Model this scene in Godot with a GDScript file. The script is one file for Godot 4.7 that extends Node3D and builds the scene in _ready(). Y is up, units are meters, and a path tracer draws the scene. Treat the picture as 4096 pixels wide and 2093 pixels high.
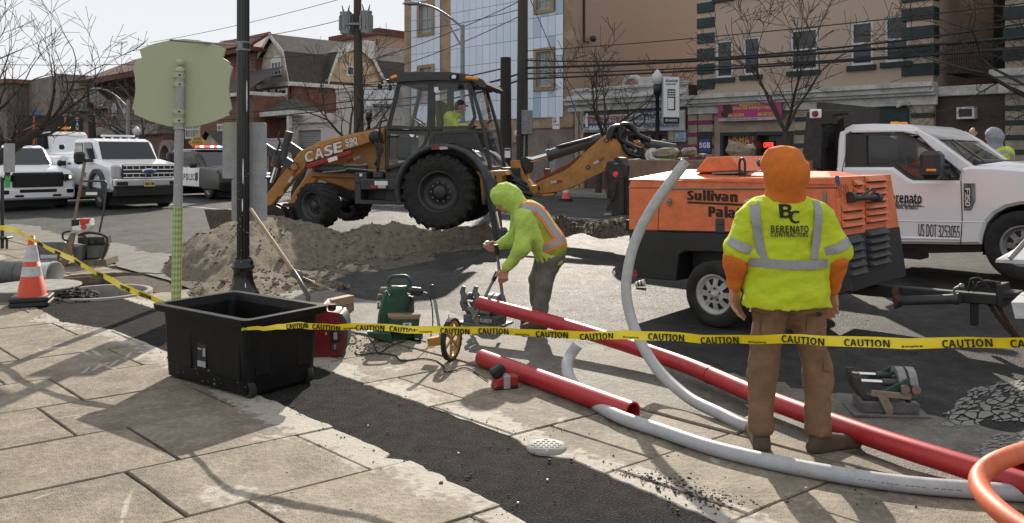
extends Node3D
# A street corner under repair: sidewalk of concrete slabs in front, a wide avenue running from near right to far left,
# a backhoe loader, a trailer compressor, a dump truck and three workers, shops and houses along the far side.

# The photograph's lens: measured points of it are laid out in metres with ray(), on the ground with gp() and on a thing's own plane with lp().
const F := 3300.0
const HC := 1.7
const YH := 620.0
const CX := 2048.0
const S2 := 0.70710678
var es := Vector3(S2,0,S2)
var et := Vector3(S2,0,-S2)
var names := {}
var M := {}
var rng := RandomNumberGenerator.new()

class Geo:
	var st := SurfaceTool.new()
	var x := Transform3D()
	var uv := Vector2.ZERO
	var col = null
	var plan = null   # Vector3(x, z, side): a second set of map coordinates laid flat over the ground
	var empty := true

	func _init():
		st.begin(Mesh.PRIMITIVE_TRIANGLES)

	func v(p: Vector3):
		var q := x*p
		if plan != null: st.set_uv2(Vector2((q.x - plan.x)/plan.z,(q.z - plan.y)/plan.z))
		st.add_vertex(q)

	func tri(a: Vector3,b: Vector3,c: Vector3,s := -1):
		empty = false
		st.set_smooth_group(s)
		if col != null: st.set_color(col)
		v(a);v(b);v(c)

	func quad(a,b,c,d,s := -1):
		tri(a,b,c,s)
		tri(a,c,d,s)

	func quv(a, b, c, d):   # a quad with the whole picture: a lower left, b upper left, c upper right, d lower right
		empty = false
		st.set_smooth_group(-1)
		var q := [[a,Vector2(0,1)],[b,Vector2(0,0)],[c,Vector2(1,0)],[a,Vector2(0,1)],[c,Vector2(1,0)],[d,Vector2(1,1)]]
		for e in q:
			st.set_uv(e[1])
			v(e[0])

	func box(c: Vector3,s: Vector3,b := 0.0,bs := Basis()):
		var h := s/2
		b = minf(b,minf(h.x,minf(h.y,h.z))*0.9)
		var P := func(p: Vector3): return c + bs*p
		if b <= 0:
			for i in 3:
				for sg in [-1,1]:
					var n := Vector3.ZERO;n[i] = sg*h[i]
					var u := Vector3.ZERO;u[(i + 1) % 3] = h[(i + 1) % 3]
					var w := Vector3.ZERO;w[(i + 2) % 3] = h[(i + 2) % 3]*sg
					quad(P.call(n - u - w),P.call(n - u + w),P.call(n + u + w),P.call(n + u - w))
			return
		var k := func(sx,sy,sz,ax):
			var p := Vector3(sx*(h.x - b),sy*(h.y - b),sz*(h.z - b))
			p[ax] = [sx,sy,sz][ax]*h[ax]
			return c + bs*p
		for i in 3:
			var j := (i + 1) % 3
			var l := (i + 2) % 3
			for sg in [-1,1]:
				var q := []
				for uw in [[-1,-1],[-1,1],[1,1],[1,-1]]:
					var s3 := [0,0,0]
					s3[i] = sg;s3[j] = uw[0];s3[l] = uw[1]*sg
					q.append(k.call(s3[0],s3[1],s3[2],i))
				quad(q[0],q[1],q[2],q[3])
			for sj in [-1,1]:
				for sl in [-1,1]:
					var e := []
					for si in [-1,1]:
						var s3 := [0,0,0]
						s3[i] = si;s3[j] = sj;s3[l] = sl
						e.append(k.call(s3[0],s3[1],s3[2],j));e.append(k.call(s3[0],s3[1],s3[2],l))
					if sj*sl > 0: quad(e[0],e[2],e[3],e[1])
					else: quad(e[0],e[1],e[3],e[2])
		for sx in [-1,1]:
			for sy in [-1,1]:
				for sz in [-1,1]:
					var t := [k.call(sx,sy,sz,0),k.call(sx,sy,sz,1),k.call(sx,sy,sz,2)]
					if sx*sy*sz > 0: tri(t[0],t[2],t[1])
					else: tri(t[0],t[1],t[2])

	func box_of(c: Vector3,s: Vector3,b := 0.0) -> Geo:
		box(c,s,b)
		return self

	func frame(d: Vector3) -> Basis:   # a basis whose y axis is d
		d = d.normalized()
		var a := Vector3.RIGHT if absf(d.x) < 0.8 else Vector3.BACK
		var u := d.cross(a).normalized()
		return Basis(u,d,u.cross(d))

	func cyl(a: Vector3,b: Vector3,r0: float,r1 := -1.0,n := 12,caps := true,s := 1):
		if r1 < 0: r1 = r0
		var f := frame(b - a)
		var ra := []
		var rb := []
		for i in n:
			var t := TAU*i/n
			var d := f.x*cos(t) + f.z*sin(t)
			ra.append(a + d*r0);rb.append(b + d*r1)
		for i in n:
			var j := (i + 1) % n
			if r1 > 1e-5: tri(ra[i],rb[j],rb[i],s)
			if r0 > 1e-5: tri(ra[i],ra[j],rb[j],s)
		if caps:
			for i in range(1,n - 1):
				if r0 > 1e-5: tri(ra[0],ra[i + 1],ra[i])
				if r1 > 1e-5: tri(rb[0],rb[i],rb[i + 1])

	func pipe(a: Vector3, b: Vector3, r0: float, r1: float, n := 20):   # open tube with wall thickness
		var f := frame(b - a)
		for i in n:
			var t := TAU*i/n
			var t2 := TAU*(i + 1)/n
			var d := f.x*cos(t) + f.z*sin(t)
			var e := f.x*cos(t2) + f.z*sin(t2)
			quad(a + d*r0,a + e*r0,b + e*r0,b + d*r0,1)
			quad(a + e*r1,a + d*r1,b + d*r1,b + e*r1,2)
			quad(a + d*r1,a + e*r1,a + e*r0,a + d*r0)
			quad(b + e*r1,b + d*r1,b + d*r0,b + e*r0)

	func rows(r: Array, closed := true, s := 1, cap0 := false, cap1 := false):   # a skin over rings of equal length
		for i in r.size() - 1:
			var m: int = r[i].size()
			for j in (m if closed else m - 1):
				var l := (j + 1) % m
				quad(r[i][j],r[i][l],r[i + 1][l],r[i + 1][j],s)
		if cap0: fan(r[0],true)
		if cap1: fan(r[-1],false)

	func fan(ring: Array,flip: bool):
		var c := Vector3.ZERO
		for p in ring: c += p
		c /= ring.size()
		for j in ring.size():
			var l := (j + 1) % ring.size()
			if flip: tri(c,ring[l],ring[j])
			else: tri(c,ring[j],ring[l])

	func tube(pts: Array,r,n := 8,caps := true,r_end := -1.0):
		var out := []
		var u := Vector3.ZERO
		for i in pts.size():
			var d: Vector3 = (pts[mini(i + 1,pts.size() - 1)] - pts[maxi(i - 1,0)]).normalized()
			if i == 0: u = frame(d).x
			else: u = (u - d*u.dot(d)).normalized()
			var w := d.cross(u)
			var rr: float = r[i] if r is Array else (r if r_end < 0 else lerpf(r,r_end,i/float(pts.size() - 1)))
			var ring := []
			for j in n:
				var t := TAU*j/n
				ring.append(pts[i] + (u*cos(t) + w*sin(t))*rr)
			out.append(ring)
		rows(out,true,1,caps,caps)

	func lathe(prof: Array, n := 24, at := Vector3.ZERO, bs := Basis(), s := 1, cap0 := false, cap1 := false):   # Vector2(radius, height) about y
		var out := []
		for p in prof:
			var ring := []
			for j in n:
				var t := -TAU*j/n
				ring.append(at + bs*Vector3(cos(t)*p.x,p.y,sin(t)*p.x))
			out.append(ring)
		rows(out,true,s,cap0,cap1)

	func ball(c: Vector3,r: Vector3,nu := 14,nv := 8,bs := Basis()):
		var out := []
		for i in nv + 1:
			var a := PI*i/nv - PI/2
			var ring := []
			for j in nu:
				var t := -TAU*j/nu
				ring.append(c + bs*Vector3(cos(t)*cos(a)*r.x,sin(a)*r.y,sin(t)*cos(a)*r.z))
			out.append(ring)
		rows(out)

	func poly(p: PackedVector2Array,z: float,up := true):
		var t := Geometry2D.triangulate_polygon(p)
		for i in range(0,t.size(),3):
			var a := Vector3(p[t[i]].x,p[t[i]].y,z)
			var b := Vector3(p[t[i + 1]].x,p[t[i + 1]].y,z)
			var c := Vector3(p[t[i + 2]].x,p[t[i + 2]].y,z)
			if ((b - a).cross(c - a).z > 0) == up: tri(a,c,b)
			else: tri(a,b,c)

	func prism(q, z0: float, z1: float, b := 0.0, smooth := false):   # outline in x and y, thickness along z, chamfered by b
		var p := PackedVector2Array(q)
		if Geometry2D.is_polygon_clockwise(p): p.reverse()
		var n := p.size()
		var inn := PackedVector2Array()
		for i in n:
			var d0 := (p[i] - p[(i + n - 1) % n]).normalized()
			var d1 := (p[(i + 1) % n] - p[i]).normalized()
			var m := d0.orthogonal() + d1.orthogonal()
			m = m/maxf(0.35,m.length_squared()/2.0)
			inn.append(p[i] - m*b)
		if b > 0 and Geometry2D.triangulate_polygon(inn).is_empty():
			b = 0.0;inn = p
		if z0 > z1:
			var t := z0;z0 = z1;z1 = t
		var s := 3 if smooth else -1
		for i in n:
			var j := (i + 1) % n
			var P := func(w: Vector2,z: float): return Vector3(w.x,w.y,z)
			quad(P.call(p[i],z0 + b),P.call(p[i],z1 - b),P.call(p[j],z1 - b),P.call(p[j],z0 + b),s)
			if b > 0:
				quad(P.call(p[i],z1 - b),P.call(inn[i],z1),P.call(inn[j],z1),P.call(p[j],z1 - b),s)
				quad(P.call(inn[i],z0),P.call(p[i],z0 + b),P.call(p[j],z0 + b),P.call(inn[j],z0),s)
		poly(inn,z1,true)
		poly(inn,z0,false)

	func ring(o, i, z0: float, z1: float):   # a plate with a hole: outer and inner outlines with as many points
		var n: int = o.size()
		for a in n:
			var b := (a + 1) % n
			var P := func(w: Vector2,z: float): return Vector3(w.x,w.y,z)
			quad(P.call(o[a],z1),P.call(i[a],z1),P.call(i[b],z1),P.call(o[b],z1))
			quad(P.call(o[a],z0),P.call(o[b],z0),P.call(i[b],z0),P.call(i[a],z0))
			quad(P.call(o[a],z0),P.call(o[a],z1),P.call(o[b],z1),P.call(o[b],z0))
			quad(P.call(i[a],z0),P.call(i[b],z0),P.call(i[b],z1),P.call(i[a],z1))

	func rock(c: Vector3,r: Vector3,sd: int,rough := 0.35):
		var f := FastNoiseLite.new();f.seed = sd;f.frequency = 0.9
		var out := []
		for i in 6:
			var a := PI*i/5 - PI/2
			var rg := []
			for j in 8:
				var t := -TAU*j/8
				var d := Vector3(cos(t)*cos(a),sin(a),sin(t)*cos(a))
				d = d.clamp(Vector3.ONE*-0.72,Vector3.ONE*0.72)*1.25
				rg.append(c + d*r*(1.0 + rough*f.get_noise_3dv(d*1.3)))
			out.append(rg)
		rows(out,true,-1)

	func mesh() -> ArrayMesh:
		st.generate_normals()
		return st.commit()

class Sdf:   # tapered capsules joined with a smooth minimum, meshed as surface nets
	var c := []
	var k := 60.0
	var amp := 0.0
	var hem := -1e9   # cut off straight below this height
	var fr := Vector3(6,3,6)
	var noise := FastNoiseLite.new()

	func add(a: Vector3,b: Vector3,ra: float,rb := -1.0,sc := Vector3.ONE):
		c.append([a,b,ra,rb if rb >= 0 else ra,sc])
		return self

	func dist(e,p: Vector3) -> float:
		var sc: Vector3 = e[4]
		var q: Vector3 = (p - e[0])/sc
		var ab: Vector3 = (e[1] - e[0])/sc
		var l := ab.length_squared()
		var t := clampf(q.dot(ab)/l,0,1) if l > 1e-9 else 0.0
		return ((q - ab*t).length() - lerpf(e[2],e[3],t))*minf(sc.x,minf(sc.y,sc.z))

	func d(p: Vector3) -> float:
		var s := 1e-30
		for e in c: s += exp(-k*clampf(dist(e,p),-1.0,1.0))
		return -log(s)/k

	func hit(o: Vector3, dir: Vector3, far := 2.0) -> float:   # distance along a ray to the surface, or -1
		var t := 0.0
		for i in 60:
			var q := d(o + dir*t)
			if q < 0.002: return t
			t += q*0.8
			if t > far: break
		return -1.0

	func mesh(g: Geo,cell := 0.014):
		var lo := Vector3.ONE*1e9
		var hi := Vector3.ONE*-1e9
		var pad := 3.0/k + 0.01 + cell*2
		for e in c:
			for w in [[0,2],[1,3]]:
				var r: Vector3 = e[4]*e[w[1]] + Vector3.ONE*pad
				lo = lo.min(e[w[0]] - r);hi = hi.max(e[w[0]] + r)
		var n := Vector3i(((hi - lo)/cell).ceil()) + Vector3i.ONE
		var sx := 1
		var sy := n.x
		var sz := n.x*n.y
		var f := PackedFloat32Array()
		f.resize(n.x*n.y*n.z)
		for e in c:
			var r0: Vector3 = e[4]*e[2] + Vector3.ONE*pad
			var r1: Vector3 = e[4]*e[3] + Vector3.ONE*pad
			var a := Vector3i(((((e[0] - r0) as Vector3).min(e[1] - r1) - lo)/cell).floor()).clamp(Vector3i.ZERO,n - Vector3i.ONE)
			var b := Vector3i(((((e[0] + r0) as Vector3).max(e[1] + r1) - lo)/cell).ceil()).clamp(Vector3i.ZERO,n - Vector3i.ONE)
			var sc: Vector3 = e[4]
			var ab: Vector3 = (e[1] - e[0])/sc
			var l := maxf(ab.length_squared(),1e-9)
			var mn := minf(sc.x,minf(sc.y,sc.z))
			for z in range(a.z,b.z + 1):
				for y in range(a.y,b.y + 1):
					var i := a.x + y*sy + z*sz
					for x in range(a.x,b.x + 1):
						var q: Vector3 = (lo + Vector3(x,y,z)*cell - e[0])/sc
						var t := clampf(q.dot(ab)/l,0,1)
						var dd: float = ((q - ab*t).length() - lerpf(e[2],e[3],t))*mn
						if dd < pad: f[i] += exp(-k*maxf(dd,-0.4))
						i += 1
		for z in n.z:
			for y in n.y:
				var i := y*sy + z*sz
				for x in n.x:
					var s := f[i]
					var val := 1.0
					if s > 0:
						val = -log(s)/k
						val = maxf(val,hem - lo.y - y*cell)
						if amp > 0 and absf(val) < cell*3: val += amp*noise.get_noise_3dv((lo + Vector3(x,y,z)*cell)*fr)
					f[i] = val
					i += 1
		var vi := PackedInt32Array();vi.resize(f.size());vi.fill(-1)
		var vs := []
		var off := [0,sx,sy,sx + sy,sz,sx + sz,sy + sz,sx + sy + sz]
		var po := [Vector3(0,0,0),Vector3(1,0,0),Vector3(0,1,0),Vector3(1,1,0),Vector3(0,0,1),Vector3(1,0,1),Vector3(0,1,1),Vector3(1,1,1)]
		var ed := [[0,1],[2,3],[4,5],[6,7],[0,2],[1,3],[4,6],[5,7],[0,4],[1,5],[2,6],[3,7]]
		for z in n.z - 1:
			for y in n.y - 1:
				for x in n.x - 1:
					var i := x + y*sy + z*sz
					if absf(f[i]) > cell*3: continue
					var s := Vector3.ZERO
					var m := 0
					for e in ed:
						var p := f[i + off[e[0]]]
						var q := f[i + off[e[1]]]
						if (p < 0) != (q < 0):
							s += (po[e[0]] as Vector3).lerp(po[e[1]],p/(p - q));m += 1
					if m:
						vi[i] = vs.size()
						vs.append(lo + (Vector3(x,y,z) + s/m)*cell)
		for z in range(1,n.z - 1):
			for y in range(1,n.y - 1):
				for x in range(1,n.x - 1):
					var i := x + y*sy + z*sz
					if absf(f[i]) > cell*2: continue
					for w in [[sx,sy,sz],[sy,sz,sx],[sz,sx,sy]]:
						var p := f[i]
						var q := f[i + w[0]]
						if (p < 0) == (q < 0): continue
						var v0 := vi[i]
						var v1 := vi[i - w[1]]
						var v2 := vi[i - w[1] - w[2]]
						var v3 := vi[i - w[2]]
						if v0 < 0 or v1 < 0 or v2 < 0 or v3 < 0: continue
						if p < 0: g.quad(vs[v0],vs[v3],vs[v2],vs[v1],1)
						else: g.quad(vs[v0],vs[v1],vs[v2],vs[v3],1)

func ray(u: float,v: float) -> Vector3: return Vector3((u - CX)/F,-(v - YH)/F,-1)
func at(u: float,v: float,d: float) -> Vector3: return Vector3(0,HC,0) + ray(u,v)*d
func gp(u: float,v: float,y := 0.0) -> Vector3: return at(u,v,F*(HC - y)/(v - YH))
func lp(t: Transform3D,u: float,v: float,z := 0.0) -> Vector3:
	var o := t.affine_inverse()*Vector3(0,HC,0)
	var r := t.basis.inverse()*ray(u,v)
	return o + r*((z - o.z)/r.z)
func l2(t: Transform3D, q: Array, z := 0.0) -> PackedVector2Array:   # an outline given as u, v, u, v ...
	var out := PackedVector2Array()
	for i in range(0,q.size(),2):
		var p := lp(t,q[i],q[i + 1],z)
		out.append(Vector2(p.x,p.y))
	return out
func ground(p: Vector3) -> Vector3:   # a point moved down onto the road or the sidewalk
	return Vector3(p.x,road_y(p),p.z)
func road_y(p: Vector3) -> float:
	var t := p.dot(et)
	if t < 4.62: return 0.0
	return -0.035 + 0.2*(1.0 - pow((clampf(t,4.6,26.0) - 15.3)/10.7,2))
func gr(u: float, v: float) -> Vector3:   # the point of the road or sidewalk seen at u, v
	var p := gp(u,v)
	for i in 8: p = gp(u,v,road_y(p))
	return p
func street(o: Vector3, turn := 0.0) -> Transform3D:   # x along the street to the near right, z towards the viewer's side
	return Transform3D(Basis(es,Vector3.UP,-et).rotated(Vector3.UP,turn),o)

func numbered(n: String) -> String:
	names[n] = names.get(n,-1) + 1
	return n if names[n] == 0 else "%s_%03d" % [n,names[n]]
func meta(o: Node,label := "",cat := "",group := "",kind := ""):
	for e in [["label",label],["category",cat],["group",group],["kind",kind]]:
		if e[1]: o.set_meta(e[0],e[1])
func thing(n: String,label: String,cat: String,t := Transform3D(),group := "") -> Node3D:
	var o := Node3D.new()
	o.name = numbered(n);o.transform = t
	meta(o,label,cat,group)
	add_child(o)
	return o
func part(n: String,g,m: Material,p: Node,label := "") -> MeshInstance3D:
	var o := MeshInstance3D.new()
	o.name = n
	o.mesh = g.mesh() if g is Geo else g
	o.material_override = m
	if label: o.set_meta("label",label)
	p.add_child(o,true)
	return o
func solo(n: String,g: Geo,m: Material,label: String,cat: String,group := "",t := Transform3D()) -> MeshInstance3D:
	var o := MeshInstance3D.new()
	o.name = numbered(n);o.mesh = g.mesh();o.material_override = m;o.transform = t
	meta(o,label,cat,group)
	add_child(o)
	return o
func struct(n: String,g,m: Material,kind := "structure") -> MeshInstance3D:
	var o := MeshInstance3D.new()
	o.name = numbered(n);o.mesh = g.mesh() if g is Geo else g;o.material_override = m
	meta(o,"","","",kind)
	add_child(o)
	return o
func stuffpart(o: Node): o.set_meta("kind","stuff")

var fonts := {}
func text(s: String,p: Node,c: Vector3,w: float,h: float,m: Material,rot := 0.0,bs := Basis(),bold := true,depth := 0.006,serif := false,skew := 0.0) -> MeshInstance3D:
	# lettering centred at c, w wide and h high (0: in proportion), facing along bs.z
	var fk := ("Droid Serif" if serif else "Droid Sans") + str(bold)
	if not fonts.has(fk):
		var f := SystemFont.new()
		f.font_names = PackedStringArray(["Droid Serif" if serif else "Droid Sans"])
		f.font_weight = 700 if bold else 400
		fonts[fk] = f
	var t := TextMesh.new()
	t.text = s;t.font = fonts[fk];t.font_size = 32;t.pixel_size = 0.01;t.depth = 0.01;t.curve_step = 2.0
	var b := t.get_aabb()
	var k := Vector3(w/b.size.x,h/b.size.y,depth/0.01)
	if h <= 0: k.y = k.x
	if w <= 0: k.x = k.y
	var o := MeshInstance3D.new()
	o.name = "lettering";o.mesh = t;o.material_override = m
	var sh := Basis(Vector3(1,0,0),Vector3(tan(skew),1,0),Vector3(0,0,1))
	var B := bs*Basis(Vector3.BACK,rot)*sh*Basis.from_scale(k)
	o.transform = Transform3D(B,c - B*b.get_center())
	p.add_child(o,true)
	return o

# ---------------------------------------------------------------- colours and surfaces
func nb(size: int,freq: float,sd: int,type := FastNoiseLite.TYPE_SIMPLEX_SMOOTH,oct := 3) -> PackedByteArray:
	var f := FastNoiseLite.new()
	f.seed = sd;f.noise_type = type;f.frequency = freq;f.fractal_octaves = oct
	return f.get_seamless_image(size,size).get_data()
func tex(im: Image) -> ImageTexture: return ImageTexture.create_from_image(im)
func grey(size: int, layers: Array, lo: float, hi: float, gam := 1.0) -> Image:   # weighted noises, stretched to lo..hi
	var ls := []
	var tot := 0.0
	for l in layers:
		ls.append(nb(size,l[0],l[2],l[3] if l.size() > 3 else FastNoiseLite.TYPE_SIMPLEX_SMOOTH,l[4] if l.size() > 4 else 3))
		tot += l[1]
	var out := PackedByteArray();out.resize(size*size)
	for i in size*size:
		var s := 0.0
		for j in ls.size(): s += ls[j][i]*layers[j][1]
		out[i] = int(clampf((lo + (hi - lo)*pow(s/tot/255.0,gam))*255.0,0,255))
	return Image.create_from_data(size,size,false,Image.FORMAT_L8,out)
func normal_of(im: Image,k: float) -> ImageTexture:
	var c: Image = im.duplicate()
	c.convert(Image.FORMAT_RGBA8)
	c.bump_map_to_normal_map(k)
	return tex(c)
func tint(im: Image, a: Color, b: Color) -> Image:   # grey to a ramp between two linear colours
	var d := im.get_data()
	var out := PackedByteArray();out.resize(d.size()*3)
	var ramp := PackedByteArray();ramp.resize(768)
	for i in 256:
		var c := a.lerp(b,i/255.0).linear_to_srgb()
		ramp[i*3] = c.r8;ramp[i*3 + 1] = c.g8;ramp[i*3 + 2] = c.b8
	for i in d.size():
		var k := d[i]*3
		out[i*3] = ramp[k];out[i*3 + 1] = ramp[k + 1];out[i*3 + 2] = ramp[k + 2]
	return Image.create_from_data(im.get_width(),im.get_height(),false,Image.FORMAT_RGB8,out)

var T := {}
func mk(key: String,r: float,g: float,b: float,rough := 0.7,metal := 0.0,tx := "",sc := 1.0,nm := "",ns := 1.0,world := false) -> StandardMaterial3D:
	var m := StandardMaterial3D.new()
	m.albedo_color = Color(r,g,b).linear_to_srgb()
	m.roughness = rough;m.metallic = metal
	if tx: m.albedo_texture = T[tx]
	if nm:
		m.normal_enabled = true;m.normal_texture = T[nm];m.normal_scale = ns
	if tx or nm:
		m.uv1_triplanar = true;m.uv1_world_triplanar = world;m.uv1_scale = Vector3.ONE*sc
	m.resource_name = key
	M[key] = m
	return m
func glass(key: String,r: float,g: float,b: float,a: float,rough := 0.03) -> StandardMaterial3D:
	var m := mk(key,r,g,b,rough)
	m.transparency = BaseMaterial3D.TRANSPARENCY_ALPHA
	m.albedo_color.a = a
	return m
func lamp(key: String,r: float,g: float,b: float,e: float) -> StandardMaterial3D:
	var m := mk(key,r,g,b,0.3)
	m.emission_enabled = true;m.emission = Color(r,g,b).linear_to_srgb();m.emission_energy_multiplier = e
	return m

func surfaces():
	var W := FastNoiseLite.TYPE_CELLULAR
	T.grain = tex(grey(512,[[0.05,1,1],[0.2,1,2],[0.012,1,3]],0.72,1.0))
	T.dirt = tex(grey(512,[[0.006,2,4],[0.03,1.2,5],[0.2,0.6,6]],0.62,1.0))
	T.scuff = tex(grey(512,[[0.008,1.4,94],[0.05,1.2,95],[0.22,1.0,96]],0.76,1.12))
	T.wear = tex(grey(512,[[0.01,2,14],[0.06,1.4,15],[0.25,0.8,16]],0.2,1.15,0.8))
	var streak := grey(512,[[0.008,1,7],[0.06,1,8]],0.0,1.0)
	T.bumps = normal_of(streak,6.0)
	var fine := grey(512,[[0.09,1,9],[0.3,1,10]],0.0,1.0)
	T.fine = normal_of(fine,4.0)
	var agg := grey(1024,[[0.11,1.2,21,W,1],[0.3,1.0,22],[0.008,0.5,23]],-0.5,1.5)
	T.asphalt = tex(tint(agg,Color(0.030,0.030,0.031),Color(0.30,0.29,0.275)))
	T.asphalt_n = normal_of(agg,9.0)
	T.newasph = tex(tint(agg,Color(0.004,0.004,0.0045),Color(0.075,0.072,0.068)))
	var conc := grey(1024,[[0.25,1.0,31],[0.08,0.7,32,W,1],[0.012,0.8,33],[0.004,0.45,34]],-0.45,1.5)
	T.concrete = tex(tint(conc,Color(0.15,0.135,0.11),Color(0.50,0.465,0.40)))
	T.concrete_n = normal_of(conc,3.0)
	var sand := grey(512,[[0.02,1.2,41],[0.09,1.0,42],[0.3,0.9,43]],-0.4,1.4)
	T.sand = tex(tint(sand,Color(0.12,0.092,0.066),Color(0.42,0.345,0.27)))
	T.sand_n = normal_of(sand,8.0)
	# running bond: mortar lines sunk between the bricks, 16 courses of 8 bricks
	var br := Image.create(512,512,false,Image.FORMAT_L8)
	var bn := nb(512,0.09,55)
	var bc := nb(512,0.3,56)
	for y in 512:
		for x in 512:
			var xx := (x + (32 if (y/32) % 2 else 0)) % 64
			var yy := y % 32
			var e := mini(mini(xx,64 - xx),mini(yy,32 - yy))
			var v := 0.55 + 0.2*bn[y*512 + x]/255.0 + 0.2*bc[y*512 + x]/255.0
			br.set_pixel(x,y,Color.from_hsv(0,0,v if e > 1 else v*0.78))
	T.brick = tex(tint(br,Color(0.25,0.25,0.25),Color(1.1,1.1,1.1)))
	T.brick_n = normal_of(br,5.0)
	var bark := grey(256,[[0.05,1,51],[0.2,1,52]],0.3,1.0)
	T.bark = tex(bark)
	# woven and knitted cloth: a small regular relief broken by noise
	var kn := Image.create(256,256,false,Image.FORMAT_L8)
	var nn := nb(256,0.05,61)
	for y in 256:
		for x in 256:
			var a := sin(x*TAU/8.0 + (y/4)*PI)*0.5 + sin(y*TAU/8.0)*0.5
			kn.set_pixel(x,y,Color.from_hsv(0,0,clampf(0.5 + 0.35*a + 0.3*(nn[y*256 + x]/255.0 - 0.5),0,1)))
	T.knit_n = normal_of(kn,3.0)
	T.knit = tex(tint(kn,Color(0.62,0.62,0.62),Color(1,1,1)))
	mk("black",0.012,0.012,0.013,0.45,0,"grain",1.5)
	mk("blackgloss",0.008,0.008,0.009,0.25,0,"grain",2)
	mk("rubber",0.032,0.030,0.028,0.85,0,"wear",1.3,"fine",0.6)
	mk("dark",0.03,0.03,0.032,0.6,0,"dirt",1.2)
	mk("charcoal",0.07,0.071,0.074,0.5,0,"dirt",1.0)
	mk("steel",0.5,0.5,0.5,0.3,0.9,"grain",3)
	mk("chrome",0.75,0.75,0.76,0.12,1.0)
	mk("galv",0.34,0.35,0.36,0.5,0.4,"dirt",1.5)
	mk("greyplate",0.42,0.43,0.45,0.55,0,"grain",1)
	mk("rust",0.10,0.045,0.025,0.85,0,"dirt",2,"bumps",1)
	mk("white",0.72,0.73,0.74,0.35,0,"grain",0.6)
	mk("carwhite",0.74,0.75,0.77,0.22,0)
	M.carwhite.clearcoat_enabled = true;M.carwhite.clearcoat = 0.7;M.carwhite.clearcoat_roughness = 0.05
	mk("ink",0.008,0.008,0.009,0.6)
	mk("print_white",0.75,0.75,0.75,0.5)
	mk("caseorange",0.60,0.265,0.055,0.5,0,"dirt",0.9)
	mk("red",0.38,0.018,0.016,0.45,0,"grain",2)
	mk("darkred",0.26,0.012,0.02,0.4,0,"dirt",1.5)
	mk("orange",0.78,0.16,0.02,0.5)
	mk("amber",0.8,0.28,0.02,0.25)
	mk("skin",0.42,0.22,0.15,0.55)
	mk("wood",0.42,0.29,0.18,0.7,0,"grain",3)
	mk("oldwood",0.30,0.215,0.15,0.8,0,"dirt",2)
	mk("pole",0.15,0.125,0.10,0.9,0,"bark",0.8,"bumps",1.0)
	mk("wire",0.02,0.02,0.022,0.6)
	mk("bark",0.13,0.105,0.085,0.95,0,"bark",2,"bumps",1.5)
	glass("glass",0.02,0.03,0.03,0.25)
	glass("carglass",0.02,0.025,0.028,0.75)
	mk("darkglass",0.015,0.018,0.02,0.06)
	mk("winglass",0.03,0.034,0.038,0.10)

func _ready():
	var cam := Camera3D.new()
	cam.name = "camera"
	cam.position = Vector3(0,HC,0)
	cam.projection = Camera3D.PROJECTION_FRUSTUM
	cam.keep_aspect = Camera3D.KEEP_HEIGHT
	cam.near = 0.1;cam.far = 1500.0
	cam.size = 2093.0/F*cam.near
	cam.frustum_offset = Vector2(0,-(1046.5 - YH)/F*cam.near)
	add_child(cam)
	var sky := ProceduralSkyMaterial.new()
	sky.sky_top_color = Color(0.675,0.69,0.705)
	sky.sky_horizon_color = Color(0.725,0.73,0.735)
	sky.sky_curve = 0.18
	sky.ground_horizon_color = Color(0.60,0.60,0.59)
	sky.ground_bottom_color = Color(0.4,0.39,0.38)
	sky.sun_angle_max = 0.0
	var env := Environment.new()
	env.background_mode = Environment.BG_SKY
	env.sky = Sky.new();env.sky.sky_material = sky
	env.tonemap_mode = Environment.TONE_MAPPER_LINEAR
	env.tonemap_exposure = 1.92
	env.sdfgi_enabled = true;env.ssao_enabled = true;env.ssil_enabled = true
	var we := WorldEnvironment.new()
	we.name = "air";we.environment = env
	add_child(we)
	var sun := DirectionalLight3D.new()
	sun.name = "sun"
	sun.light_energy = 1.1
	sun.light_color = Color(1.0,0.955,0.89)
	sun.light_angular_distance = 0.6
	sun.shadow_enabled = true
	sun.rotation = Vector3(deg_to_rad(-29.5),deg_to_rad(180.0 - 3.5),0)
	add_child(sun)
	rng.seed = 7
	surfaces()
	setting()
	# the large structures, then the vehicles, the people and the small things
	buildings_right()
	buildings_left()
	poles()
	trees()
	loader()
	compressor()
	trucks_near()
	trucks_far()
	people()
	site_things()
	small_things()

const FLAT := Basis(Vector3(1, 0, 0), Vector3(0, 0, -1), Vector3(0, 1, 0))   # an outline in x and distance, its thickness upwards
const PLAN := Vector3(-5.0,-11.5,8.5)
func g2(u: float,v: float) -> Vector2:
	var p := gp(u,v)
	return Vector2(p.x,-p.z)
func st2(s: float,t: float) -> Vector2: return Vector2((s + t)*S2,(t - s)*S2)
func jag(q: PackedVector2Array, step: float, amp: float, sd: int, closed := true) -> PackedVector2Array:   # a torn edge
	var f := FastNoiseLite.new();f.seed = sd;f.frequency = 1.6
	var out := PackedVector2Array()
	for i in (q.size() if closed else q.size() - 1):
		var a := q[i]
		var b := q[(i + 1) % q.size()]
		var n := maxi(1,int(a.distance_to(b)/step))
		for j in n:
			var p := a.lerp(b,j/float(n))
			out.append(p + Vector2(f.get_noise_2d(p.x*4,p.y*4),f.get_noise_2d(p.y*4 + 50,p.x*4))*amp)
	if not closed: out.append(q[-1])
	return out
func pxs(a: Array) -> PackedVector2Array:
	var out := PackedVector2Array()
	for i in range(0,a.size(),2): out.append(g2(a[i],a[i + 1]))
	return out

var strip: PackedVector2Array
var pit: PackedVector2Array

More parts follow.
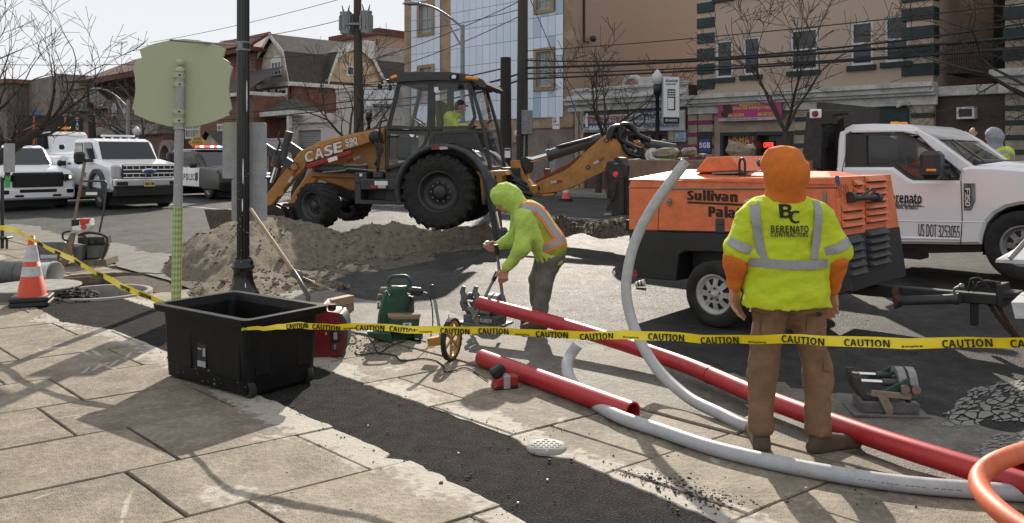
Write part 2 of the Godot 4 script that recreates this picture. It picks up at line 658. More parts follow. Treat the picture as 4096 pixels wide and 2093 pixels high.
func stain_map() -> ImageTexture:
	# dust of the saw cut along the strip, cement smears, oil and spray marks, where they lie on the sidewalk
	var n := 1024
	var f := PackedFloat32Array();f.resize(n*n)
	var a := nb(n,0.012,71)
	var b := nb(n,0.09,72)
	var c := nb(n,0.004,73)
	var per := PLAN.z/n
	var put := func(p: Vector2,r: float,w: float):
		var cx := (p.x - PLAN.x)/per
		var cy := (-p.y - PLAN.y)/per
		var R := r/per
		for y in range(maxi(0,int(cy - R)),mini(n,int(cy + R) + 1)):
			for x in range(maxi(0,int(cx - R)),mini(n,int(cx + R) + 1)):
				var d := Vector2(x - cx,y - cy).length()/R
				if d < 1: f[y*n + x] = maxf(f[y*n + x],w*(1 - d*d))
	for i in strip.size():
		var p := strip[i]
		if p.y > 3.2 and p.y < 11: put.call(p,0.30,1.0)
	var r := RandomNumberGenerator.new();r.seed = 5
	for i in 60:
		put.call(Vector2(r.randf_range(-4.5,3),r.randf_range(3.2,8)),r.randf_range(0.05,0.22),r.randf_range(0.25,0.55))
	# a row of sprayed survey marks beside the bin
	for l in [[590,1408,540,1440],[560,1405,600,1425],[520,1410,500,1432],[470,1440,430,1470],[400,1455,380,1475],[430,1450,370,1480],[355,1470,330,1490],[420,1462,455,1474],[330,1405,350,1418],[370,1402,395,1420]]:
		for k in 30:
			put.call(g2(lerpf(l[0],l[2],k/29.0),lerpf(l[1],l[3],k/29.0)),0.022,1.6)
	for l in [[0,1705,340,1655],[300,1670,760,1612],[140,1990,330,1935],[480,2093,520,1960]]:
		for k in 60: put.call(g2(lerpf(l[0],l[2],k/59.0),lerpf(l[1],l[3],k/59.0)),0.016,0.75)
	var out := PackedByteArray();out.resize(n*n*4)
	for i in n*n:
		var k := i*4
		var w := f[i]
		var al := 0.0
		if w > 0: al = clampf((w*1.25 + (a[i] - 128)/150.0 + (b[i] - 128)/160.0 - 0.62)*1.4,0,0.6)
		var dk := clampf((c[i] - 168)/60.0,0,0.5)*clampf((b[i] - 60)/90.0,0,1)
		if al > dk:
			out[k] = 178;out[k + 1] = 172;out[k + 2] = 163;out[k + 3] = int(al*255)
		else:
			out[k] = 84;out[k + 1] = 78;out[k + 2] = 72;out[k + 3] = int(dk*255)
	return tex(Image.create_from_data(n,n,false,Image.FORMAT_RGBA8,out))

func setting():
	strip = jag(pxs([60,1224,136,1224,249,1287,453,1320,590,1372,664,1405,850,1500,1088,1604,1322,1706,1564,1812,1549,1829,1622,1836,1918,1982,1990,2021,2040,2050,2138,2110,2300,2300,
		3100,2300,2860,2078,2687,2005,2578,1963,2425,1895,2283,1833,2156,1816,2048,1745,1708,1623,1459,1538,1317,1484,1244,1457,1100,1400,900,1320,656,1247,475,1190,392,1172,330,1196,215,1165]),0.05,0.024,3)
	pit = jag(pxs([195,1112,319,1098,543,1086,660,1090,720,1108,825,1138,790,1150,690,1166,600,1174,470,1192,330,1196,215,1150]),0.1,0.09,4)
	# ---- road, ground
	var g := Geo.new()
	g.quad(Vector3(-900,-1.3,300),Vector3(-900,-1.3,-1100),Vector3(900,-1.3,-1100),Vector3(900,-1.3,300))
	struct("ground",g,mk("earth",0.2,0.18,0.15,1.0))
	g = Geo.new()
	g.plan = Vector3(0,0,9.0)
	var ss := [-300.0,-120.0,-60.0,-40.0,-28.0,-20.0,-16.0,-13.2,-10.3,-7.0,-4.0,0.0,6.0,40.0]
	var rows := []
	for s in ss:
		var r := []
		for i in 31:
			var p := st2(s,4.72 + 21.28*i/30.0)
			var w := Vector3(p.x,0,-p.y)
			r.append(Vector3(w.x,road_y(w),w.z))
		rows.append(r)
	g.rows(rows,false,1)
	var road := mk("asphalt",0.60,0.592,0.58,0.64,0,"asphalt",0.6,"asphalt_n",1.6,true)
	road.metallic_specular = 0.42;road.roughness_texture = T.scuff
	road.detail_enabled = true;road.detail_albedo = T.wear;road.detail_blend_mode = BaseMaterial3D.BLEND_MODE_MUL;road.detail_uv_layer = BaseMaterial3D.DETAIL_UV_2
	struct("road",g,road)
	# gutter apron of pale concrete with a torn edge, a sheet on the road
	g = Geo.new()
	var fe := FastNoiseLite.new();fe.seed = 9;fe.frequency = 0.9
	var fb := FastNoiseLite.new();fb.seed = 10;fb.frequency = 0.22
	rows = []
	for i in 260:
		var s := 3.0 - i*0.1
		var w: float = 1.02 + 0.30*fb.get_noise_1d(s*3) + 0.16*fe.get_noise_1d(s*6)
		var r := []
		for j in 4:
			var p := st2(s,lerpf(4.70,4.70 + w,j/3.0))
			var q := Vector3(p.x,0,-p.y)
			r.append(q + Vector3.UP*(road_y(q) + 0.005))
		rows.append(r)
	g.rows(rows,false,1)
	struct("gutter",g,mk("gutterconc",0.42,0.42,0.42,0.75,0,"concrete",0.31,"concrete_n",1.0,true))
	# dark base seen in the joints of the sidewalk
	var sheet := PackedVector2Array([st2(-60,-12),st2(20,-12),st2(20,4.52),st2(-60,4.52)])
	g = Geo.new();g.x = Transform3D(FLAT,Vector3.ZERO)
	var pieces := []
	for q in Geometry2D.clip_polygons(sheet,pit): pieces.append(q)
	# the sheet is cut through the pit so that the hole is open
	var left := PackedVector2Array([st2(-60,-12),st2(-11.5,-12),st2(-11.5,4.52),st2(-60,4.52)])
	var right := PackedVector2Array([st2(-11.5,-12),st2(20,-12),st2(20,4.52),st2(-11.5,4.52)])
	for h in [left,right]:
		for q in Geometry2D.clip_polygons(h,pit): g.poly(q,-0.03)
	struct("sidewalk",g,mk("joint",0.055,0.05,0.045,0.95,0,"grain",4))
	var walk := get_node("sidewalk")
	var stains := stain_map()
	var tones := []
	for k in 5:
		var m := mk("slab%d" % k,0.66 - 0.04*(k % 3),0.60 - 0.04*(k % 3) - 0.012*(k % 2),0.53 - 0.04*(k % 3),0.8,0,"concrete",0.34,"concrete_n",0.9,true)
		m.detail_enabled = true;m.detail_albedo = stains;m.detail_blend_mode = BaseMaterial3D.BLEND_MODE_MIX;m.detail_uv_layer = BaseMaterial3D.DETAIL_UV_2
		tones.append(m)
	var count := 0
	for k in range(-6,26):
		var s0 := -3.27 - 0.787*k
		var s1 := s0 - 0.787
		var off: float = 0.72 if k % 2 != 0 else 1.0
		for n in range(-4,5):
			var t0 := off + 0.945*n
			var t1 := minf(t0 + 0.945,4.50)
			if t1 - t0 < 0.1: continue
			if n == 3 and t1 > 4.2: t1 = 4.50
			if n == 4 and t0 > 4.0: continue
			var q := PackedVector2Array([st2(s0 + 0.145*t0,t0),st2(s0 + 0.145*t1,t1),st2(s1 + 0.145*t1,t1),st2(s1 + 0.145*t0,t0)])
			var c := (q[0] + q[2])/2
			if c.y < 1.0 or absf(c.x) > c.y*0.9 + 1.5 or c.y > 22: continue
			var ins := Geometry2D.offset_polygon(q,-0.007)
			if ins.is_empty(): continue
			for a in Geometry2D.clip_polygons(jag(ins[0],0.12,0.006,k*31 + n),strip):
				for b in Geometry2D.clip_polygons(a,pit):
					if b.size() < 3: continue
					var gg := Geo.new();gg.x = Transform3D(FLAT,Vector3(0,rng.randf_range(-0.003,0.003),0));gg.plan = PLAN
					gg.prism(b,-0.04,0.0,0.006)
					part("slab",gg,tones[rng.randi() % 5],walk)
					count += 1
	# kerb stones
	for i in 22:
		var s0 := 2.0 - i*1.53
		var s1 := s0 - 1.52
		if s1 < -11.0 and s0 > -12.8: continue
		g = Geo.new();g.x = Transform3D(FLAT,Vector3(0,rng.randf_range(-0.004,0.003),0));g.plan = PLAN
		g.prism(jag(PackedVector2Array([st2(s0,4.53),st2(s0,4.69),st2(s1,4.69),st2(s1,4.53)]),0.15,0.012,i),-0.09,0.0,0.008)
		part("kerb_stone",g,tones[(i*3) % 5],walk)
	g = Geo.new();g.x = Transform3D(FLAT,Vector3.ZERO)
	g.prism(jag(PackedVector2Array([st2(-10.4,4.2),st2(-10.4,4.85),st2(-13.4,4.85),st2(-13.4,4.2)]),0.12,0.05,6),-0.5,-0.05)
	struct("kerb_bed",g,mk("kerbbed",0.3,0.28,0.26,0.95,0,"sand",0.8,"sand_n",1.0,true))
	# the strip of new asphalt
	g = Geo.new();g.x = Transform3D(FLAT,Vector3.ZERO)
	var f2 := FastNoiseLite.new();f2.seed = 12;f2.frequency = 3.0
	var st := Geometry2D.triangulate_polygon(strip)
	g.poly(strip,-0.008)
	struct("asphalt_strip",g,mk("freshasphalt",1,1,1,0.92,0,"newasph",0.75,"asphalt_n",1.8,true))
	M.freshasphalt.metallic_specular = 0.25
	# loose crumbs of asphalt along the strip
	g = Geo.new()
	for i in 1500:
		var e: Vector2
		if i < 900:
			if i < 380: e = g2(2440 + 420*(i/380.0) + absf(rng.randfn(0,110)),1890 + 150*(i/380.0) - absf(rng.randfn(0,12)))
			else: e = strip[rng.randi() % strip.size()] + Vector2(rng.randfn(0,0.07),rng.randfn(0,0.07))
		elif i < 1250: e = g2(rng.randfn(1480,90),rng.randfn(1385,22))
		else: e = g2(rng.randf_range(1100,3800),rng.randf_range(1250,2050))
		if e.y < 3 or e.y > 12: continue
		var rr := rng.randf_range(0.0015,0.005)*(1.0 if rng.randf() < 0.93 else 1.9)
		g.rock(Vector3(e.x,road_y(Vector3(e.x,0,-e.y)) + rr*0.5,-e.y),Vector3(rr*1.2,rr*0.8,rr),i)
	struct("asphalt_crumbs",g,mk("crumb",0.022,0.022,0.023,0.8),"stuff")
	pit_walls()
	# pale pebbles on the strip
	for q in [[1472,1703],[1833,1813],[2190,1920],[2072,2012]]:
		g = Geo.new()
		g.rock(gp(q[0],q[1]) + Vector3.UP*0.001,Vector3(0.006,0.004,0.005),int(q[0]),0.2)
		solo("pebble",g,M.white,"pale pebble on the black asphalt strip, " + {1472: "the one nearest the tote bin",1833: "level with the torn slab corner",2190: "below the round white cover",2072: "at the lower edge of the picture"}[q[0]],"pebble","pale pebbles on the asphalt strip")
	# far side: kerb, sidewalk, plots
	g = Geo.new();g.x = Transform3D(FLAT,Vector3.ZERO)
	g.prism(PackedVector2Array([st2(-320,26.0),st2(60,26.0),st2(60,26.16),st2(-320,26.16)]),-0.2,0.125,0.01)
	struct("far_kerb",g,mk("oldconc",0.27,0.255,0.235,0.85,0,"dirt",0.3,"concrete_n",0.6,true))
	g = Geo.new();g.x = Transform3D(FLAT,Vector3.ZERO)
	g.poly(PackedVector2Array([st2(-320,26.16),st2(60,26.16),st2(60,140),st2(-320,140)]),0.12)
	struct("far_sidewalk",g,mk("farconc",0.62,0.60,0.56,0.85,0,"concrete",0.3,"",1,true))
	# painted lines: one solid edge of the parking lane, a faded stop line
	g = Geo.new()
	for l in [[-70.0,-17.5,10.75,0.12],[-70.0,-12.0,14.9,0.1],[-70.0,-12.0,15.2,0.1]]:
		var r2 := []
		for i in 24:
			var s := lerpf(l[0],l[1],i/23.0)
			var row := []
			for w in [0.0,l[3]]:
				var p := st2(s,l[2] + w)
				var q := Vector3(p.x,0,-p.y)
				row.append(q + Vector3.UP*(road_y(q) + 0.006))
			r2.append(row)
		g.rows(r2,false,1)
	struct("lane_line",g,mk("roadpaint",0.6,0.6,0.57,0.7,0,"wear",0.4,"",1,true))
	cracked_paint()
	sand()

func pit_walls():
	var g := Geo.new()
	var c := Vector2.ZERO
	for p in pit: c += p
	c /= pit.size()
	var rr := []
	for lv in [[0.0,-0.012,0.0],[0.03,-0.12,0.04],[0.02,-0.3,0.08],[0.12,-0.5,0.12],[0.5,-0.62,0.1],[0.98,-0.66,0.04]]:
		var ring := []
		for i in pit.size():
			var p := pit[i].lerp(c,lv[0])
			ring.append(Vector3(p.x + rng.randf_range(-1,1)*lv[2]*0.4,lv[1] + rng.randf_range(-1,1)*lv[2]*0.3,-p.y))
		rr.append(ring)
	g.rows(rr,true,-1)
	g.fan(rr[-1],false)
	struct("pit",g,mk("sandwall",0.5,0.48,0.45,0.95,0,"sand",0.8,"sand_n",1.0,true))

func cracked_paint():
	var n := 512
	var f := FastNoiseLite.new()
	f.seed = 5;f.noise_type = FastNoiseLite.TYPE_CELLULAR;f.frequency = 0.02;f.fractal_type = FastNoiseLite.FRACTAL_NONE
	f.cellular_return_type = FastNoiseLite.RETURN_DISTANCE2_SUB;f.cellular_jitter = 1.0
	f.domain_warp_enabled = true;f.domain_warp_amplitude = 14;f.domain_warp_frequency = 0.03
	var im := f.get_image(n,n,false,false,false)
	im.convert(Image.FORMAT_L8)
	var a := f.get_image(n,n).get_data()
	var w := nb(n,0.01,88)
	var fi := nb(n,0.12,89)
	var out := PackedByteArray();out.resize(n*n*4)
	for i in n*n:
		var x := i % n
		var y := i/n
		var edge := mini(mini(x,n - x),mini(y,n - y))/70.0
		var on := a[i] > 20 + (255 - w[i])*0.12 and edge + (w[i] - 128)/110.0 > 0.35 and w[i] + fi[i]*0.3 > 118
		var s := 96 + fi[i]/5
		out[i*4] = s;out[i*4 + 1] = s;out[i*4 + 2] = s - 6;out[i*4 + 3] = 255 if on else 0
	var m := mk("crackpaint",1,1,1,0.7)
	m.albedo_texture = tex(Image.create_from_data(n,n,false,Image.FORMAT_RGBA8,out))
	m.transparency = BaseMaterial3D.TRANSPARENCY_ALPHA_SCISSOR
	var k := 0
	for q in [[3700,1720,3900,1545,4240,1500,4300,1690],[3830,1850,3990,1735,4400,1700,4400,1900]]:
		var g := Geo.new()
		var p := []
		for i in 4: p.append(gr(q[i*2],q[i*2 + 1]) + Vector3.UP*(0.008 + 0.004*k))
		g.quv(p[0],p[1],p[2],p[3])
		struct("crosswalk_marking",g,m)
		k += 1

func mound(n: String,near: Array,crest: Array,far: Array,sd: int,m: Material,amp := 0.05,cols := 170,rws := 44):
	var f := FastNoiseLite.new();f.seed = sd;f.frequency = 1.3;f.fractal_octaves = 3
	var f2 := FastNoiseLite.new();f2.seed = sd + 1;f2.frequency = 9.0;f2.fractal_octaves = 2
	var f3 := FastNoiseLite.new();f3.seed = sd + 2;f3.frequency = 0.9;f3.noise_type = FastNoiseLite.TYPE_CELLULAR
	var pick := func(a: Array,t: float) -> Vector3:
		var k := t*(a.size() - 1)
		var i := mini(int(k),a.size() - 2)
		var p0: Vector3 = a[maxi(i - 1,0)]
		var p3: Vector3 = a[mini(i + 2,a.size() - 1)]
		return (a[i] as Vector3).cubic_interpolate(a[i + 1],p0,p3,k - i)
	var rr := []
	for c in cols + 1:
		var t := c/float(cols)
		var N: Vector3 = pick.call(near,t)
		var C: Vector3 = pick.call(crest,t)
		var B: Vector3 = pick.call(far,t)
		var row := []
		for r in rws + 1:
			var w := r/float(rws)*2.0
			var p: Vector3
			if w < 1: p = Vector3(lerpf(N.x,C.x,w),lerpf(N.y,C.y,pow(sin(w*PI/2),1.25)),lerpf(N.z,C.z,w))
			else: p = Vector3(lerpf(C.x,B.x,w - 1),lerpf(C.y,B.y,1 - cos((w - 1)*PI/2)),lerpf(C.z,B.z,w - 1))
			var ed := minf(1.0,minf(minf(w,2 - w)*3.0,minf(t,1 - t)*14.0))
			var h := f.get_noise_3dv(p)*amp*2.2 + f2.get_noise_3dv(p)*amp*1.0 + f3.get_noise_3dv(p*3)*amp*0.9
			var base := road_y(p) - 0.02
			p.y = base + maxf(0.0,p.y - base)*minf(1.0,minf(t,1 - t)*12.0 + 0.0) + h*(0.3 + 0.7*ed)
			row.append(p)
		rr.append(row)
	var g := Geo.new()
	g.rows(rr,false,1)
	for i in int(amp * 14000):   # clods
		var q: Vector3 = rr[rng.randi_range(3,cols - 3)][rng.randi_range(1,rws - 2)]
		var s := rng.randf_range(0.006,0.02)*(2.0 if rng.randf() < 0.06 else 1.0)
		g.rock(q,Vector3(s*1.3,s,s),i,0.4)
	struct(n,g,m,"stuff")

func sand():
	var m := mk("sand",0.58,0.585,0.57,0.95,0,"sand",0.7,"sand_n",1.2,true)
	var md := mk("dampsand",0.40,0.395,0.38,0.95,0,"sand",0.7,"sand_n",1.2,true)
	var near := [];var crest := [];var far := []
	for e in [[610,1088,640,1070,12.2],[680,1112,720,985,12.6],[830,1140,860,908,13.0],[1000,1132,1010,868,13.4],[1110,1105,1120,868,13.7],[1230,1080,1240,888,13.7],[1340,1062,1330,918,13.5],[1430,1052,1400,928,13.3],[1520,1040,1500,898,13.6],[1620,1022,1600,893,13.8],[1740,1002,1740,920,14.0],[1850,985,1850,915,14.6],[1960,968,1950,895,15.2],[2030,960,2030,930,15.6]]:
		near.append(gr(e[0],e[1]));crest.append(at(e[2],e[3],e[4]))
		var q := at(e[2],e[3],e[4] + 1.1)
		far.append(Vector3(q.x,road_y(q) - 0.03,q.z))
	mound("sand_heap",near,crest,far,101,m,0.045)
	near = [];crest = [];far = []
	for e in [[760,1190,740,1160],[860,1205,900,1125],[1000,1215,1010,1100],[1110,1200,1120,1090],[1220,1180,1230,1105],[1330,1160,1330,1128],[1420,1150,1400,1140]]:
		var N := gr(e[0],e[1])
		near.append(N);var C := gr(e[2],e[3] + 22)
		crest.append(at(e[2],e[3],-C.z))
		var q := gr(e[2],e[3] - 4)
		far.append(Vector3(q.x,road_y(q) - 0.02,q.z))
	mound("sand_spill",near,crest,far,131,m,0.035,110,26)
	near = [];crest = [];far = []
	for e in [[2180,925,2190,895],[2240,940,2250,872],[2320,925,2330,885],[2400,945,2400,872],[2500,935,2500,875],[2600,935,2600,885]]:
		var N := gr(e[0],e[1] + 8)
		near.append(N)
		var C := at(e[2],e[3],-N.z + 0.6)
		crest.append(C)
		var q := at(e[2],e[3],-N.z + 1.4)
		far.append(Vector3(q.x,road_y(q) - 0.02,q.z))
	mound("dirt_spoil",near,crest,far,151,md,0.05,90,24)
	# tracked sand on the road around the heap
	near = [];crest = [];far = []
	for e in [[620,1098,700,1060],[900,1190,960,1120],[1180,1150,1180,1090],[1400,1105,1400,1060],[1650,1060,1650,1010],[1900,1005,1900,970],[2060,968,2060,940]]:
		var N := gr(e[0],e[1]);var C := gr(e[2],e[3])
		near.append(N);crest.append(C + Vector3.UP*0.03);var q := gr(e[2],e[3] - 22);far.append(q)
	mound("loose_sand",near,crest,far,171,md,0.02,120,14)
	# pile of spare asphalt at the head of the strip
	near = [];crest = [];far = []
	for e in [[185,1195,200,1185],[230,1212,240,1172],[290,1212,290,1160],[340,1208,345,1166],[400,1196,395,1172]]:
		var N := gp(e[0],e[1]);near.append(N);crest.append(at(e[2],e[3],-N.z + 0.35));far.append(at(e[2],e[3],-N.z + 0.7)*Vector3(1,0,1))
	mound("asphalt_heap",near,crest,far,191,mk("tarmac",0.35,0.35,0.35,0.75,0,"newasph",1.2,"asphalt_n",2.0,true),0.035,60,24)

# ---------------------------------------------------------------- buildings: helpers
func rect(t: Transform3D, u0: float, v0: float, u1: float, v1: float, z := 0.0) -> Array:   # x0, x1, y0, y1 on a front
	var m := (u0 + u1)/2
	return [lp(t,u0,(v0 + v1)/2,z).x,lp(t,u1,(v0 + v1)/2,z).x,lp(t,m,v1,z).y,lp(t,m,v0,z).y]
func bx(g: Geo,r: Array,z0: float,z1: float,b := 0.0):
	g.box(Vector3((r[0] + r[1])/2,(r[2] + r[3])/2,(z0 + z1)/2),Vector3(r[1] - r[0],r[3] - r[2],absf(z1 - z0)),b)
func wallx(g: Geo, x0: float, x1: float, y0: float, y1: float, holes: Array, z := 0.0, depth := 0.18):   # a front with real openings and their reveals
	var xs := [x0,x1]
	var ys := [y0,y1]
	for h in holes:
		xs.append_array([clampf(h[0],x0,x1),clampf(h[1],x0,x1)]);ys.append_array([clampf(h[2],y0,y1),clampf(h[3],y0,y1)])
	xs.sort();ys.sort()
	for i in xs.size() - 1:
		for j in ys.size() - 1:
			if xs[i + 1] - xs[i] < 1e-4 or ys[j + 1] - ys[j] < 1e-4: continue
			var c := Vector2((xs[i] + xs[i + 1])/2,(ys[j] + ys[j + 1])/2)
			var open := false
			for h in holes:
				if c.x > h[0] and c.x < h[1] and c.y > h[2] and c.y < h[3]: open = true
			if not open: g.quad(Vector3(xs[i],ys[j],z),Vector3(xs[i],ys[j + 1],z),Vector3(xs[i + 1],ys[j + 1],z),Vector3(xs[i + 1],ys[j],z))
	for h in holes:
		var a := Vector3(h[0],h[2],z);var b := Vector3(h[1],h[2],z);var c := Vector3(h[1],h[3],z);var d := Vector3(h[0],h[3],z)
		var k := Vector3(0,0,-depth)
		g.quad(a,b,b + k,a + k);g.quad(b,c,c + k,b + k);g.quad(c,d,d + k,c + k);g.quad(d,a,a + k,d + k)
func shell(g: Geo, x0: float, x1: float, y0: float, y1: float, depth: float, z := 0.0):   # sides, back and roof behind a front
	var a := Vector3(x0,y0,z);var b := Vector3(x1,y0,z)
	var up := Vector3(0,y1 - y0,0);var k := Vector3(0,0,-depth)
	g.quad(b,b + up,b + up + k,b + k)
	g.quad(a + k,a + k + up,a + up,a)
	g.quad(b + k,b + k + up,a + k + up,a + k)
	g.quad(a + up,a + up + k,b + up + k,b + up)
func window(p: Node,r: Array,fm: Material,z := -0.12,fw := 0.07,mull := 0,rail := 1,sm: Material = null,pm: Material = null,sill := 0.0):
	var g := Geo.new()
	var w: float = r[1] - r[0]
	var h: float = r[3] - r[2]
	bx(g,[r[0],r[0] + fw,r[2],r[3]],z - 0.03,z + 0.05)
	bx(g,[r[1] - fw,r[1],r[2],r[3]],z - 0.03,z + 0.05)
	bx(g,[r[0] + fw,r[1] - fw,r[3] - fw,r[3]],z - 0.03,z + 0.05)
	bx(g,[r[0] + fw,r[1] - fw,r[2],r[2] + fw],z - 0.03,z + 0.05)
	for i in rail:
		var y: float = r[2] + h*(i + 1)/(rail + 1)
		bx(g,[r[0] + fw,r[1] - fw,y - fw*0.4,y + fw*0.4],z - 0.025,z + 0.035)
	for i in mull:
		var x: float = r[0] + w*(i + 1)/(mull + 1)
		bx(g,[x - fw*0.35,x + fw*0.35,r[2] + fw,r[3] - fw],z - 0.02,z + 0.03)
	var o := part("window",g,fm,p)
	g = Geo.new()
	bx(g,[r[0] + fw*0.5,r[1] - fw*0.5,r[2] + fw*0.5,r[3] - fw*0.5],z - 0.02,z)
	part("pane",g,pm if pm else M.winglass,o)
	if sm:
		g = Geo.new()
		bx(g,[r[0] - 0.12,r[1] + 0.12,r[2] - sill,r[2] - 0.003],z - 0.02,0.09,0.01)
		part("sill",g,sm,o)

func buildings_right():
	var t := street(et*30.0)
	mk("beigebrick",0.52,0.40,0.315,0.85,0,"brick",0.78,"brick_n",0.8)
	mk("tanbrick",0.33,0.245,0.195,0.85,0,"brick",0.8,"brick_n",0.4)
	mk("darkbrick",0.075,0.055,0.05,0.85,0,"brick",0.75,"brick_n",0.8)
	mk("green",0.018,0.045,0.045,0.6,0,"dirt",0.6)
	mk("oldwhite",0.78,0.78,0.75,0.7,0,"dirt",0.5,"bumps",0.5)
	mk("cream",0.50,0.42,0.33,0.8,0,"dirt",0.5)
	mk("magenta",0.30,0.03,0.14,0.6,0,"dirt",0.6)
	mk("pinksign",0.42,0.03,0.17,0.45)
	mk("yellowink",0.72,0.55,0.05,0.5)
	mk("navy",0.03,0.05,0.2,0.5)
	mk("signwhite",0.66,0.66,0.68,0.5,0,"dirt",0.4)
	mk("shopdark",0.02,0.022,0.024,0.25)
	# ---- the beige brick corner building with green quoins
	var b := thing("shop_building","beige brick building with green quoins above a pink hair braiding shop sign","building",t)
	var x0 := lp(t,2790,300).x
	var x1 := lp(t,3733,300).x
	var ycor := lp(t,3100,383).y
	var top := ycor + 6.5
	var wins := []
	for w in [[2862,160,2931,311],[2971,146,3040,300],[3160,114,3271,282],[3402,85,3492,261],[3537,64,3636,247]]: wins.append(rect(t,w[0],w[1],w[2],w[3]))
	var n := wins.size()
	for i in n:
		var w: Array = wins[i].duplicate()
		w[2] += 3.3;w[3] += 3.3
		wins.append(w)
	var g := Geo.new()
	wallx(g,x0,x1,ycor,top,wins)
	shell(g,x0,x1,0.1,top,16.0)
	part("wall",g,M.beigebrick,b)
	mk("sash",0.82,0.82,0.82,0.5,0,"grain",1)
	for w in wins: window(b,w,M.sash,-0.10,0.09,0,1,M.green,null,0.2)
	# quoins
	for c in [[x0,x0 + 0.82],[x1 - 1.02,x1]]:
		for i in 12:
			g = Geo.new()
			var y: float = ycor + 0.42 + i*0.64
			bx(g,[c[0] - (0.0 if c[0] == x0 else 0.0),c[1] + (0.05 if c[1] == x1 else 0.0),y,y + 0.42],-0.5 if c[1] == x1 else -0.02,0.06,0.012)
			part("quoin",g,M.green,b)
	# cornice and entablature over the shops
	g = Geo.new()
	var xc := lp(t,2735,400,0.4).x
	for e in [[0.0,0.16,0.55],[-0.18,0.0,0.42],[-0.28,-0.18,0.30],[-0.52,-0.28,0.1],[-0.6,-0.52,0.13]]:
		bx(g,[xc,x1 + 0.15,ycor + e[0],ycor + e[1]],-0.02,e[2],0.012)
	part("cornice",g,M.oldwhite,b)
	# shop front
	var yb := 0.12
	var ys := ycor - 0.6
	g = Geo.new()
	var shopw := [rect(t,2885,520,3165,690),rect(t,3238,415,3628,690)]
	for s in shopw: s[2] = 0.5;s[3] = minf(s[3],ys - 0.1)
	shopw[0][3] = 2.62
	wallx(g,xc,x1,yb,ys,shopw,-0.05,0.5)
	part("shop_wall",g,M.cream,b)
	g = Geo.new()
	for s in shopw: bx(g,s,-0.56,-0.50)
	part("shop_window",g,M.shopdark,b)
	g = Geo.new()
	for s in shopw:
		for xx in [s[0],lerpf(s[0],s[1],0.5),s[1]]: bx(g,[xx - 0.07,xx + 0.07,s[2],s[3]],-0.5,-0.02)
		bx(g,[s[0] + 0.07,s[1] - 0.07,s[3] - 0.14,s[3]],-0.49,-0.02)
		bx(g,[s[0] + 0.07,s[1] - 0.07,s[2],s[2] + 0.12],-0.49,-0.02)
	part("shop_frame",g,M.green,b)
	g = Geo.new()
	var dk := rect(t,3238,412,3628,492)
	bx(g,[dk[0],dk[1],ys - 0.95,ys - 0.02],-0.3,0.0)
	part("dark_fascia",g,M.green,b)
	# striped piers
	for pu in [[2752,2789,"magenta"],[2793,2850,"magenta"],[3180,3228,"green"],[3647,3735,"green"]]:
		var r := rect(t,pu[0],450,pu[1],690,0.05)
		g = Geo.new();bx(g,[r[0],r[1],yb,ys],-0.06,0.06,0.01);part("pier",g,M.cream,b)
		for i in 6:
			g = Geo.new();bx(g,[r[0] - 0.02,r[1] + 0.02,yb + 0.35 + i*0.5,yb + 0.52 + i*0.5],-0.05,0.085,0.008);part("pier_band",g,M[pu[2]],b)
	# signs
	var sg := Transform3D(t.basis,t.origin)
	var r := rect(t,2871,403,3127,484,0.25)
	var s1 := thing("shop_sign","pink hair braiding sign with yellow lettering over the shop window","sign",t)
	g = Geo.new();bx(g,[r[0],r[1],r[2],r[3] + 0.12],0.14,0.26,0.01);part("panel",g,M.pinksign,s1)
	g = Geo.new();bx(g,[r[0] + 0.02,r[1] - 0.02,r[2] + 0.02,r[2] + 0.14],0.262,0.268);part("white_strip",g,M.signwhite,s1)
	var cx: float = (r[0] + r[1])/2
	var sh: float = r[3] - r[2]
	var sw: float = r[1] - r[0]
	text("AISHA'S",s1,Vector3(cx + 0.05,r[3] - 0.08,0.266),sw*0.33,0.24,M.yellowink,0.06)
	text("African Hair Braiding & Supply",s1,Vector3(cx + 0.15,r[3] - 0.29,0.266),sw*0.62,0.17,M.yellowink,0,Basis(),true)
	text("609-233-2624",s1,Vector3(cx - 0.55,r[2] + 0.25,0.266),sw*0.25,0.13,M.yellowink)
	text("609-347-2427",s1,Vector3(cx + 0.75,r[2] + 0.25,0.266),sw*0.25,0.13,M.yellowink)
	text("2724 Atlantic Ave",s1,Vector3(cx - 0.3,r[2] + 0.08,0.27),sw*0.5,0.08,M.navy,0,Basis(),false)
	g = Geo.new()   # two dark heads with braids printed at the left end
	for e in [[0.36,0.46,0.12,0.2],[0.55,0.36,0.15,0.34],[0.35,0.24,0.2,0.22]]: g.ball(Vector3(r[0] + e[0],r[2] + e[1]*sh/0.7 + 0.05,0.262),Vector3(e[2],e[3]*0.7,0.01),12,6)
	part("portrait",g,mk("portrait",0.05,0.025,0.02,0.6),s1)
	r = rect(t,2887,524,3037,640,-0.4)
	var s2 := thing("window_poster","magenta poster with yellow lettering inside the braiding shop window","poster",t)
	g = Geo.new();bx(g,[r[0],r[1],1.2,r[3]],-0.48,-0.46);part("sheet",g,M.pinksign,s2)
	cx = (r[0] + r[1])/2
	text("AISHA'S",s2,Vector3(cx,r[3] - 0.36,-0.455),1.35,0.42,M.yellowink)
	text("Hair Braiding",s2,Vector3(cx,r[3] - 0.78,-0.455),1.2,0.17,M.yellowink,0,Basis(),false)
	r = rect(t,3049,562,3096,604,-0.4)
	var s3 := thing("open_sign","small black sign with red glowing letters in the shop window","sign",t)
	g = Geo.new();bx(g,r,-0.5,-0.44);part("box",g,M.black,s3)
	text("OPEN",s3,Vector3((r[0] + r[1])/2,(r[2] + r[3])/2 + 0.03,-0.43),(r[1] - r[0])*0.8,0.2,lamp("neon",1.0,0.06,0.05,1.4),0,Basis(),false)
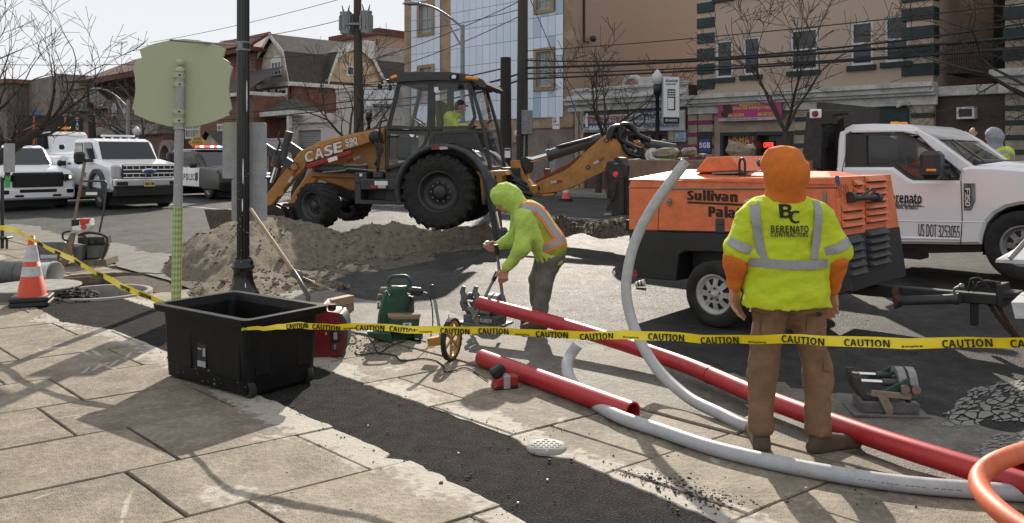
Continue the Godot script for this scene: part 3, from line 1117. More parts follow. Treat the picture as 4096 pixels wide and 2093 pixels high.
	var nl := OmniLight3D.new();nl.name = "neon_light";nl.light_color = Color(1,0.2,0.15);nl.light_energy = 0.02;nl.light_size = 0.1;nl.omni_range = 5;nl.shadow_enabled = true
	nl.position = Vector3((r[0] + r[1])/2,(r[2] + r[3])/2,-0.38);s3.add_child(nl)
	r = rect(t,2800,556,2843,608,0.09)
	var s4 := thing("pier_poster","blue poster in a black frame on the pink banded pier","poster",t)
	g = Geo.new();bx(g,[r[0] - 0.06,r[1] + 0.06,r[2] - 0.06,r[3] + 0.3],0.087,0.13,0.01);part("frame",g,M.black,s4)
	g = Geo.new();bx(g,r,0.13,0.137);part("sheet",g,M.navy,s4)
	text("5GB",s4,Vector3((r[0] + r[1])/2,r[2] + 0.28,0.14),0.5,0.22,M.print_white)
	camera_and_unit(t)
	# ---- dark brick infill with its alley, to the right
	var d := thing("dark_brick_building","low dark brick building with a white door and window air conditioner","building",t)
	var dx0 := x1 + 0.05
	var dx1 := lp(t,4022,480).x
	var dtop := lp(t,3900,372).y
	var door := rect(t,3750,545,3868,690)
	door[2] = 0.14
	g = Geo.new()
	wallx(g,dx0,dx1,0.1,dtop,[door],-0.25,0.12)
	shell(g,dx0,dx1,0.1,dtop,9.0,-0.25)
	part("wall",g,M.darkbrick,d)
	g = Geo.new();bx(g,[dx0,dx1,dtop - 0.05,dtop + 0.28],-0.4,-0.1,0.02);part("parapet",g,M.oldwhite,d)
	g = Geo.new();bx(g,[door[0],door[1],door[2],door[3]],-0.36,-0.31);var dp := part("door",g,M.white,d)
	g = Geo.new()
	for q in [[door[0] - 0.12,door[0],door[2],door[3] + 0.12],[door[1],door[1] + 0.12,door[2],door[3] + 0.12],[door[0],door[1],door[3],door[3] + 0.12]]: bx(g,q,-0.26,-0.19)
	part("door_frame",g,M.white,dp)
	# wall behind the alley, with a dark fire escape
	g = Geo.new()
	bx(g,[dx0 - 0.5,dx1 + 0.5,dtop,top],-7.2,-7.0)
	part("rear_wall",g,mk("soot",0.045,0.042,0.04,0.9,0,"dirt",0.3),d)
	var fe := thing("fire_escape","dark iron fire escape landing in the narrow alley","fire escape",t)
	for lv in 3:
		var y: float = dtop + 0.75 + lv*3.1
		g = Geo.new()
		for i in 12: bx(g,[dx0 + 0.1,dx1 - 0.1,y,y + 0.04],-1.0 - i*0.17,-0.9 - i*0.17)
		part("landing",g,M.dark,fe)
		g = Geo.new()
		bx(g,[dx0 + 0.1,dx1 - 0.1,y + 1.0,y + 1.05],-0.95,-0.9)
		bx(g,[dx0 + 0.1,dx1 - 0.1,y + 0.5,y + 0.53],-0.94,-0.91)
		for i in 26: bx(g,[dx0 + 0.12 + i*(dx1 - dx0 - 0.3)/25,dx0 + 0.14 + i*(dx1 - dx0 - 0.3)/25,y,y + 1.0],-0.935,-0.915)
		part("railing",g,M.dark,fe)
	var side := [dx0 + 0.01]
	g = Geo.new()   # side window of the corner building in the alley
	# ---- the next building with green bands
	var e := thing("banded_building","cream building with dark green bands beyond the dark brick wall","building",t)
	g = Geo.new();bx(g,[dx1,dx1 + 26,0.1,top],-12,0.02);part("wall",g,M.cream,e)
	g = Geo.new()
	var ec := lp(t,4060,330).y
	bx(g,[dx1 - 0.35,dx1 + 26,ec + 0.18,ec + 0.42],-0.02,0.5,0.02)
	bx(g,[dx1 - 0.15,dx1 + 26,ec - 0.35,ec + 0.18],-0.02,0.25,0.02)
	part("cornice",g,M.oldwhite,e)
	for i in 7:
		g = Geo.new();bx(g,[dx1 - 0.05,dx1 + 4,0.3 + i*0.47,0.3 + i*0.47 + 0.16],-0.4,0.06,0.01);part("band",g,M.green,e)
	for i in 8:
		g = Geo.new();bx(g,[dx1 - 0.05,dx1 + 1.2,ec + 0.7 + i*0.66,ec + 1.1 + i*0.66],-0.5,0.08,0.01);part("quoin",g,M.green,e)
	# ---- the low white shop building with two shops
	var lo := thing("low_shop_building","low white shop building with peeling parapet between the tan wall and pink bands","building",t)
	var lx0 := lp(t,2296,400).x
	var lx1 := xc - 0.02
	var ltop := lp(t,2480,357).y
	var sgn := rect(t,2335,463,2742,527,0.1)
	var openw := [lp(t,2420,560).x,lp(t,2690,560).x,0.7,sgn[2] - 0.15]
	g = Geo.new()
	wallx(g,lx0,lx1,0.1,sgn[3] + 0.3,[openw],0,0.5)
	shell(g,lx0,lx1,0.1,ltop,8.0)
	part("wall",g,mk("lowwall",0.16,0.09,0.10,0.8,0,"dirt",0.5),lo)
	g = Geo.new();bx(g,openw,-0.56,-0.5);part("shop_window",g,M.shopdark,lo)
	g = Geo.new()
	for k in 4: bx(g,[lerpf(openw[0],openw[1],k/3.0) - 0.05,lerpf(openw[0],openw[1],k/3.0) + 0.05,openw[2],openw[3]],-0.5,-0.05)
	part("shop_frame",g,M.galv,lo)
	var yy := sgn[3] as float + 0.3
	for i in 7:   # clapboards of the parapet, each its own board
		g = Geo.new()
		var bh := (ltop - yy - 0.75)/7.0
		g.box(Vector3((lx0 + lx1)/2,yy + 0.75 + bh*(i + 0.5),0.04),Vector3(lx1 - lx0,bh*1.02,0.05),0.0,Basis(Vector3.RIGHT,0.08))
		part("board",g,M.oldwhite,lo)
	g = Geo.new()
	for q in [[yy + 0.5,yy + 0.62,0.5],[yy + 0.3,yy + 0.5,0.36],[yy,yy + 0.3,0.12],[yy + 0.62,yy + 0.75,0.2]]: bx(g,[lx0 - 0.3,lx1,q[0],q[1]],-0.02,q[2],0.015)
	bx(g,[lx0,lx1,ltop,ltop + 0.14],-0.3,0.18,0.02)
	part("cornice",g,M.oldwhite,lo)
	for pu in [[2298,2313],[2318,2334]]:
		r = rect(t,pu[0],465,pu[1],690,0.1)
		g = Geo.new();bx(g,[r[0],r[1],0.12,yy],-0.02,0.1,0.01);part("pier",g,M.cream,lo)
	# its signs
	r = rect(t,2335,482,2521,528,0.15)
	var s5 := thing("barber_sign","blue and white barber shop sign behind the bare street tree","sign",t)
	g = Geo.new();bx(g,[r[0],r[1],r[2],r[3] + 0.25],0.1,0.2,0.01);part("panel",g,M.signwhite,s5)
	cx = (r[0] + r[1])/2
	g = Geo.new();bx(g,[r[0] + 0.02,r[1] - 0.02,r[2] + 0.22,r[3] - 0.12],0.2,0.206);part("blue_band",g,M.navy,s5)
	text("NEW YORK STYLES",s5,Vector3(cx,r[2] + 0.56,0.21),(r[1] - r[0])*0.85,0.32,M.red)
	text("BARBER SHOP",s5,Vector3(cx,r[2] + 0.22,0.21),(r[1] - r[0])*0.7,0.17,M.print_white)
	text("2708 Atlantic Ave",s5,Vector3(cx - 0.6,r[2] + 0.07,0.204),(r[1] - r[0])*0.5,0.09,M.navy)
	g = Geo.new();g.cyl(Vector3(r[0] + 0.25,r[2] + 0.25,0.22),Vector3(r[0] + 0.25,r[2] + 0.75,0.22),0.07,0.07,10);g.ball(Vector3(r[0] + 0.25,r[2] + 0.8,0.22),Vector3(0.08,0.08,0.04),10,6);part("barber_pole",g,M.print_white,s5)
	r = rect(t,2522,463,2741,524,0.15)
	var s6 := thing("phone_shop_sign","white phone shop sign with navy lettering and a round seal","sign",t)
	g = Geo.new();bx(g,[r[0],r[1],r[2],r[3] + 0.2],0.1,0.2,0.01);part("panel",g,M.signwhite,s6)
	text("Atlantic",s6,Vector3((r[0] + r[1])/2 + 0.15,r[2] + 0.78,0.205),(r[1] - r[0])*0.55,0.5,M.navy)
	text("communications",s6,Vector3((r[0] + r[1])/2 + 0.25,r[2] + 0.28,0.205),(r[1] - r[0])*0.62,0.26,M.navy)
	g = Geo.new();g.cyl(Vector3(r[0] + 0.5,r[2] + 0.55,0.2),Vector3(r[0] + 0.5,r[2] + 0.55,0.21),0.36,0.36,28);part("seal",g,M.navy,s6)
	g = Geo.new();g.cyl(Vector3(r[0] + 0.5,r[2] + 0.55,0.21),Vector3(r[0] + 0.5,r[2] + 0.55,0.214),0.27,0.27,28);part("seal_face",g,M.signwhite,s6)
	text("ATCB SHOP",s6,Vector3(r[0] + 0.5,r[2] + 0.55,0.217),0.46,0.12,M.navy)
	r = rect(t,2672,518,2743,567,0.1)
	var s7 := thing("network_poster","white and blue phone network poster under the phone shop sign","poster",t)
	g = Geo.new();bx(g,r,0.03,0.1,0.01);part("sheet",g,M.signwhite,s7)
	g = Geo.new();bx(g,[r[0] + 0.02,r[0] + 0.36,r[2] + 0.03,r[3] - 0.03],0.1,0.105);part("picture",g,mk("posterblue",0.05,0.25,0.45,0.5),s7)
	g = Geo.new();g.ball(Vector3(r[0] + 0.19,r[2] + 0.33,0.104),Vector3(0.11,0.16,0.01),12,6);g.ball(Vector3(r[0] + 0.17,r[2] + 0.16,0.104),Vector3(0.14,0.1,0.008),12,6);part("portrait",g,mk("posteryellow",0.5,0.3,0.05,0.6),s7)
	var ti := ["AMERICA'S","BEST","NETWORK"]
	for i in 3: text(ti[i],s7,Vector3(r[0] + 0.72,r[2] + 0.42 - i*0.16,0.105),0.6 if i != 1 else 0.3,0.12,M.posterblue)
	# roof things of the low building
	var ru := thing("roof_unit","white air unit and bent duct on the low shop roof","air conditioner",t)
	g = Geo.new()
	var rp := lp(t,2600,345,-1.5)
	g.box(rp + Vector3(0.2,0.1,0),Vector3(1.1,0.6,0.8),0.03);part("unit",g,M.oldwhite,ru)
	g = Geo.new()
	var tp := []
	for i in 10: tp.append(rp + Vector3(-1.0 + cos(PI - PI*i/9.0)*0.5,0.05 + sin(PI*i/9.0)*0.45,0))
	g.tube(tp,0.14,10);part("duct",g,M.oldwhite,ru)
	blue_building(t)

func camera_and_unit(t: Transform3D):
	var r := rect(t,3830,428,3902,476,0.0)
	var a := thing("window_air_conditioner","white framed window air conditioner in the dark brick wall","air conditioner",t)
	var g := Geo.new()
	for q in [[r[0],r[1],r[2],r[2] + 0.07],[r[0],r[1],r[3] - 0.07,r[3]],[r[0],r[0] + 0.07,r[2] + 0.07,r[3] - 0.07],[r[1] - 0.07,r[1],r[2] + 0.07,r[3] - 0.07]]: bx(g,q,-0.26,0.1,0.005)
	part("frame",g,M.white,a)
	g = Geo.new()
	for i in 9: bx(g,[r[0] + 0.07,r[1] - 0.07,r[2] + 0.08 + i*0.035,r[2] + 0.1 + i*0.035],-0.2,0.06)
	bx(g,[r[0] + 0.07,r[1] - 0.07,r[2] + 0.07,r[3] - 0.07],-0.2,0.03)
	part("grille",g,M.charcoal,a)
	var c := thing("security_camera","small white security camera on the dark shop fascia","camera",t)
	var p := lp(t,3590,428,0.1)
	g = Geo.new();g.cyl(p,p + Vector3(0.25,0.1,0.12),0.05,0.06,10);part("body",g,M.white,c)
	g = Geo.new();g.cyl(p + Vector3(0.2,0.12,0.02),p + Vector3(0.3,0.2,-0.1),0.02,0.02,8);part("bracket",g,M.white,c)

func blue_building(t: Transform3D):
	var b := thing("panel_building","tall office building with light blue wall panels and tan piers","building",t)
	var x0 := lp(t,1617,300).x
	var x1 := lp(t,2294,300).x
	var top := 12.4
	mk("tanstucco",0.52,0.36,0.235,0.85,0,"dirt",0.25)
	mk("brownstucco",0.33,0.26,0.24,0.85,0,"dirt",0.25)
	var wins := []
	for w in [[1676,20,1726,130],[1680,272,1726,390],[2145,-40,2203,37],[2145,207,2203,347]]: wins.append(rect(t,w[0],w[1],w[2],w[3],0.1))
	var g := Geo.new()
	var yb := lp(t,2200,470).y
	var yc := lp(t,2200,503).y
	wallx(g,x0,x1,yc,top,wins,0.0,0.25)
	part("wall",g,M.tanstucco,b)
	g = Geo.new()
	var door := rect(t,2190,580,2226,700)
	door[2] = 0.14
	wallx(g,x0,x1,0.1,yc,[door],-0.02,0.15)
	part("base_wall",g,M.brownstucco,b)
	g = Geo.new();bx(g,door,-0.16,-0.1);part("door",g,mk("greydoor",0.25,0.26,0.28,0.5),b)
	g = Geo.new();shell(g,x0,x1,0.1,top,13.0);part("side_wall",g,M.tanbrick,b)
	# panels: bays between the piers, each panel its own plate
	var shades := []
	for c in [[0.64,0.72,0.84],[0.60,0.69,0.82],[0.67,0.74,0.86],[0.36,0.47,0.58],[0.42,0.53,0.63]]: shades.append(mk("panel%d" % shades.size(),c[0],c[1],c[2],0.4))
	var n := 0
	for bay in [[1645,1760,5],[1803,2072,10],[2106,2253,5]]:
		var r := rect(t,bay[0],100,bay[1],450,0.03)
		var pw: float = (r[1] - r[0])/bay[2]
		g = Geo.new();bx(g,[r[0] - 0.03,r[1] + 0.03,yb - 0.03,11.6],0.0,0.02)
		if n > 0: pass
		var jt := Geo.new()
		wallx(jt,r[0] - 0.03,r[1] + 0.03,yb - 0.03,12.4,wins,0.012,0.01)
		part("panel_joints",jt,mk("jointbrown",0.2,0.15,0.12,0.8),b)
		for i in bay[2]:
			for j in 9:
				var q := [r[0] + i*pw + 0.012,r[0] + (i + 1)*pw - 0.012,yb + j*1.0 + 0.012,yb + (j + 1)*1.0 - 0.012]
				var cut := false
				for w in wins:
					if q[1] > w[0] - 0.14 and q[0] < w[1] + 0.14 and q[3] > w[2] - 0.14 and q[2] < w[3] + 0.14:
						# shorten the panel to the window surround, or drop it
						if q[2] < w[2] - 0.3: q[3] = minf(q[3],w[2] - 0.16)
						elif q[3] > w[3] + 0.3: q[2] = maxf(q[2],w[3] + 0.16)
						elif q[0] < w[0] - 0.3: q[1] = minf(q[1],w[0] - 0.16)
						elif q[1] > w[1] + 0.3: q[0] = maxf(q[0],w[1] + 0.16)
						else: cut = true
				if cut or q[3] - q[2] < 0.05 or q[1] - q[0] < 0.05: continue
				g = Geo.new();bx(g,q,0.015,0.045)
				var sh: int = rng.randi() % 3
				if bay[0] == 2106 and rng.randf() < 0.42: sh = 3 + rng.randi() % 2
				part("panel",g,shades[sh],b)
				n += 1
	for w in wins:
		g = Geo.new()
		for q in [[w[0] - 0.2,w[0],w[2] - 0.2,w[3] + 0.2],[w[1],w[1] + 0.2,w[2] - 0.2,w[3] + 0.2],[w[0],w[1],w[3],w[3] + 0.2],[w[0],w[1],w[2] - 0.2,w[2]]]: bx(g,q,0.0,0.13,0.012)
		part("window_surround",g,M.tanstucco,b)
		window(b,w,mk("alu",0.35,0.36,0.36,0.4),-0.05,0.06,1,1,null,mk("paleglass",0.22,0.25,0.25,0.08))
	g = Geo.new();bx(g,[x0,x1,yc - 0.12,yc + 0.04],-0.01,0.08,0.01);part("ledge",g,M.tanstucco,b)
	# a pipe with a lamp on the tan brick side
	var ts := Transform3D(Basis(et * -1.0, Vector3.UP, es), t * Vector3(x1, 0, 0))   # the side's own axes: z outwards
	ts.basis = Basis(et,Vector3.UP,es)
	var p0 := lp(ts,2337,0,0.06)
	var p1 := lp(ts,2337,165,0.06)
	var w := thing("wall_lamp","rusty pipe with a round floodlight on the bare tan brick wall","lamp",ts)
	g = Geo.new();g.tube([Vector3(p1.x,p0.y + 1.5,0.06),p1,p1 + Vector3(0.25,-0.05,0.05)],0.05,8);part("pipe",g,M.rust,w)
	g = Geo.new();g.ball(p1 + Vector3(0.45,0.15,0.2),Vector3(0.2,0.16,0.14));part("housing",g,M.dark,w)
	var gl := thing("globe_lamp","white globe lamp beside a box on the brown base wall","lamp",t)
	var q0 := lp(t,2067,535,0.15)
	g = Geo.new();g.ball(q0,Vector3(0.16,0.2,0.14));part("globe",g,M.white,gl)
	g = Geo.new();g.box(q0 + Vector3(-0.25,0.0,-0.1),Vector3(0.3,0.9,0.12),0.01);part("wall_plate",g,M.tanstucco,gl)

func buildings_left():
	mk("shingle",0.085,0.074,0.066,0.9,0,"dirt",0.5,"bumps",1)
	mk("clapboard_red",0.26,0.115,0.08,0.8,0,"dirt",0.4)
	mk("clapboard_beige",0.66,0.56,0.44,0.8,0,"dirt",0.4)
	mk("clapboard_yellow",0.66,0.52,0.34,0.8,0,"dirt",0.4)
	mk("whitewash",0.58,0.53,0.49,0.85,0,"brick",0.6,"brick_n",0.6)
	mk("terracotta",0.16,0.05,0.032,0.8,0,"dirt",0.5)
	mk("redbrick",0.22,0.10,0.075,0.85,0,"brick",0.6,"brick_n",0.6)
	mk("brownbrick",0.23,0.165,0.135,0.85,0,"brick",0.6,"brick_n",0.6)
	mk("stonebrown",0.21,0.165,0.135,0.85,0,"dirt",0.3)
	# ---- house with gambrel gables
	var t := street(et*31.0)
	var h := thing("gambrel_house","brown shingled gambrel roof house with beige gable and red clapboards","house",t)
	var gp_ := l2(t,[1035,337,1053,225,1095,150,1144,212,1165,325])
	var x0 := gp_[0].x;var x1 := gp_[4].x
	var ye := gp_[4].y
	gp_[0].y = ye
	var apex := gp_[2]
	var ls := gp_[1];var rs := gp_[3]
	ls.y = rs.y
	var dep := 17.0
	var g := Geo.new()
	g.prism([Vector2(x0,ye),ls,apex,rs,Vector2(x1,ye)],-0.3,0.0)
	var gable := part("gable",g,M.clapboard_beige,h)
	for i in 16:   # siding boards lapped over one another
		var y := ye + 0.12 + i*(apex.y - ye - 0.5)/16.0
		var wl := lerpf(x0,ls.x,clampf((y - ye)/(ls.y - ye),0,1)) if y < ls.y else lerpf(ls.x,apex.x,(y - ls.y)/(apex.y - ls.y))
		var wr := lerpf(x1,rs.x,clampf((y - ye)/(rs.y - ye),0,1)) if y < rs.y else lerpf(rs.x,apex.x,(y - rs.y)/(apex.y - rs.y))
		g = Geo.new();g.box(Vector3((wl + wr)/2,y,0.02),Vector3(maxf(0.1,wr - wl - 0.2),0.24,0.03),0,Basis(Vector3.RIGHT,0.09));part("board",g,M.clapboard_beige,gable)
	g = Geo.new()
	var out := [Vector2(x0 - 0.3,ye - 0.1),ls + Vector2(-0.25,0.1),apex + Vector2(0,0.25),rs + Vector2(0.25,0.1),Vector2(x1 + 0.3,ye - 0.1)]
	for i in 4:
		var a: Vector2 = out[i];var b: Vector2 = out[i + 1]
		g.quad(Vector3(a.x,a.y,0.35),Vector3(b.x,b.y,0.35),Vector3(b.x,b.y,-dep),Vector3(a.x,a.y,-dep))
		g.quad(Vector3(a.x,a.y - 0.12,0.35),Vector3(b.x,b.y - 0.12,0.35),Vector3(b.x,b.y - 0.12,-dep),Vector3(a.x,a.y - 0.12,-dep))
	var roof := part("roof",g,M.shingle,h)
	g = Geo.new()
	for i in 4:
		var a: Vector2 = out[i];var b: Vector2 = out[i + 1]
		g.prism([a + Vector2(0,0.02),b + Vector2(0,0.02),b - Vector2(0,0.3),a - Vector2(0,0.3)],0.351,0.4)
	g.box(Vector3((x0 + x1)/2,ye - 0.2,0.2),Vector3(x1 - x0 + 0.6,0.3,0.5))
	g.box(Vector3(x1 + 0.22,ye - 0.2,-dep/2),Vector3(0.24,0.28,dep))
	part("bargeboard",g,M.oldwhite,roof)
	var wr2 := rect(t,1089,245,1130,302)
	window(h,wr2,M.white,0.08,0.12,2,1)
	g = Geo.new()
	var arc := []
	for i in 9: arc.append(Vector2((wr2[0] + wr2[1])/2 - cos(PI*i/8.0)*(wr2[1] - wr2[0])/2,wr2[3] + sin(PI*i/8.0)*0.42))
	g.prism(arc,0.04,0.12);part("fanlight",g,M.white,h)
	# floors below: red clapboards on the front and along the side
	g = Geo.new()
	g.box(Vector3((x0 + x1)/2,(ye + 0.1)/2,-dep/2 - 0.02),Vector3(x1 - x0 - 0.1,ye - 0.4,dep - 0.1))
	g.prism([Vector2(x0 + 0.5,0.1),Vector2(x1 - 0.2,0.1),Vector2(x1 - 0.2,ye - 0.35),Vector2(x0 + 0.5,ye - 0.35)],0.0,0.4)
	var wall := part("wall",g,M.clapboard_red,h)
	for i in 30:
		g = Geo.new();g.box(Vector3(x1 - 0.03,0.3 + i*(ye - 0.7)/30.0,-dep/2),Vector3(0.05,0.2,dep - 0.4),0,Basis(Vector3.BACK,-0.12));part("board",g,M.clapboard_red,wall)
	for u in [[1056,363,1073,434],[1083,358,1101,430],[1113,355,1149,427]]: window(h,rect(t,u[0],u[1],u[2],u[3],0.42),M.white,0.45,0.12)
	# side gable over the roof, facing up the street
	var ts := Transform3D(Basis(et,Vector3.UP,es),t*Vector3(x1 + 0.1,0,0))
	var q := l2(ts,[1303,325,1343,213,1420,172,1482,205,1537,340],0.2)
	var yq := (q[0].y + q[4].y)/2
	q[0].y = yq;q[4].y = yq
	q[3].y = q[1].y
	g = Geo.new();g.x = t.affine_inverse()*ts
	g.prism(q,0.0,0.2);part("side_gable",g,M.clapboard_yellow,h)
	g = Geo.new();g.x = t.affine_inverse()*ts
	for i in 4:
		var a := q[i];var b := q[i + 1]
		g.quad(Vector3(a.x,a.y + 0.12,0.5),Vector3(b.x,b.y + 0.12,0.5),Vector3(b.x,b.y + 0.12,-4),Vector3(a.x,a.y + 0.12,-4))
	part("side_roof",g,M.shingle,h)
	g = Geo.new();g.x = t.affine_inverse()*ts
	for i in 4: g.prism([q[i] + Vector2(0,0.15),q[i + 1] + Vector2(0,0.15),q[i + 1] - Vector2(0.0,0.35),q[i] - Vector2(0.0,0.35)],0.501,0.56)
	part("side_bargeboard",g,M.oldwhite,h)
	var wq := l2(ts,[1384,262,1418,305],0.22)
	var wn := Node3D.new();wn.name = "side_window";h.add_child(wn);wn.transform = t.affine_inverse()*ts
	g = Geo.new();bx(g,[wq[0].x,wq[1].x,wq[1].y,wq[0].y],0.2,0.26);part("frame",g,M.white,wn)
	g = Geo.new();bx(g,[wq[0].x + 0.15,wq[1].x - 0.15,wq[1].y + 0.12,wq[0].y - 0.12],0.2,0.27);part("pane",g,M.winglass,wn)
	# chimney and the porch at the front
	g = Geo.new();g.x = t.affine_inverse()*ts
	var ch := lp(ts,1468,190,-1.5)
	g.box(ch + Vector3(0,-0.6,0),Vector3(0.9,2.2,0.8));part("chimney",g,M.oldwhite,h)
	var po := rect(t,1018,448,1172,470,2.2)
	g = Geo.new()
	var pa := Vector3(po[0] - 0.2,po[3],2.6);var pb := Vector3(po[1] + 0.3,po[3],2.6)
	var pk := Vector3((po[0] + po[1])/2,po[3] + 1.1,0.6)
	g.tri(pa,pk,pb);g.tri(pb,pk,Vector3(pb.x,pb.y,0));g.tri(pa,Vector3(pa.x,pa.y,0),pk)
	var pr := part("porch_roof",g,M.shingle,h)
	g = Geo.new();bx(g,[po[0] - 0.25,po[1] + 0.35,po[3] - 0.32,po[3]],0.0,2.65);part("fascia",g,M.oldwhite,pr)
	for x in [po[0] + 0.2,po[1] - 0.1]:
		g = Geo.new();bx(g,[x - 0.14,x + 0.14,0.1,po[3] - 0.3],2.3,2.55);part("porch_post",g,M.oldwhite,h)
	var rl := rect(t,1065,553,1172,592,2.5)
	g = Geo.new()
	bx(g,[rl[0],rl[1],rl[3] - 0.1,rl[3]],2.42,2.52);bx(g,[rl[0],rl[1],rl[2],rl[2] + 0.1],2.42,2.52)
	for i in 22: bx(g,[lerpf(rl[0],rl[1],i/22.0),lerpf(rl[0],rl[1],i/22.0) + 0.09,rl[2],rl[3]],2.45,2.5)
	part("railing",g,M.white,h)
	g = Geo.new();bx(g,[po[0],po[1],0.1,rl[2]],0.0,2.4);part("porch_base",g,M.clapboard_red,h)
	window(h,rect(t,1084,490,1108,555,0.4),M.oldwhite,0.45,0.12)
	# ---- low whitewashed building with a roller shutter
	var t2 := street(et*29.6)
	var w := thing("whitewashed_building","low whitewashed brick building with a grey roller shutter","building",t2)
	var a0 := lp(t2,1170,500).x;var a1 := lp(t2,1345,500).x;var a2 := lp(t2,1617,500).x
	var h1 := lp(t2,1250,458).y;var h2 := lp(t2,1500,348).y
	var sh := rect(t2,1192,521,1283,690)
	sh[2] = 0.12
	g = Geo.new()
	wallx(g,a0,a1,0.1,h1,[sh],0,0.25);shell(g,a0,a1,0.1,h1,9)
	wallx(g,a1,a2,0.1,h2,[],0,0.2);shell(g,a1,a2,0.1,h2,9)
	part("wall",g,M.whitewash,w)
	var sn := part("roller_shutter",Geo.new().box_of(Vector3((sh[0] + sh[1])/2,(sh[2] + sh[3])/2,-0.25),Vector3(sh[1] - sh[0],sh[3] - sh[2],0.04)),M.whitewash,w)
	for i in 22:
		var y: float = sh[2] + (i + 0.5)*(sh[3] - sh[2])/22.0
		g = Geo.new();g.cyl(Vector3(sh[0],y,-0.22),Vector3(sh[1],y,-0.22),0.06,0.06,6);part("slat",g,M.greyplate,sn)
	g = Geo.new();bx(g,[a0 - 0.1,a1,h1 - 0.6,h1],-0.1,0.2,0.03);bx(g,[a1,a2,h2 - 0.15,h2 + 0.1],-0.2,0.1,0.03);part("coping",g,M.whitewash,w)
	var aw := rect(t2,1440,362,1600,428,0.2)
	for i in 14:
		var k := i/13.0
		g = Geo.new();g.box(Vector3(lerpf(aw[0],aw[1],0.5),lerpf(aw[2] + 0.2,aw[3],k),0.6 - 0.35*k),Vector3(aw[1] - aw[0],0.07,0.10),0,Basis(Vector3.BACK,-0.05));part("awning_slat",g,M.white,w)
	# white fence between the houses
	var fr := rect(t2,1062,632,1262,720,0.3)
	var fn := thing("vinyl_fence","pale board fence in front of the gambrel house porch","fence",t2)
	for i in 26:
		g = Geo.new();bx(g,[lerpf(fr[0] - 12,fr[1],i/26.0),lerpf(fr[0] - 12,fr[1],(i + 1)/26.0) - 0.02,0.12,fr[3]],0.25,0.3);part("plank",g,M.greyplate,fn)
	# ---- brick tower with arched openings, far behind
	var t3 := street(et*62.0)
	var tw := thing("brick_tower","far brick tower with a row of arches under a red parapet","tower",t3)
	var tr := rect(t3,1330,155,1515,300)
	var ho := []
	for i in 12: ho.append([lerpf(tr[0],tr[1],(i + 0.25)/12.0),lerpf(tr[0],tr[1],(i + 0.75)/12.0),tr[3] - 1.3,tr[3] - 0.5])
	g = Geo.new();wallx(g,tr[0],tr[1],0.1,tr[3],ho,0,0.8);shell(g,tr[0],tr[1],0.1,tr[3],9);part("wall",g,mk("pinkstone",0.33,0.22,0.17,0.85),tw)
	g = Geo.new();bx(g,[tr[0] - 0.4,tr[1] + 0.4,tr[3],tr[3] + 0.8],-9.4,0.4);part("parapet",g,M.terracotta,tw)
	# ---- red building with a tiled roof, mostly behind the green sign
	var t4 := street(et*30.5)
	var r := thing("tiled_roof_building","red building with rows of terracotta roof tiles behind the green sign","building",t4)
	var b0 := lp(t4,470,400).x;var b1 := lp(t4,1022,400).x
	var e0 := lp(t4,960,205).y
	var rt := lp(t4,1000,152,-4).y
	g = Geo.new();g.box(Vector3((b0 + b1)/2,e0/2 + 0.05,-4.5),Vector3(b1 - b0,e0,9));part("wall",g,M.redbrick,r)
	g = Geo.new()
	var ov := 0.9
	for rr in [[Vector3(b0 - ov,e0,ov),Vector3(b1 + ov,e0,ov),Vector3(b1 - 5,rt,-4),Vector3(b0 + 8,rt,-4)],[Vector3(b1 + ov,e0,ov),Vector3(b1 + ov,e0,-9),Vector3(b1 - 5,rt,-5),Vector3(b1 - 5,rt,-4)],[Vector3(b0 - ov,e0,-9),Vector3(b0 - ov,e0,ov),Vector3(b0 + 8,rt,-4),Vector3(b0 + 8,rt,-5)]]:
		g.quad(rr[0],rr[3],rr[2],rr[1])
	g.box(Vector3((b0 + b1)/2,e0 - 0.15,-4.05),Vector3(b1 - b0 + 1.8,0.3,9.9))
	var rf := part("roof",g,M.terracotta,r)
	var tl := Geo.new()
	tl.cyl(Vector3(0,0,0),Vector3(0,0,1),0.14,0.14,6,false)
	var tm := tl.mesh()
	for i in 70:   # each ridge of barrel tiles, up the front slope
		var x := lerpf(b0 - 0.8,b1 + 0.8,i/69.0)
		var top_z := -4.0
		var k := 1.0
		if x < b0 + 8: k = clampf((x - b0 + ov)/(8 + ov),0.05,1)
		if x > b1 - 5: k = clampf((b1 + ov - x)/(5 + ov),0.05,1)
		var p0 := Vector3(x,e0 + 0.06,ov);var p1 := Vector3(x,lerpf(e0,rt,k) + 0.06,lerpf(ov,top_z,k))
		var o := part("tile",tm,M.terracotta,rf)
		var z := (p1 - p0)
		o.transform = Transform3D(Basis(Vector3.RIGHT,(z.normalized()).cross(Vector3.RIGHT),z),p0)
	for u in [[935,225,950,262],[1005,228,1022,268]]: window(r,rect(t4,u[0],u[1],u[2],u[3],0.05),M.redbrick,0.05,0.15,1)
	var lr := rect(t4,905,268,1045,370,2.0)
	g = Geo.new();g.quad(Vector3(lr[0],lr[2],3.0),Vector3(lr[0],lr[3],0.2),Vector3(lr[1],lr[3],0.2),Vector3(lr[1],lr[2],3.0));part("lower_roof",g,M.shingle,r)
	g = Geo.new();bx(g,[lr[0],lr[1],0.1,lr[2] - 0.35],0.0,2.6);part("lower_wall",g,M.clapboard_red,r)
	g = Geo.new();bx(g,[lr[0],lr[1],lr[2] - 0.35,lr[2] - 0.1],0.0,3.0);part("gutter",g,M.oldwhite,r)
	for u in [[742,480,800,555],[870,495,900,545]]: window(r,rect(t4,u[0],u[1],u[2],u[3],3.2),M.oldwhite,3.2,0.15,1)
	g = Geo.new()
	var pg := l2(t4,[800,600,838,535,905,600],5.0)
	var low := rect(t4,735,590,905,610,5.0)
	g.box(Vector3((low[0] + low[1])/2,low[2]/2,2.5),Vector3(low[1] - low[0],low[2],5.0));part("porch_wall",g,M.clapboard_beige,r)
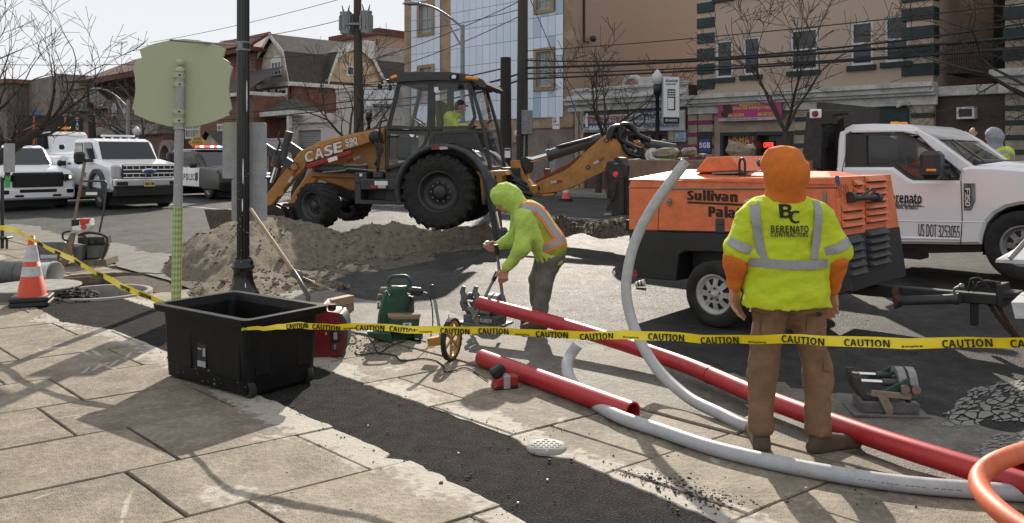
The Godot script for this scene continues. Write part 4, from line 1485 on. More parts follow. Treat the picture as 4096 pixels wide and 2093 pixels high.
	g = Geo.new();g.prism(pg,0.0,5.0);part("porch_gable",g,M.clapboard_beige,r)
	g = Geo.new();g.quad(Vector3(pg[0].x - 0.3,pg[0].y,5.3),Vector3(pg[1].x,pg[1].y + 0.2,5.3),Vector3(pg[1].x,pg[1].y + 0.2,0),Vector3(pg[0].x - 0.3,pg[0].y,0));g.quad(Vector3(pg[1].x,pg[1].y + 0.2,5.3),Vector3(pg[2].x + 0.3,pg[2].y,5.3),Vector3(pg[2].x + 0.3,pg[2].y,0),Vector3(pg[1].x,pg[1].y + 0.2,0));part("porch_roof",g,M.shingle,r)
	# ---- brown stone building with bracketed eaves and arched doors
	var t5 := street(et*29.5)
	var c := thing("stone_church","brown stone building with bracketed eaves and round arched doorways","church",t5)
	var c0 := lp(t5,440,400).x;var c1 := lp(t5,700,400).x
	var ce := lp(t5,470,318).y
	var ct := lp(t5,470,215).y
	g = Geo.new();g.box(Vector3((c0 + c1)/2,ce/2,-6),Vector3(c1 - c0,ce,12));part("wall",g,M.stonebrown,c)
	g = Geo.new();g.box(Vector3((c0 + c1)/2 + 2,(ct + ce)/2,-7),Vector3(c1 - c0 - 2,ct - ce,10));part("upper_wall",g,M.redbrick,c)
	g = Geo.new()
	var yt := ce + 0.9
	g.quad(Vector3(c0 - 2.4,ce,2.2),Vector3(c0 + 1,yt + 1.3,-2),Vector3(c1,yt + 1.3,-2),Vector3(c1,ce,2.2))
	g.quad(Vector3(c0 - 2.4,ce,-12),Vector3(c0 + 1,yt + 1.3,-12),Vector3(c0 + 1,yt + 1.3,-2),Vector3(c0 - 2.4,ce,2.2))
	g.box(Vector3((c0 + c1)/2 - 1.2,ce - 0.25,-5),Vector3(c1 - c0 + 2.4,0.5,14.3));part("eaves",g,M.terracotta,c)
	for i in 7:
		g = Geo.new();var x := c0 + 0.3 + i*2.0
		g.prism([Vector2(0.0,0.0),Vector2(1.6,0.0),Vector2(1.6,-0.3),Vector2(0.3,-1.4),Vector2(0,-1.4)],-0.15,0.15)
		var bk := part("bracket",g,M.stonebrown,c);bk.transform = Transform3D(Basis(Vector3.UP,-PI/2),Vector3(x,ce - 0.5,0))
	for i in 4:
		g = Geo.new();var x := c0 + 1.2 + i*3.2
		var fw := [Vector2(x - 0.8,5.5),Vector2(x + 0.8,5.5),Vector2(x + 0.8,ce - 3)]
		for k in 7: fw.append(Vector2(x + 0.8*cos(PI*k/6.0),ce - 3 + 0.8*sin(PI*k/6.0)))
		g.prism(fw,-0.1,0.05);part("arched_window",g,M.winglass,c)
	for u in [520,596,672]:
		var ar := rect(t5,u - 28,560,u + 28,700,1.2)
		var mx: float = (ar[0] + ar[1])/2;var rad: float = (ar[1] - ar[0])/2
		var oo := [];var ii := []
		var yc: float = ar[3] - rad
		for k in 13:
			oo.append(Vector2(mx - rad*cos(PI*k/12.0),yc + rad*sin(PI*k/12.0)));ii.append(Vector2(mx - rad*0.68*cos(PI*k/12.0),yc + rad*0.68*sin(PI*k/12.0)))
		oo.append(Vector2(ar[1],0.1));oo.push_front(Vector2(ar[0],0.1));ii.append(Vector2(mx + rad*0.68,0.1));ii.push_front(Vector2(mx - rad*0.68,0.1))
		g = Geo.new();g.ring(oo,ii,0.9,1.5);var ad := part("arch",g,mk("archstone",0.34,0.29,0.25,0.85,0,"dirt",0.5),c)
		g = Geo.new();g.prism(ii,0.6,0.8);part("doorway",g,M.shopdark,ad)
	g = Geo.new();bx(g,[c0 - 0.4,c1,lp(t5,560,545).y,lp(t5,560,505).y],0.0,1.6,0.1);part("porch_cornice",g,M.archstone,c)
	g = Geo.new();bx(g,[c0 - 0.2,c1,0.1,lp(t5,560,545).y],0.0,1.0);part("porch",g,M.redbrick,c)
	# ---- brown apartment block with fire escapes
	var t6 := street(et*32.0)
	var f := thing("apartment_block","brown brick apartment block with white sash windows and balconies","building",t6)
	var f0 := lp(t6,244,400).x;var f1 := lp(t6,560,400).x
	var ft := lp(t6,380,340).y
	var fw2 := []
	for u in [[252,392,269,421],[287,396,307,434],[315,396,330,434],[389,406,412,438],[252,466,267,490],[288,468,307,500],[318,470,333,500],[372,470,386,503],[391,472,411,503],[458,400,464,428]]: fw2.append(rect(t6,u[0],u[1],u[2],u[3]))
	g = Geo.new();wallx(g,f0,f1,0.1,ft,fw2,0,0.3);shell(g,f0,f1,0.1,ft,14);part("wall",g,M.brownbrick,f)
	for q2 in fw2: window(f,q2,M.white,-0.1,0.12)
	g = Geo.new()
	for u in [[272,310],[388,422],[330,350]]: var cr := rect(t6,u[0],331,u[1],352);bx(g,[cr[0],cr[1],ft - 0.1,ft + 0.6],-0.6,0.2)
	bx(g,[f0,f1,ft - 0.15,ft + 0.1],-0.3,0.25)
	part("coping",g,M.brownbrick,f)
	for u in [[286,430,441],[286,430,515]]:
		var br := rect(t6,u[0],u[2],u[1],u[2] + 6)
		g = Geo.new();bx(g,[br[0],br[1],br[2],br[2] + 0.15],0.0,1.3)
		bx(g,[br[0],br[1],br[2] + 1.0,br[2] + 1.07],1.22,1.3)
		for i in 24: bx(g,[lerpf(br[0],br[1],i/24.0),lerpf(br[0],br[1],i/24.0) + 0.05,br[2],br[2] + 1.0],1.23,1.28)
		part("balcony",g,M.dark,f)
	var sr := rect(t6,380,565,470,596,2.6)
	g = Geo.new();bx(g,[sr[0] - 4,sr[1],0.1,sr[3] + 2.2],0.0,2.5);part("shop",g,M.redbrick,f)
	var ds := thing("blue_shop_sign","dark blue shop sign with white capitals below the brown apartment block","sign",t6)
	g = Geo.new();bx(g,sr,2.51,2.65);part("panel",g,mk("signblue",0.03,0.035,0.08,0.5),ds)
	text("CEDIFI",ds,Vector3((sr[0] + sr[1])/2,(sr[2] + sr[3])/2 + 0.1,2.66),(sr[1] - sr[0])*0.9,0.55,M.print_white)
	# ---- mural wall and the dark house at the far left
	var m := thing("mural_building","tan building with blue figures painted on its wall behind the big tree","building",t6)
	var m0 := lp(t6,25,400).x
	g = Geo.new();bx(g,[m0,f0 - 0.05,0.1,lp(t6,120,322).y],-14,0.0);part("wall",g,mk("muraltan",0.27,0.22,0.19,0.85,0,"dirt",0.2),m)
	g = Geo.new()
	for e in [[140,455,14,22],[185,480,22,18],[165,500,36,14]]:
		var p := lp(t6,e[0],e[1]);var k := lp(t6,e[0] + e[2],e[1] - e[3])
		g.ball(Vector3(p.x,p.y,0.0),Vector3(absf(k.x - p.x),absf(k.y - p.y),0.02),12,6)
	part("mural_figure",g,mk("muralblue",0.05,0.12,0.28,0.8),m)
	g = Geo.new()
	for e in [[170,430,9,14],[205,455,8,12],[65,395,26,12]]:
		var p := lp(t6,e[0],e[1]);var k := lp(t6,e[0] + e[2],e[1] - e[3])
		g.ball(Vector3(p.x,p.y,0.0),Vector3(absf(k.x - p.x),absf(k.y - p.y),0.02),12,6)
	part("mural_face",g,mk("muralpink",0.22,0.13,0.10,0.8),m)
	var t7 := street(et*29.5)
	var dk := thing("dark_house","dark narrow house at the far left end of the street","house",t7)
	var d1 := lp(t7,28,400).x
	g = Geo.new();bx(g,[d1 - 30,d1,0.1,lp(t7,15,335).y],-10,0.0);part("wall",g,M.stonebrown,dk)
	g = Geo.new();bx(g,[d1 - 30,d1 + 0.3,lp(t7,15,335).y,lp(t7,15,318).y],-10.2,0.4);part("cornice",g,M.redbrick,dk)

# ---------------------------------------------------------------- poles, lamps, signs and wires of the street
func wire(a: Vector3,b: Vector3,sag: float,r: float,label: String,grp := "overhead wires along the far side"):
	var pts := []
	for i in 25:
		var k := i/24.0
		pts.append(a.lerp(b,k) + Vector3.DOWN*sag*4*k*(1 - k))
	var g := Geo.new();g.tube(pts,r,5)
	solo("overhead_wire",g,M.wire,label,"wire",grp)

func lamp_post(u: float, vtop: float, d: float, label: String) -> Node3D:   # a street lantern on a black fluted post
	var p := ground(at(u,YH,d))
	var top := at(u,vtop,d).y - p.y
	var o := thing("street_lantern",label,"street lamp",Transform3D(Basis(),p),"black lantern posts along the avenue")
	var g := Geo.new();g.lathe([Vector2(0.26,0),Vector2(0.24,0.25),Vector2(0.14,0.75),Vector2(0.09,0.9),Vector2(0.075,top - 1.0),Vector2(0.13,top - 0.95),Vector2(0.17,top - 0.6),Vector2(0.13,top - 0.55)],12);part("post",g,M.black,o)
	g = Geo.new();g.lathe([Vector2(0.13,top - 0.55),Vector2(0.22,top - 0.42),Vector2(0.2,top - 0.2),Vector2(0.1,top - 0.1),Vector2(0.03,top)],12);part("globe",g,M.white,o)
	return o

func poles():
	var k := 0
	# big utility pole with transformers
	var p := ground(at(1437,YH,46.0))
	var o := thing("utility_pole","wooden utility pole with grey transformers beside the bare street tree","utility pole",Transform3D(Basis(),p))
	var g := Geo.new();g.cyl(Vector3.ZERO,Vector3(-0.12,12.5,0),0.31,0.2,12);part("shaft",g,M.pole,o)
	for e in [[1383,93,0.0],[1468,93,0.3],[1400,95,-0.6]]:
		var c := at(e[0],e[1],46.0) - p + Vector3(0,0,e[2])
		g = Geo.new()
		g.cyl(c - Vector3(0,0.58,0),c + Vector3(0,0.55,0),0.32,0.32,14);g.cyl(c + Vector3(0,0.55,0),c + Vector3(0,0.62,0),0.35,0.33,14)
		for j in 8: g.box(c + Vector3(cos(j*0.8)*0.36,0,sin(j*0.8)*0.36),Vector3(0.06,0.8,0.06))
		var tr := part("transformer",g,M.galv,o)
		g = Geo.new()
		for s in [-0.12,0.12]: g.cyl(c + Vector3(s,0.62,0),c + Vector3(s*1.8,1.0,0),0.05,0.02,8)
		part("bushing",g,M.dark,tr)
	g = Geo.new();g.box(Vector3(-0.1,9.0,0.3),Vector3(1.4,0.12,0.1));part("bracket",g,M.galv,o)
	# pole in front of the blue panels
	var p2 := ground(at(2088,YH,37.0))
	o = thing("utility_pole","tall grey utility pole with an electric box, in front of the blue panels","utility pole",Transform3D(Basis(),p2))
	g = Geo.new();g.cyl(Vector3.ZERO,Vector3(0.06,13,0),0.27,0.2,12);part("shaft",g,M.pole,o)
	var bb := at(2108,490,36.6) - p2
	g = Geo.new();g.box(bb,Vector3(0.5,1.08,0.34),0.03);part("electric_box",g,M.galv,o)
	g = Geo.new();g.cyl(bb + Vector3(-0.1,-0.5,0),bb + Vector3(-0.15,-2.2,0),0.05,0.05,8);part("conduit",g,M.galv,o)
	# shorter dark pole beside the cab
	var p3 := ground(at(2023,YH,36.0))
	o = thing("utility_pole","short dark wooden pole right behind the backhoe cab with a paper notice","utility pole",Transform3D(Basis(),p3))
	var y3 := at(2023,230,36.0).y - p3.y
	g = Geo.new();g.cyl(Vector3.ZERO,Vector3(0,y3,0),0.26,0.23,12);part("shaft",g,mk("darkpole",0.07,0.06,0.05,0.9,0,"bark",1.2),o)
	var nt := at(2030,612,35.7) - p3
	g = Geo.new();g.box(nt,Vector3(0.24,0.42,0.02));part("notice",g,M.print_white,o)
	g = Geo.new();g.box(nt + Vector3(0,0.14,0.012),Vector3(0.22,0.1,0.006));part("notice_heading",g,M.magenta,o)
	# leaning pole at the far left
	var p4 := ground(at(376,YH,62.0))
	o = thing("utility_pole","dark utility pole with a grey transformer before the brown apartment block","utility pole",Transform3D(Basis(),p4))
	g = Geo.new();g.cyl(Vector3.ZERO,at(358,320,62.0) - p4,0.3,0.22,10);g.box(at(310,329,62.0) - p4,Vector3(2.0,0.12,0.12));part("shaft",g,M.darkpole,o)
	var tc := at(375,390,61.6) - p4
	g = Geo.new();g.cyl(tc - Vector3(0,0.4,0),tc + Vector3(0,0.45,0),0.28,0.28,12);part("transformer",g,M.galv,o)
	# cobra-head street lights
	for e in [[1850,100,36.0,1650,12,"grey arm street light curving left in front of the blue panels",300],[510,450,48.0,385,354,"thin grey arm street light to the left of the green sign",450]]:
		var b := ground(at(e[0],YH,e[2]))
		o = thing("arm_street_light",e[5],"street lamp",Transform3D(Basis(),b),"arm street lights")
		g = Geo.new();g.cyl(Vector3.ZERO,at(e[0],e[1] if e[1] < 200 else 400,e[2]) - b,0.12,0.09,12);part("shaft",g,M.galv,o)
		var A := at(e[0],e[1] + (10 if e[1] < 200 else -20),e[2]) - b;var Z := at(e[3] + 20,e[4] + 4,e[2]) - b
		g = Geo.new()
		var pts := []
		for i in 12:
			var w := i/11.0
			pts.append(Vector3(lerpf(A.x,Z.x,w),lerpf(A.y,Z.y,sin(w*PI/2)),lerpf(A.z,Z.z,w)))
		g.tube(pts,0.05,8)
		g.tube([A - Vector3(0,0.9,0),pts[5]],0.035,8)
		part("arm",g,M.galv,o)
		g = Geo.new();g.ball(Z + Vector3(-0.25,0.02,0),Vector3(0.42,0.09,0.16),12,6);part("lamp_head",g,M.galv,o)
	# lanterns
	lamp_post(2630,278,31.0,"black lantern post carrying a phone shop banner")
	lamp_post(1475,405,40.0,"black and white painted lantern post beside the wooden utility pole")
	lamp_post(545,505,50.0,"lantern post in front of the arched church doors")
	# banner on the lantern post
	var bp := at(2682,402,31.0)
	o = thing("banner_box","double sided banner with a phone picture hung from the lantern post","banner",Transform3D(Basis(Vector3.UP,0.25),bp))
	g = Geo.new();g.box(Vector3.ZERO,Vector3(0.70,1.78,0.16),0.02);part("box",g,M.greyplate,o)
	g = Geo.new();g.box(Vector3(0,0.12,0.083),Vector3(0.64,1.5,0.006));part("sheet",g,M.print_white,o)
	g = Geo.new();g.box(Vector3(0,-0.75,0.083),Vector3(0.64,0.23,0.008));part("foot_band",g,M.ink,o)
	text("609.449.0010",o,Vector3(0,-0.75,0.09),0.5,0.1,M.print_white,0,Basis(),false)
	text("Atlantic@",o,Vector3(0,0.73,0.089),0.5,0.13,M.ink)
	text("communications",o,Vector3(-0.03,0.61,0.089),0.42,0.06,M.ink)
	g = Geo.new();g.box(Vector3(0,0.02,0.087),Vector3(0.32,0.8,0.004));part("phone_outline",g,M.ink,o)
	g = Geo.new();g.box(Vector3(-0.02,-0.12,0.090),Vector3(0.25,0.42,0.004));part("phone_screen",g,M.print_white,o)
	for i in 4:
		for j in 3:
			g = Geo.new();g.box(Vector3(-0.1 + i*0.068,0.34 - j*0.09,0.091),Vector3(0.045,0.055,0.004));part("screen_icon",g,M.print_white,o)
	# parking sign on a post, school zone sign
	var q := ground(at(2223,YH,34.0))
	o = thing("parking_sign","white and blue parking sign on a thin post before the grey door","sign",Transform3D(Basis(Vector3.UP,0.3),q))
	var sy := at(2223,492,34.0).y - q.y
	g = Geo.new();g.box(Vector3(0,sy/2,0),Vector3(0.05,sy,0.03));part("post",g,M.galv,o)
	g = Geo.new();g.box(Vector3(0,sy,0.03),Vector3(0.3,0.5,0.01));part("plate",g,M.print_white,o)
	g = Geo.new();g.box(Vector3(-0.06,sy + 0.12,0.037),Vector3(0.13,0.2,0.005));part("blue_square",g,M.navy,o)
	text("P",o,Vector3(-0.06,sy + 0.12,0.041),0,0.14,M.print_white)
	text("PAY TO PARK",o,Vector3(0,sy - 0.08,0.037),0.24,0.05,M.navy)
	var z := ground(at(790,YH,44.0))
	o = thing("school_zone_sign","yellow diamond school zone sign over the police car roof lights","sign",Transform3D(Basis(Vector3.UP,0.35),z))
	var zy := at(790,570,44.0).y - z.y
	g = Geo.new();g.box(Vector3(0,zy/2 + 0.2,0),Vector3(0.06,zy + 0.8,0.04));part("post",g,M.galv,o)
	g = Geo.new();g.prism([Vector2(-0.48,zy),Vector2(0,zy + 0.48),Vector2(0.48,zy),Vector2(0,zy - 0.48)],0.02,0.035);part("plate",g,mk("signyellow",0.55,0.33,0.08,0.5),o)
	var zl := ["SLOW","SCHOOL","ZONE"]
	for i in 3: text(zl[i],o,Vector3(0,zy + 0.19 - i*0.19,0.037),[0.36,0.52,0.36][i],0.13,M.ink)
	# wires
	var A := func(u,v,d): return at(u,v,d)
	wire(A.call(-300,245,60),A.call(1437,205,46),0.5,0.02,"thin wire from the far left to the transformer pole")
	wire(A.call(880,165,52),A.call(1437,60,46),0.2,0.02,"upper thin wire left of the transformer pole","")
	wire(A.call(600,170,60),A.call(1437,-25,46),0.2,0.018,"highest thin wire crossing the sky above the tiled roof","")
	for e in [[440,20,95,0.018,"first thin wire across the blue panels"],[455,130,60,0.02,"second thin wire across the blue panels"],[480,190,120,0.02,"third thin wire across the blue panels"]]:
		wire(A.call(1437,e[1] + 120,46),A.call(2088,e[2] - 60,37),0.25,e[3],e[4])
	for e in [[1437,345,2028,270,0.035,0.25,"cable reaching the short dark pole top"],[1437,400,2088,292,0.045,0.35,"thick cable across the gambrel house"],[1437,425,2088,318,0.045,0.4,"lowest thick cable across the whitewashed wall"]]:
		wire(A.call(e[0],e[1],46),A.call(e[2],e[3],37),e[5],e[4],e[6])
	for e in [[1437,345,380,0.02,"cable sloping down left of the transformer pole"],[1437,400,420,0.035,"thick cable over the porch roof"],[1437,425,445,0.035,"lowest thick cable over the porch roof"]]:
		wire(A.call(e[0],e[1],46),A.call(300,e[2] + 20,66),0.6,e[3],e[4])
	for e in [[205,-5,0.02,0.15,"topmost bright wire across the tan brick wall"],[240,70,0.035,0.5,"twisted cable across the brick wall and upper windows"],[272,135,0.055,0.15,"thickest black cable across the lower windows"],[295,175,0.03,0.15,"thin cable under the thickest black one"],[316,180,0.04,0.1,"lowest black cable above the shop cornice"]]:
		wire(A.call(2088,e[0],37),A.call(4250,e[1],25),e[3],e[2],e[4])
	var gu := Geo.new();gu.tube([A.call(2118,-10,37.5),A.call(2250,300,36),A.call(2330,520,34)],0.02,5)
	solo("guy_wire",gu,M.wire,"slanting wire running down from the tall grey pole","wire")

# ---------------------------------------------------------------- bare trees
func tree(n: String,label: String,base: Vector3,h: float,sd: int,forks: int,spread: float,trunk_r: float,lean := Vector3.ZERO,twig := 0.006,first := 0.3):
	var r := RandomNumberGenerator.new();r.seed = sd
	var o := thing(n,label,"tree",Transform3D(Basis(),base))
	var gt := Geo.new()
	var gc := Geo.new()
	var todo := [[Vector3.ZERO,(Vector3.UP + lean).normalized(),h*first,trunk_r,0]]
	var segs := 0
	while todo.size() and segs < 4200:
		var e: Array = todo.pop_front()
		var p: Vector3 = e[0];var d: Vector3 = e[1];var L: float = e[2];var rad: float = e[3];var lv: int = e[4]
		var pts := [p]
		var rs := [rad]
		var m := 5 if lv < 2 else (4 if lv < 4 else 3)
		var bend := Vector3(r.randfn(0,1),r.randfn(0,0.5),r.randfn(0,1))*(0.06 if lv == 0 else 0.16)
		for i in m:
			d = (d + bend/m*2.0 + Vector3(r.randfn(0,0.09),r.randfn(0,0.07),r.randfn(0,0.09)) + Vector3.UP*(0.03 if lv > 0 else 0.0)).normalized()
			p += d*L/m
			pts.append(p)
			rs.append(maxf(twig,rad*(1.0 - 0.38*(i + 1)/m)))
			if lv > 0 and lv < 6 and i < m - 1 and r.randf() < 0.55:   # side shoots
				var ax := d.cross(Vector3(r.randfn(0,1),r.randfn(0,1),r.randfn(0,1))).normalized()
				todo.append([p,d.rotated(ax,r.randf_range(0.5,1.1)),L*r.randf_range(0.4,0.7),maxf(twig,rs[-1]*0.5),mini(lv + 2,6)])
		(gt if lv < 2 else gc).tube(pts,rs,9 if lv == 0 else (6 if lv < 3 else 3),false)
		segs += 1
		if lv < 6 and rad > twig*0.99:
			var n2 := forks if lv == 0 else (2 if r.randf() < 0.75 else 3)
			var ph := r.randf()*TAU
			for i in n2:
				var ax := d.cross(Vector3.UP if absf(d.y) < 0.95 else Vector3.RIGHT).normalized().rotated(d,ph + TAU*i/n2 + r.randfn(0,0.3))
				var ang := r.randf_range(0.5,1.0)*spread*(1.25 if lv == 0 else 0.8)
				todo.append([p,d.rotated(ax,ang),L*r.randf_range(0.62,0.92),rs[-1]*r.randf_range(0.55,0.75),lv + 1])
	part("trunk",gt,M.bark,o)
	stuffpart(part("crown",gc,M.bark,o))

func trees():
	tree("street_tree","bare street tree before the whitewashed wall",ground(at(1378,YH,37.0)),8.0,31,4,0.75,0.19,Vector3(0.05,0,0),0.011,0.26)
	tree("street_tree","bare street tree in front of the barber shop sign",ground(at(2393,YH,34.5)),7.6,17,5,0.85,0.15,Vector3.ZERO,0.011,0.33)
	tree("street_tree","bare street tree in front of the open sign and upper windows",ground(at(3155,YH,27.5)),10.5,43,4,0.5,0.14,Vector3(0.02,0,0),0.010,0.24)
	tree("street_tree","bare street tree reaching in at the upper right corner",ground(at(4330,YH,24.0)),9.0,57,5,0.85,0.2,Vector3(-0.15,0,0),0.009,0.34)
	tree("street_tree","bare grey tree in front of the arched church porch",ground(at(640,YH,52.0)),9.0,71,4,0.75,0.22,Vector3(-0.08,0,0),0.014,0.28)
	tree("corner_tree","large bare tree leaning over the parked pickup on the left",ground(at(-75,YH,13.5)),6.3,92,4,0.52,0.2,Vector3(0.12,0,0),0.0042,0.24)

# ---------------------------------------------------------------- backhoe loader
func crop(a: Array, x: float, y: float, k: float) -> Array:   # points measured in an enlargement of the photograph
	var out := []
	for i in range(0,a.size(),2):
		out.append(x + a[i]*k);out.append(y + a[i + 1]*k)
	return out

func lug_wheel(p: Node,c: Vector3,r: float,w: float,rim: float,turn: float,lugs: int,rm: Material,bolts: int,side := 1.0,bs := Basis()):
	# a tyre with chevron lugs: axle along z, outer face towards +z
	var o := Node3D.new();o.name = "wheel";o.transform = Transform3D(bs*Basis(Vector3.UP,turn),c);p.add_child(o,true)
	var q := Basis(Vector3.RIGHT,PI/2)
	var g := Geo.new()
	var h := w/2
	g.lathe([Vector2(rim,-h*0.8),Vector2(rim + (r - rim)*0.25,-h*0.96),Vector2(lerpf(rim,r,0.7),-h),Vector2(r*0.955,-h*0.86),Vector2(r*0.97,0),Vector2(r*0.955,h*0.86),Vector2(lerpf(rim,r,0.7),h),Vector2(rim + (r - rim)*0.25,h*0.96),Vector2(rim,h*0.8)],40,Vector3.ZERO,q)
	for i in lugs:
		for s in [-1,1]:
			var a := TAU*(i + (0.5 if s > 0 else 0.0))/lugs
			var a2: float = a - 0.22
			var d := func(t: float,rr: float,z: float): return Vector3(cos(t)*rr,sin(t)*rr,z)
			var tw := 0.42*TAU/lugs/2
			var p0 := [d.call(a - tw,r*0.94,s*h*0.98),d.call(a + tw,r*0.94,s*h*0.98),d.call(a + tw*0.8,r,s*h*0.9),d.call(a - tw*0.8,r,s*h*0.9)]
			var p1 := [d.call(a2 - tw,r*0.95,-s*h*0.04),d.call(a2 + tw,r*0.95,-s*h*0.04),d.call(a2 + tw*0.8,r*1.01,-s*h*0.02),d.call(a2 - tw*0.8,r*1.01,-s*h*0.02)]
			var p2 := [d.call(a - tw,r*0.82,s*h*0.99),d.call(a + tw,r*0.82,s*h*0.99),d.call(a + tw,r*0.86,s*h*1.03),d.call(a - tw,r*0.86,s*h*1.03)]
			g.rows([p2,p0,p1],true,-1,true,true)
	part("tyre",g,M.rubber,o)
	g = Geo.new()
	g.lathe([Vector2(rim,h*0.8),Vector2(rim*1.04,h*0.84),Vector2(rim*0.96,h*0.78),Vector2(rim*0.92,h*0.3),Vector2(rim*0.72,h*0.12),Vector2(rim*0.62,h*0.18),Vector2(rim*0.35,h*0.2),Vector2(rim*0.33,h*0.5),Vector2(rim*0.28,h*0.56),Vector2(0.001,h*0.56)],32,Vector3.ZERO,q)
	part("rim",g,rm,o)
	for i in bolts:
		var a := TAU*i/bolts
		g = Geo.new();g.cyl(Vector3(cos(a),sin(a),0)*rim*0.48 + Vector3(0,0,h*0.17),Vector3(cos(a),sin(a),0)*rim*0.48 + Vector3(0,0,h*0.28),rim*0.045,rim*0.04,6);part("bolt",g,M.brass,o)

func loader():
	mk("brass",0.30,0.22,0.10,0.5,0.5)
	mk("casetext",0.62,0.62,0.60,0.5)
	mk("tape_red",0.30,0.025,0.02,0.45);mk("tape_white",0.42,0.42,0.42,0.45)
	mk("cabgrey",0.05,0.051,0.054,0.45,0,"dirt",0.8)
	mk("bucketsteel",0.16,0.12,0.095,0.6,0.2,"dirt",1.2,"bumps",0.8)
	var tl := Transform3D(Basis(Vector3.UP,deg_to_rad(-10.0)),at(1763,922,14.7))
	var o := thing("backhoe_loader","orange backhoe loader with black cab standing on the sand heap","backhoe",tl)
	var P := func(u: float,v: float,z: float) -> Vector3: return lp(tl,u,v,z)
	var k: float = (P.call(1763, 700, 0) - P.call(1763, 800, 0)).y / 100.0   # metres per point
	var g: Geo
	# wheels
	var rc: Vector3 = P.call(1765,767,-0.27)
	lug_wheel(o,Vector3(rc.x,rc.y,-0.28),154*k,0.54,82*k,0,22,M.cabgrey,10)
	lug_wheel(o,Vector3(rc.x,rc.y,-2.2),154*k,0.54,82*k,PI,22,M.cabgrey,10)
	var fc: Vector3 = P.call(1268,822,-0.32)
	lug_wheel(o,Vector3(fc.x,fc.y,-0.36),96*k,0.40,57*k,-0.42,18,M.cabgrey,8)
	lug_wheel(o,Vector3(fc.x,fc.y,-2.12),96*k,0.40,57*k,PI - 0.42,18,M.cabgrey,8)
	g = Geo.new();g.cyl(Vector3(rc.x,rc.y,-0.4),Vector3(rc.x,rc.y,-2.1),0.16);part("axle",g,M.dark,o);g = Geo.new();g.cyl(Vector3(fc.x,fc.y,-0.4),Vector3(fc.x,fc.y,-2.1),0.11);part("axle",g,M.dark,o)
	# hood, engine body, chassis
	g = Geo.new();g.prism(l2(tl,[1246,640,1275,600,1364,548,1548,512,1548,768,1400,764,1366,748,1246,708],-0.9),-1.6,-0.85,0.03);part("hood",g,M.caseorange,o)
	g = Geo.new();g.prism(l2(tl,[1275,600,1364,546,1548,503,1548,520,1364,560],-0.9),-1.66,-0.8,0.02);part("hood_top",g,M.cabgrey,o)
	g = Geo.new();g.prism(l2(tl,[1300,700,1640,700,1640,800,1400,800,1330,770],-1.0),-1.5,-0.95,0.02);part("chassis",g,M.dark,o)
	g = Geo.new();g.prism(l2(tl,[1243,668,1420,690,1428,702,1420,712,1243,706],-0.7),-0.85,-0.72,0.01);part("side_rail",g,M.caseorange,o)
	# loader arms, each with its bucket links
	var arm := [1543,512,1334,553,1275,569,1272,577,1226,594,1208,604,1178,642,1082,766,1045,828,1069,854,1168,729,1225,675,1234,652,1410,594,1490,570,1543,560]
	for z in [-0.62,-1.84]:
		g = Geo.new();g.prism(l2(tl,arm,-0.62),z - 0.09,z + 0.09,0.02);part("loader_arm",g,M.caseorange,o)
		g = Geo.new();g.prism(l2(tl,[1024,560,1052,564,1188,655,1190,672,1178,680,1160,678,1030,596,1010,580],-0.5),z + 0.09,z + 0.17,0.012);part("bucket_link",g,M.charcoal,o)
		g = Geo.new();g.cyl(P.call(1158,527,z + 0.13)*Vector3(1,1,0) + Vector3(0,0,z + 0.13),P.call(1130,640,z + 0.13)*Vector3(1,1,0) + Vector3(0,0,z + 0.13),0.075,0.075,14);g.cyl(P.call(1115,668,z)*Vector3(1,1,0) + Vector3(0,0,z + 0.13),P.call(1130,600,z)*Vector3(1,1,0) + Vector3(0,0,z + 0.13),0.1,0.1,14);part("tilt_cylinder",g,M.charcoal,o)
		g = Geo.new();g.cyl(P.call(1118,665,z)*Vector3(1,1,0) + Vector3(0,0,z + 0.13),P.call(1098,730,z)*Vector3(1,1,0) + Vector3(0,0,z + 0.13),0.035,0.035,10);part("piston_rod",g,M.chrome,o)
		g = Geo.new();g.tube([P.call(1140,530,z)*Vector3(1,1,0) + Vector3(0,0,z + 0.2),P.call(1132,550,z)*Vector3(1,1,0) + Vector3(0,0,z + 0.22),P.call(1140,570,z)*Vector3(1,1,0) + Vector3(0,0,z + 0.22),P.call(1124,620,z)*Vector3(1,1,0) + Vector3(0,0,z + 0.22)],0.02,6);part("hose",g,M.dark,o)
		g = Geo.new();g.prism(l2(tl,[1098,660,1110,668,1090,720,1065,760,1060,800,1052,815,1036,812,1040,770,1070,705],-0.5),z - 0.1,z - 0.02,0.01);part("guide_link",g,M.dark,o)
	g = Geo.new();g.cyl(P.call(1176,668,-0.44),P.call(1176,668,-0.42),0.065,0.06,16);part("arm_pin",g,M.caseorange,o);g = Geo.new();g.cyl(P.call(1117,769,-0.53),P.call(1117,769,-0.50),0.08,0.08,18);part("arm_pin",g,M.caseorange,o)
	# red safety brace, lift cylinder, pipes along the near arm
	g = Geo.new();g.prism(crop_l2(tl,[765,845,1340,660,1355,710,790,905,762,890],1000,400,0.304,-0.5),-0.5,-0.42,0.01);part("safety_brace",g,M.red,o)
	g = Geo.new();g.prism(crop_l2(tl,[1020,775,1140,735,1155,785,1035,825],1000,400,0.304,-0.42),-0.42,-0.414);part("brace_label",g,M.print_white,o)
	g = Geo.new();g.cyl(P.call(1262,673,-0.6),P.call(1468,678,-0.6),0.075,0.075,14);part("lift_cylinder",g,M.charcoal,o)
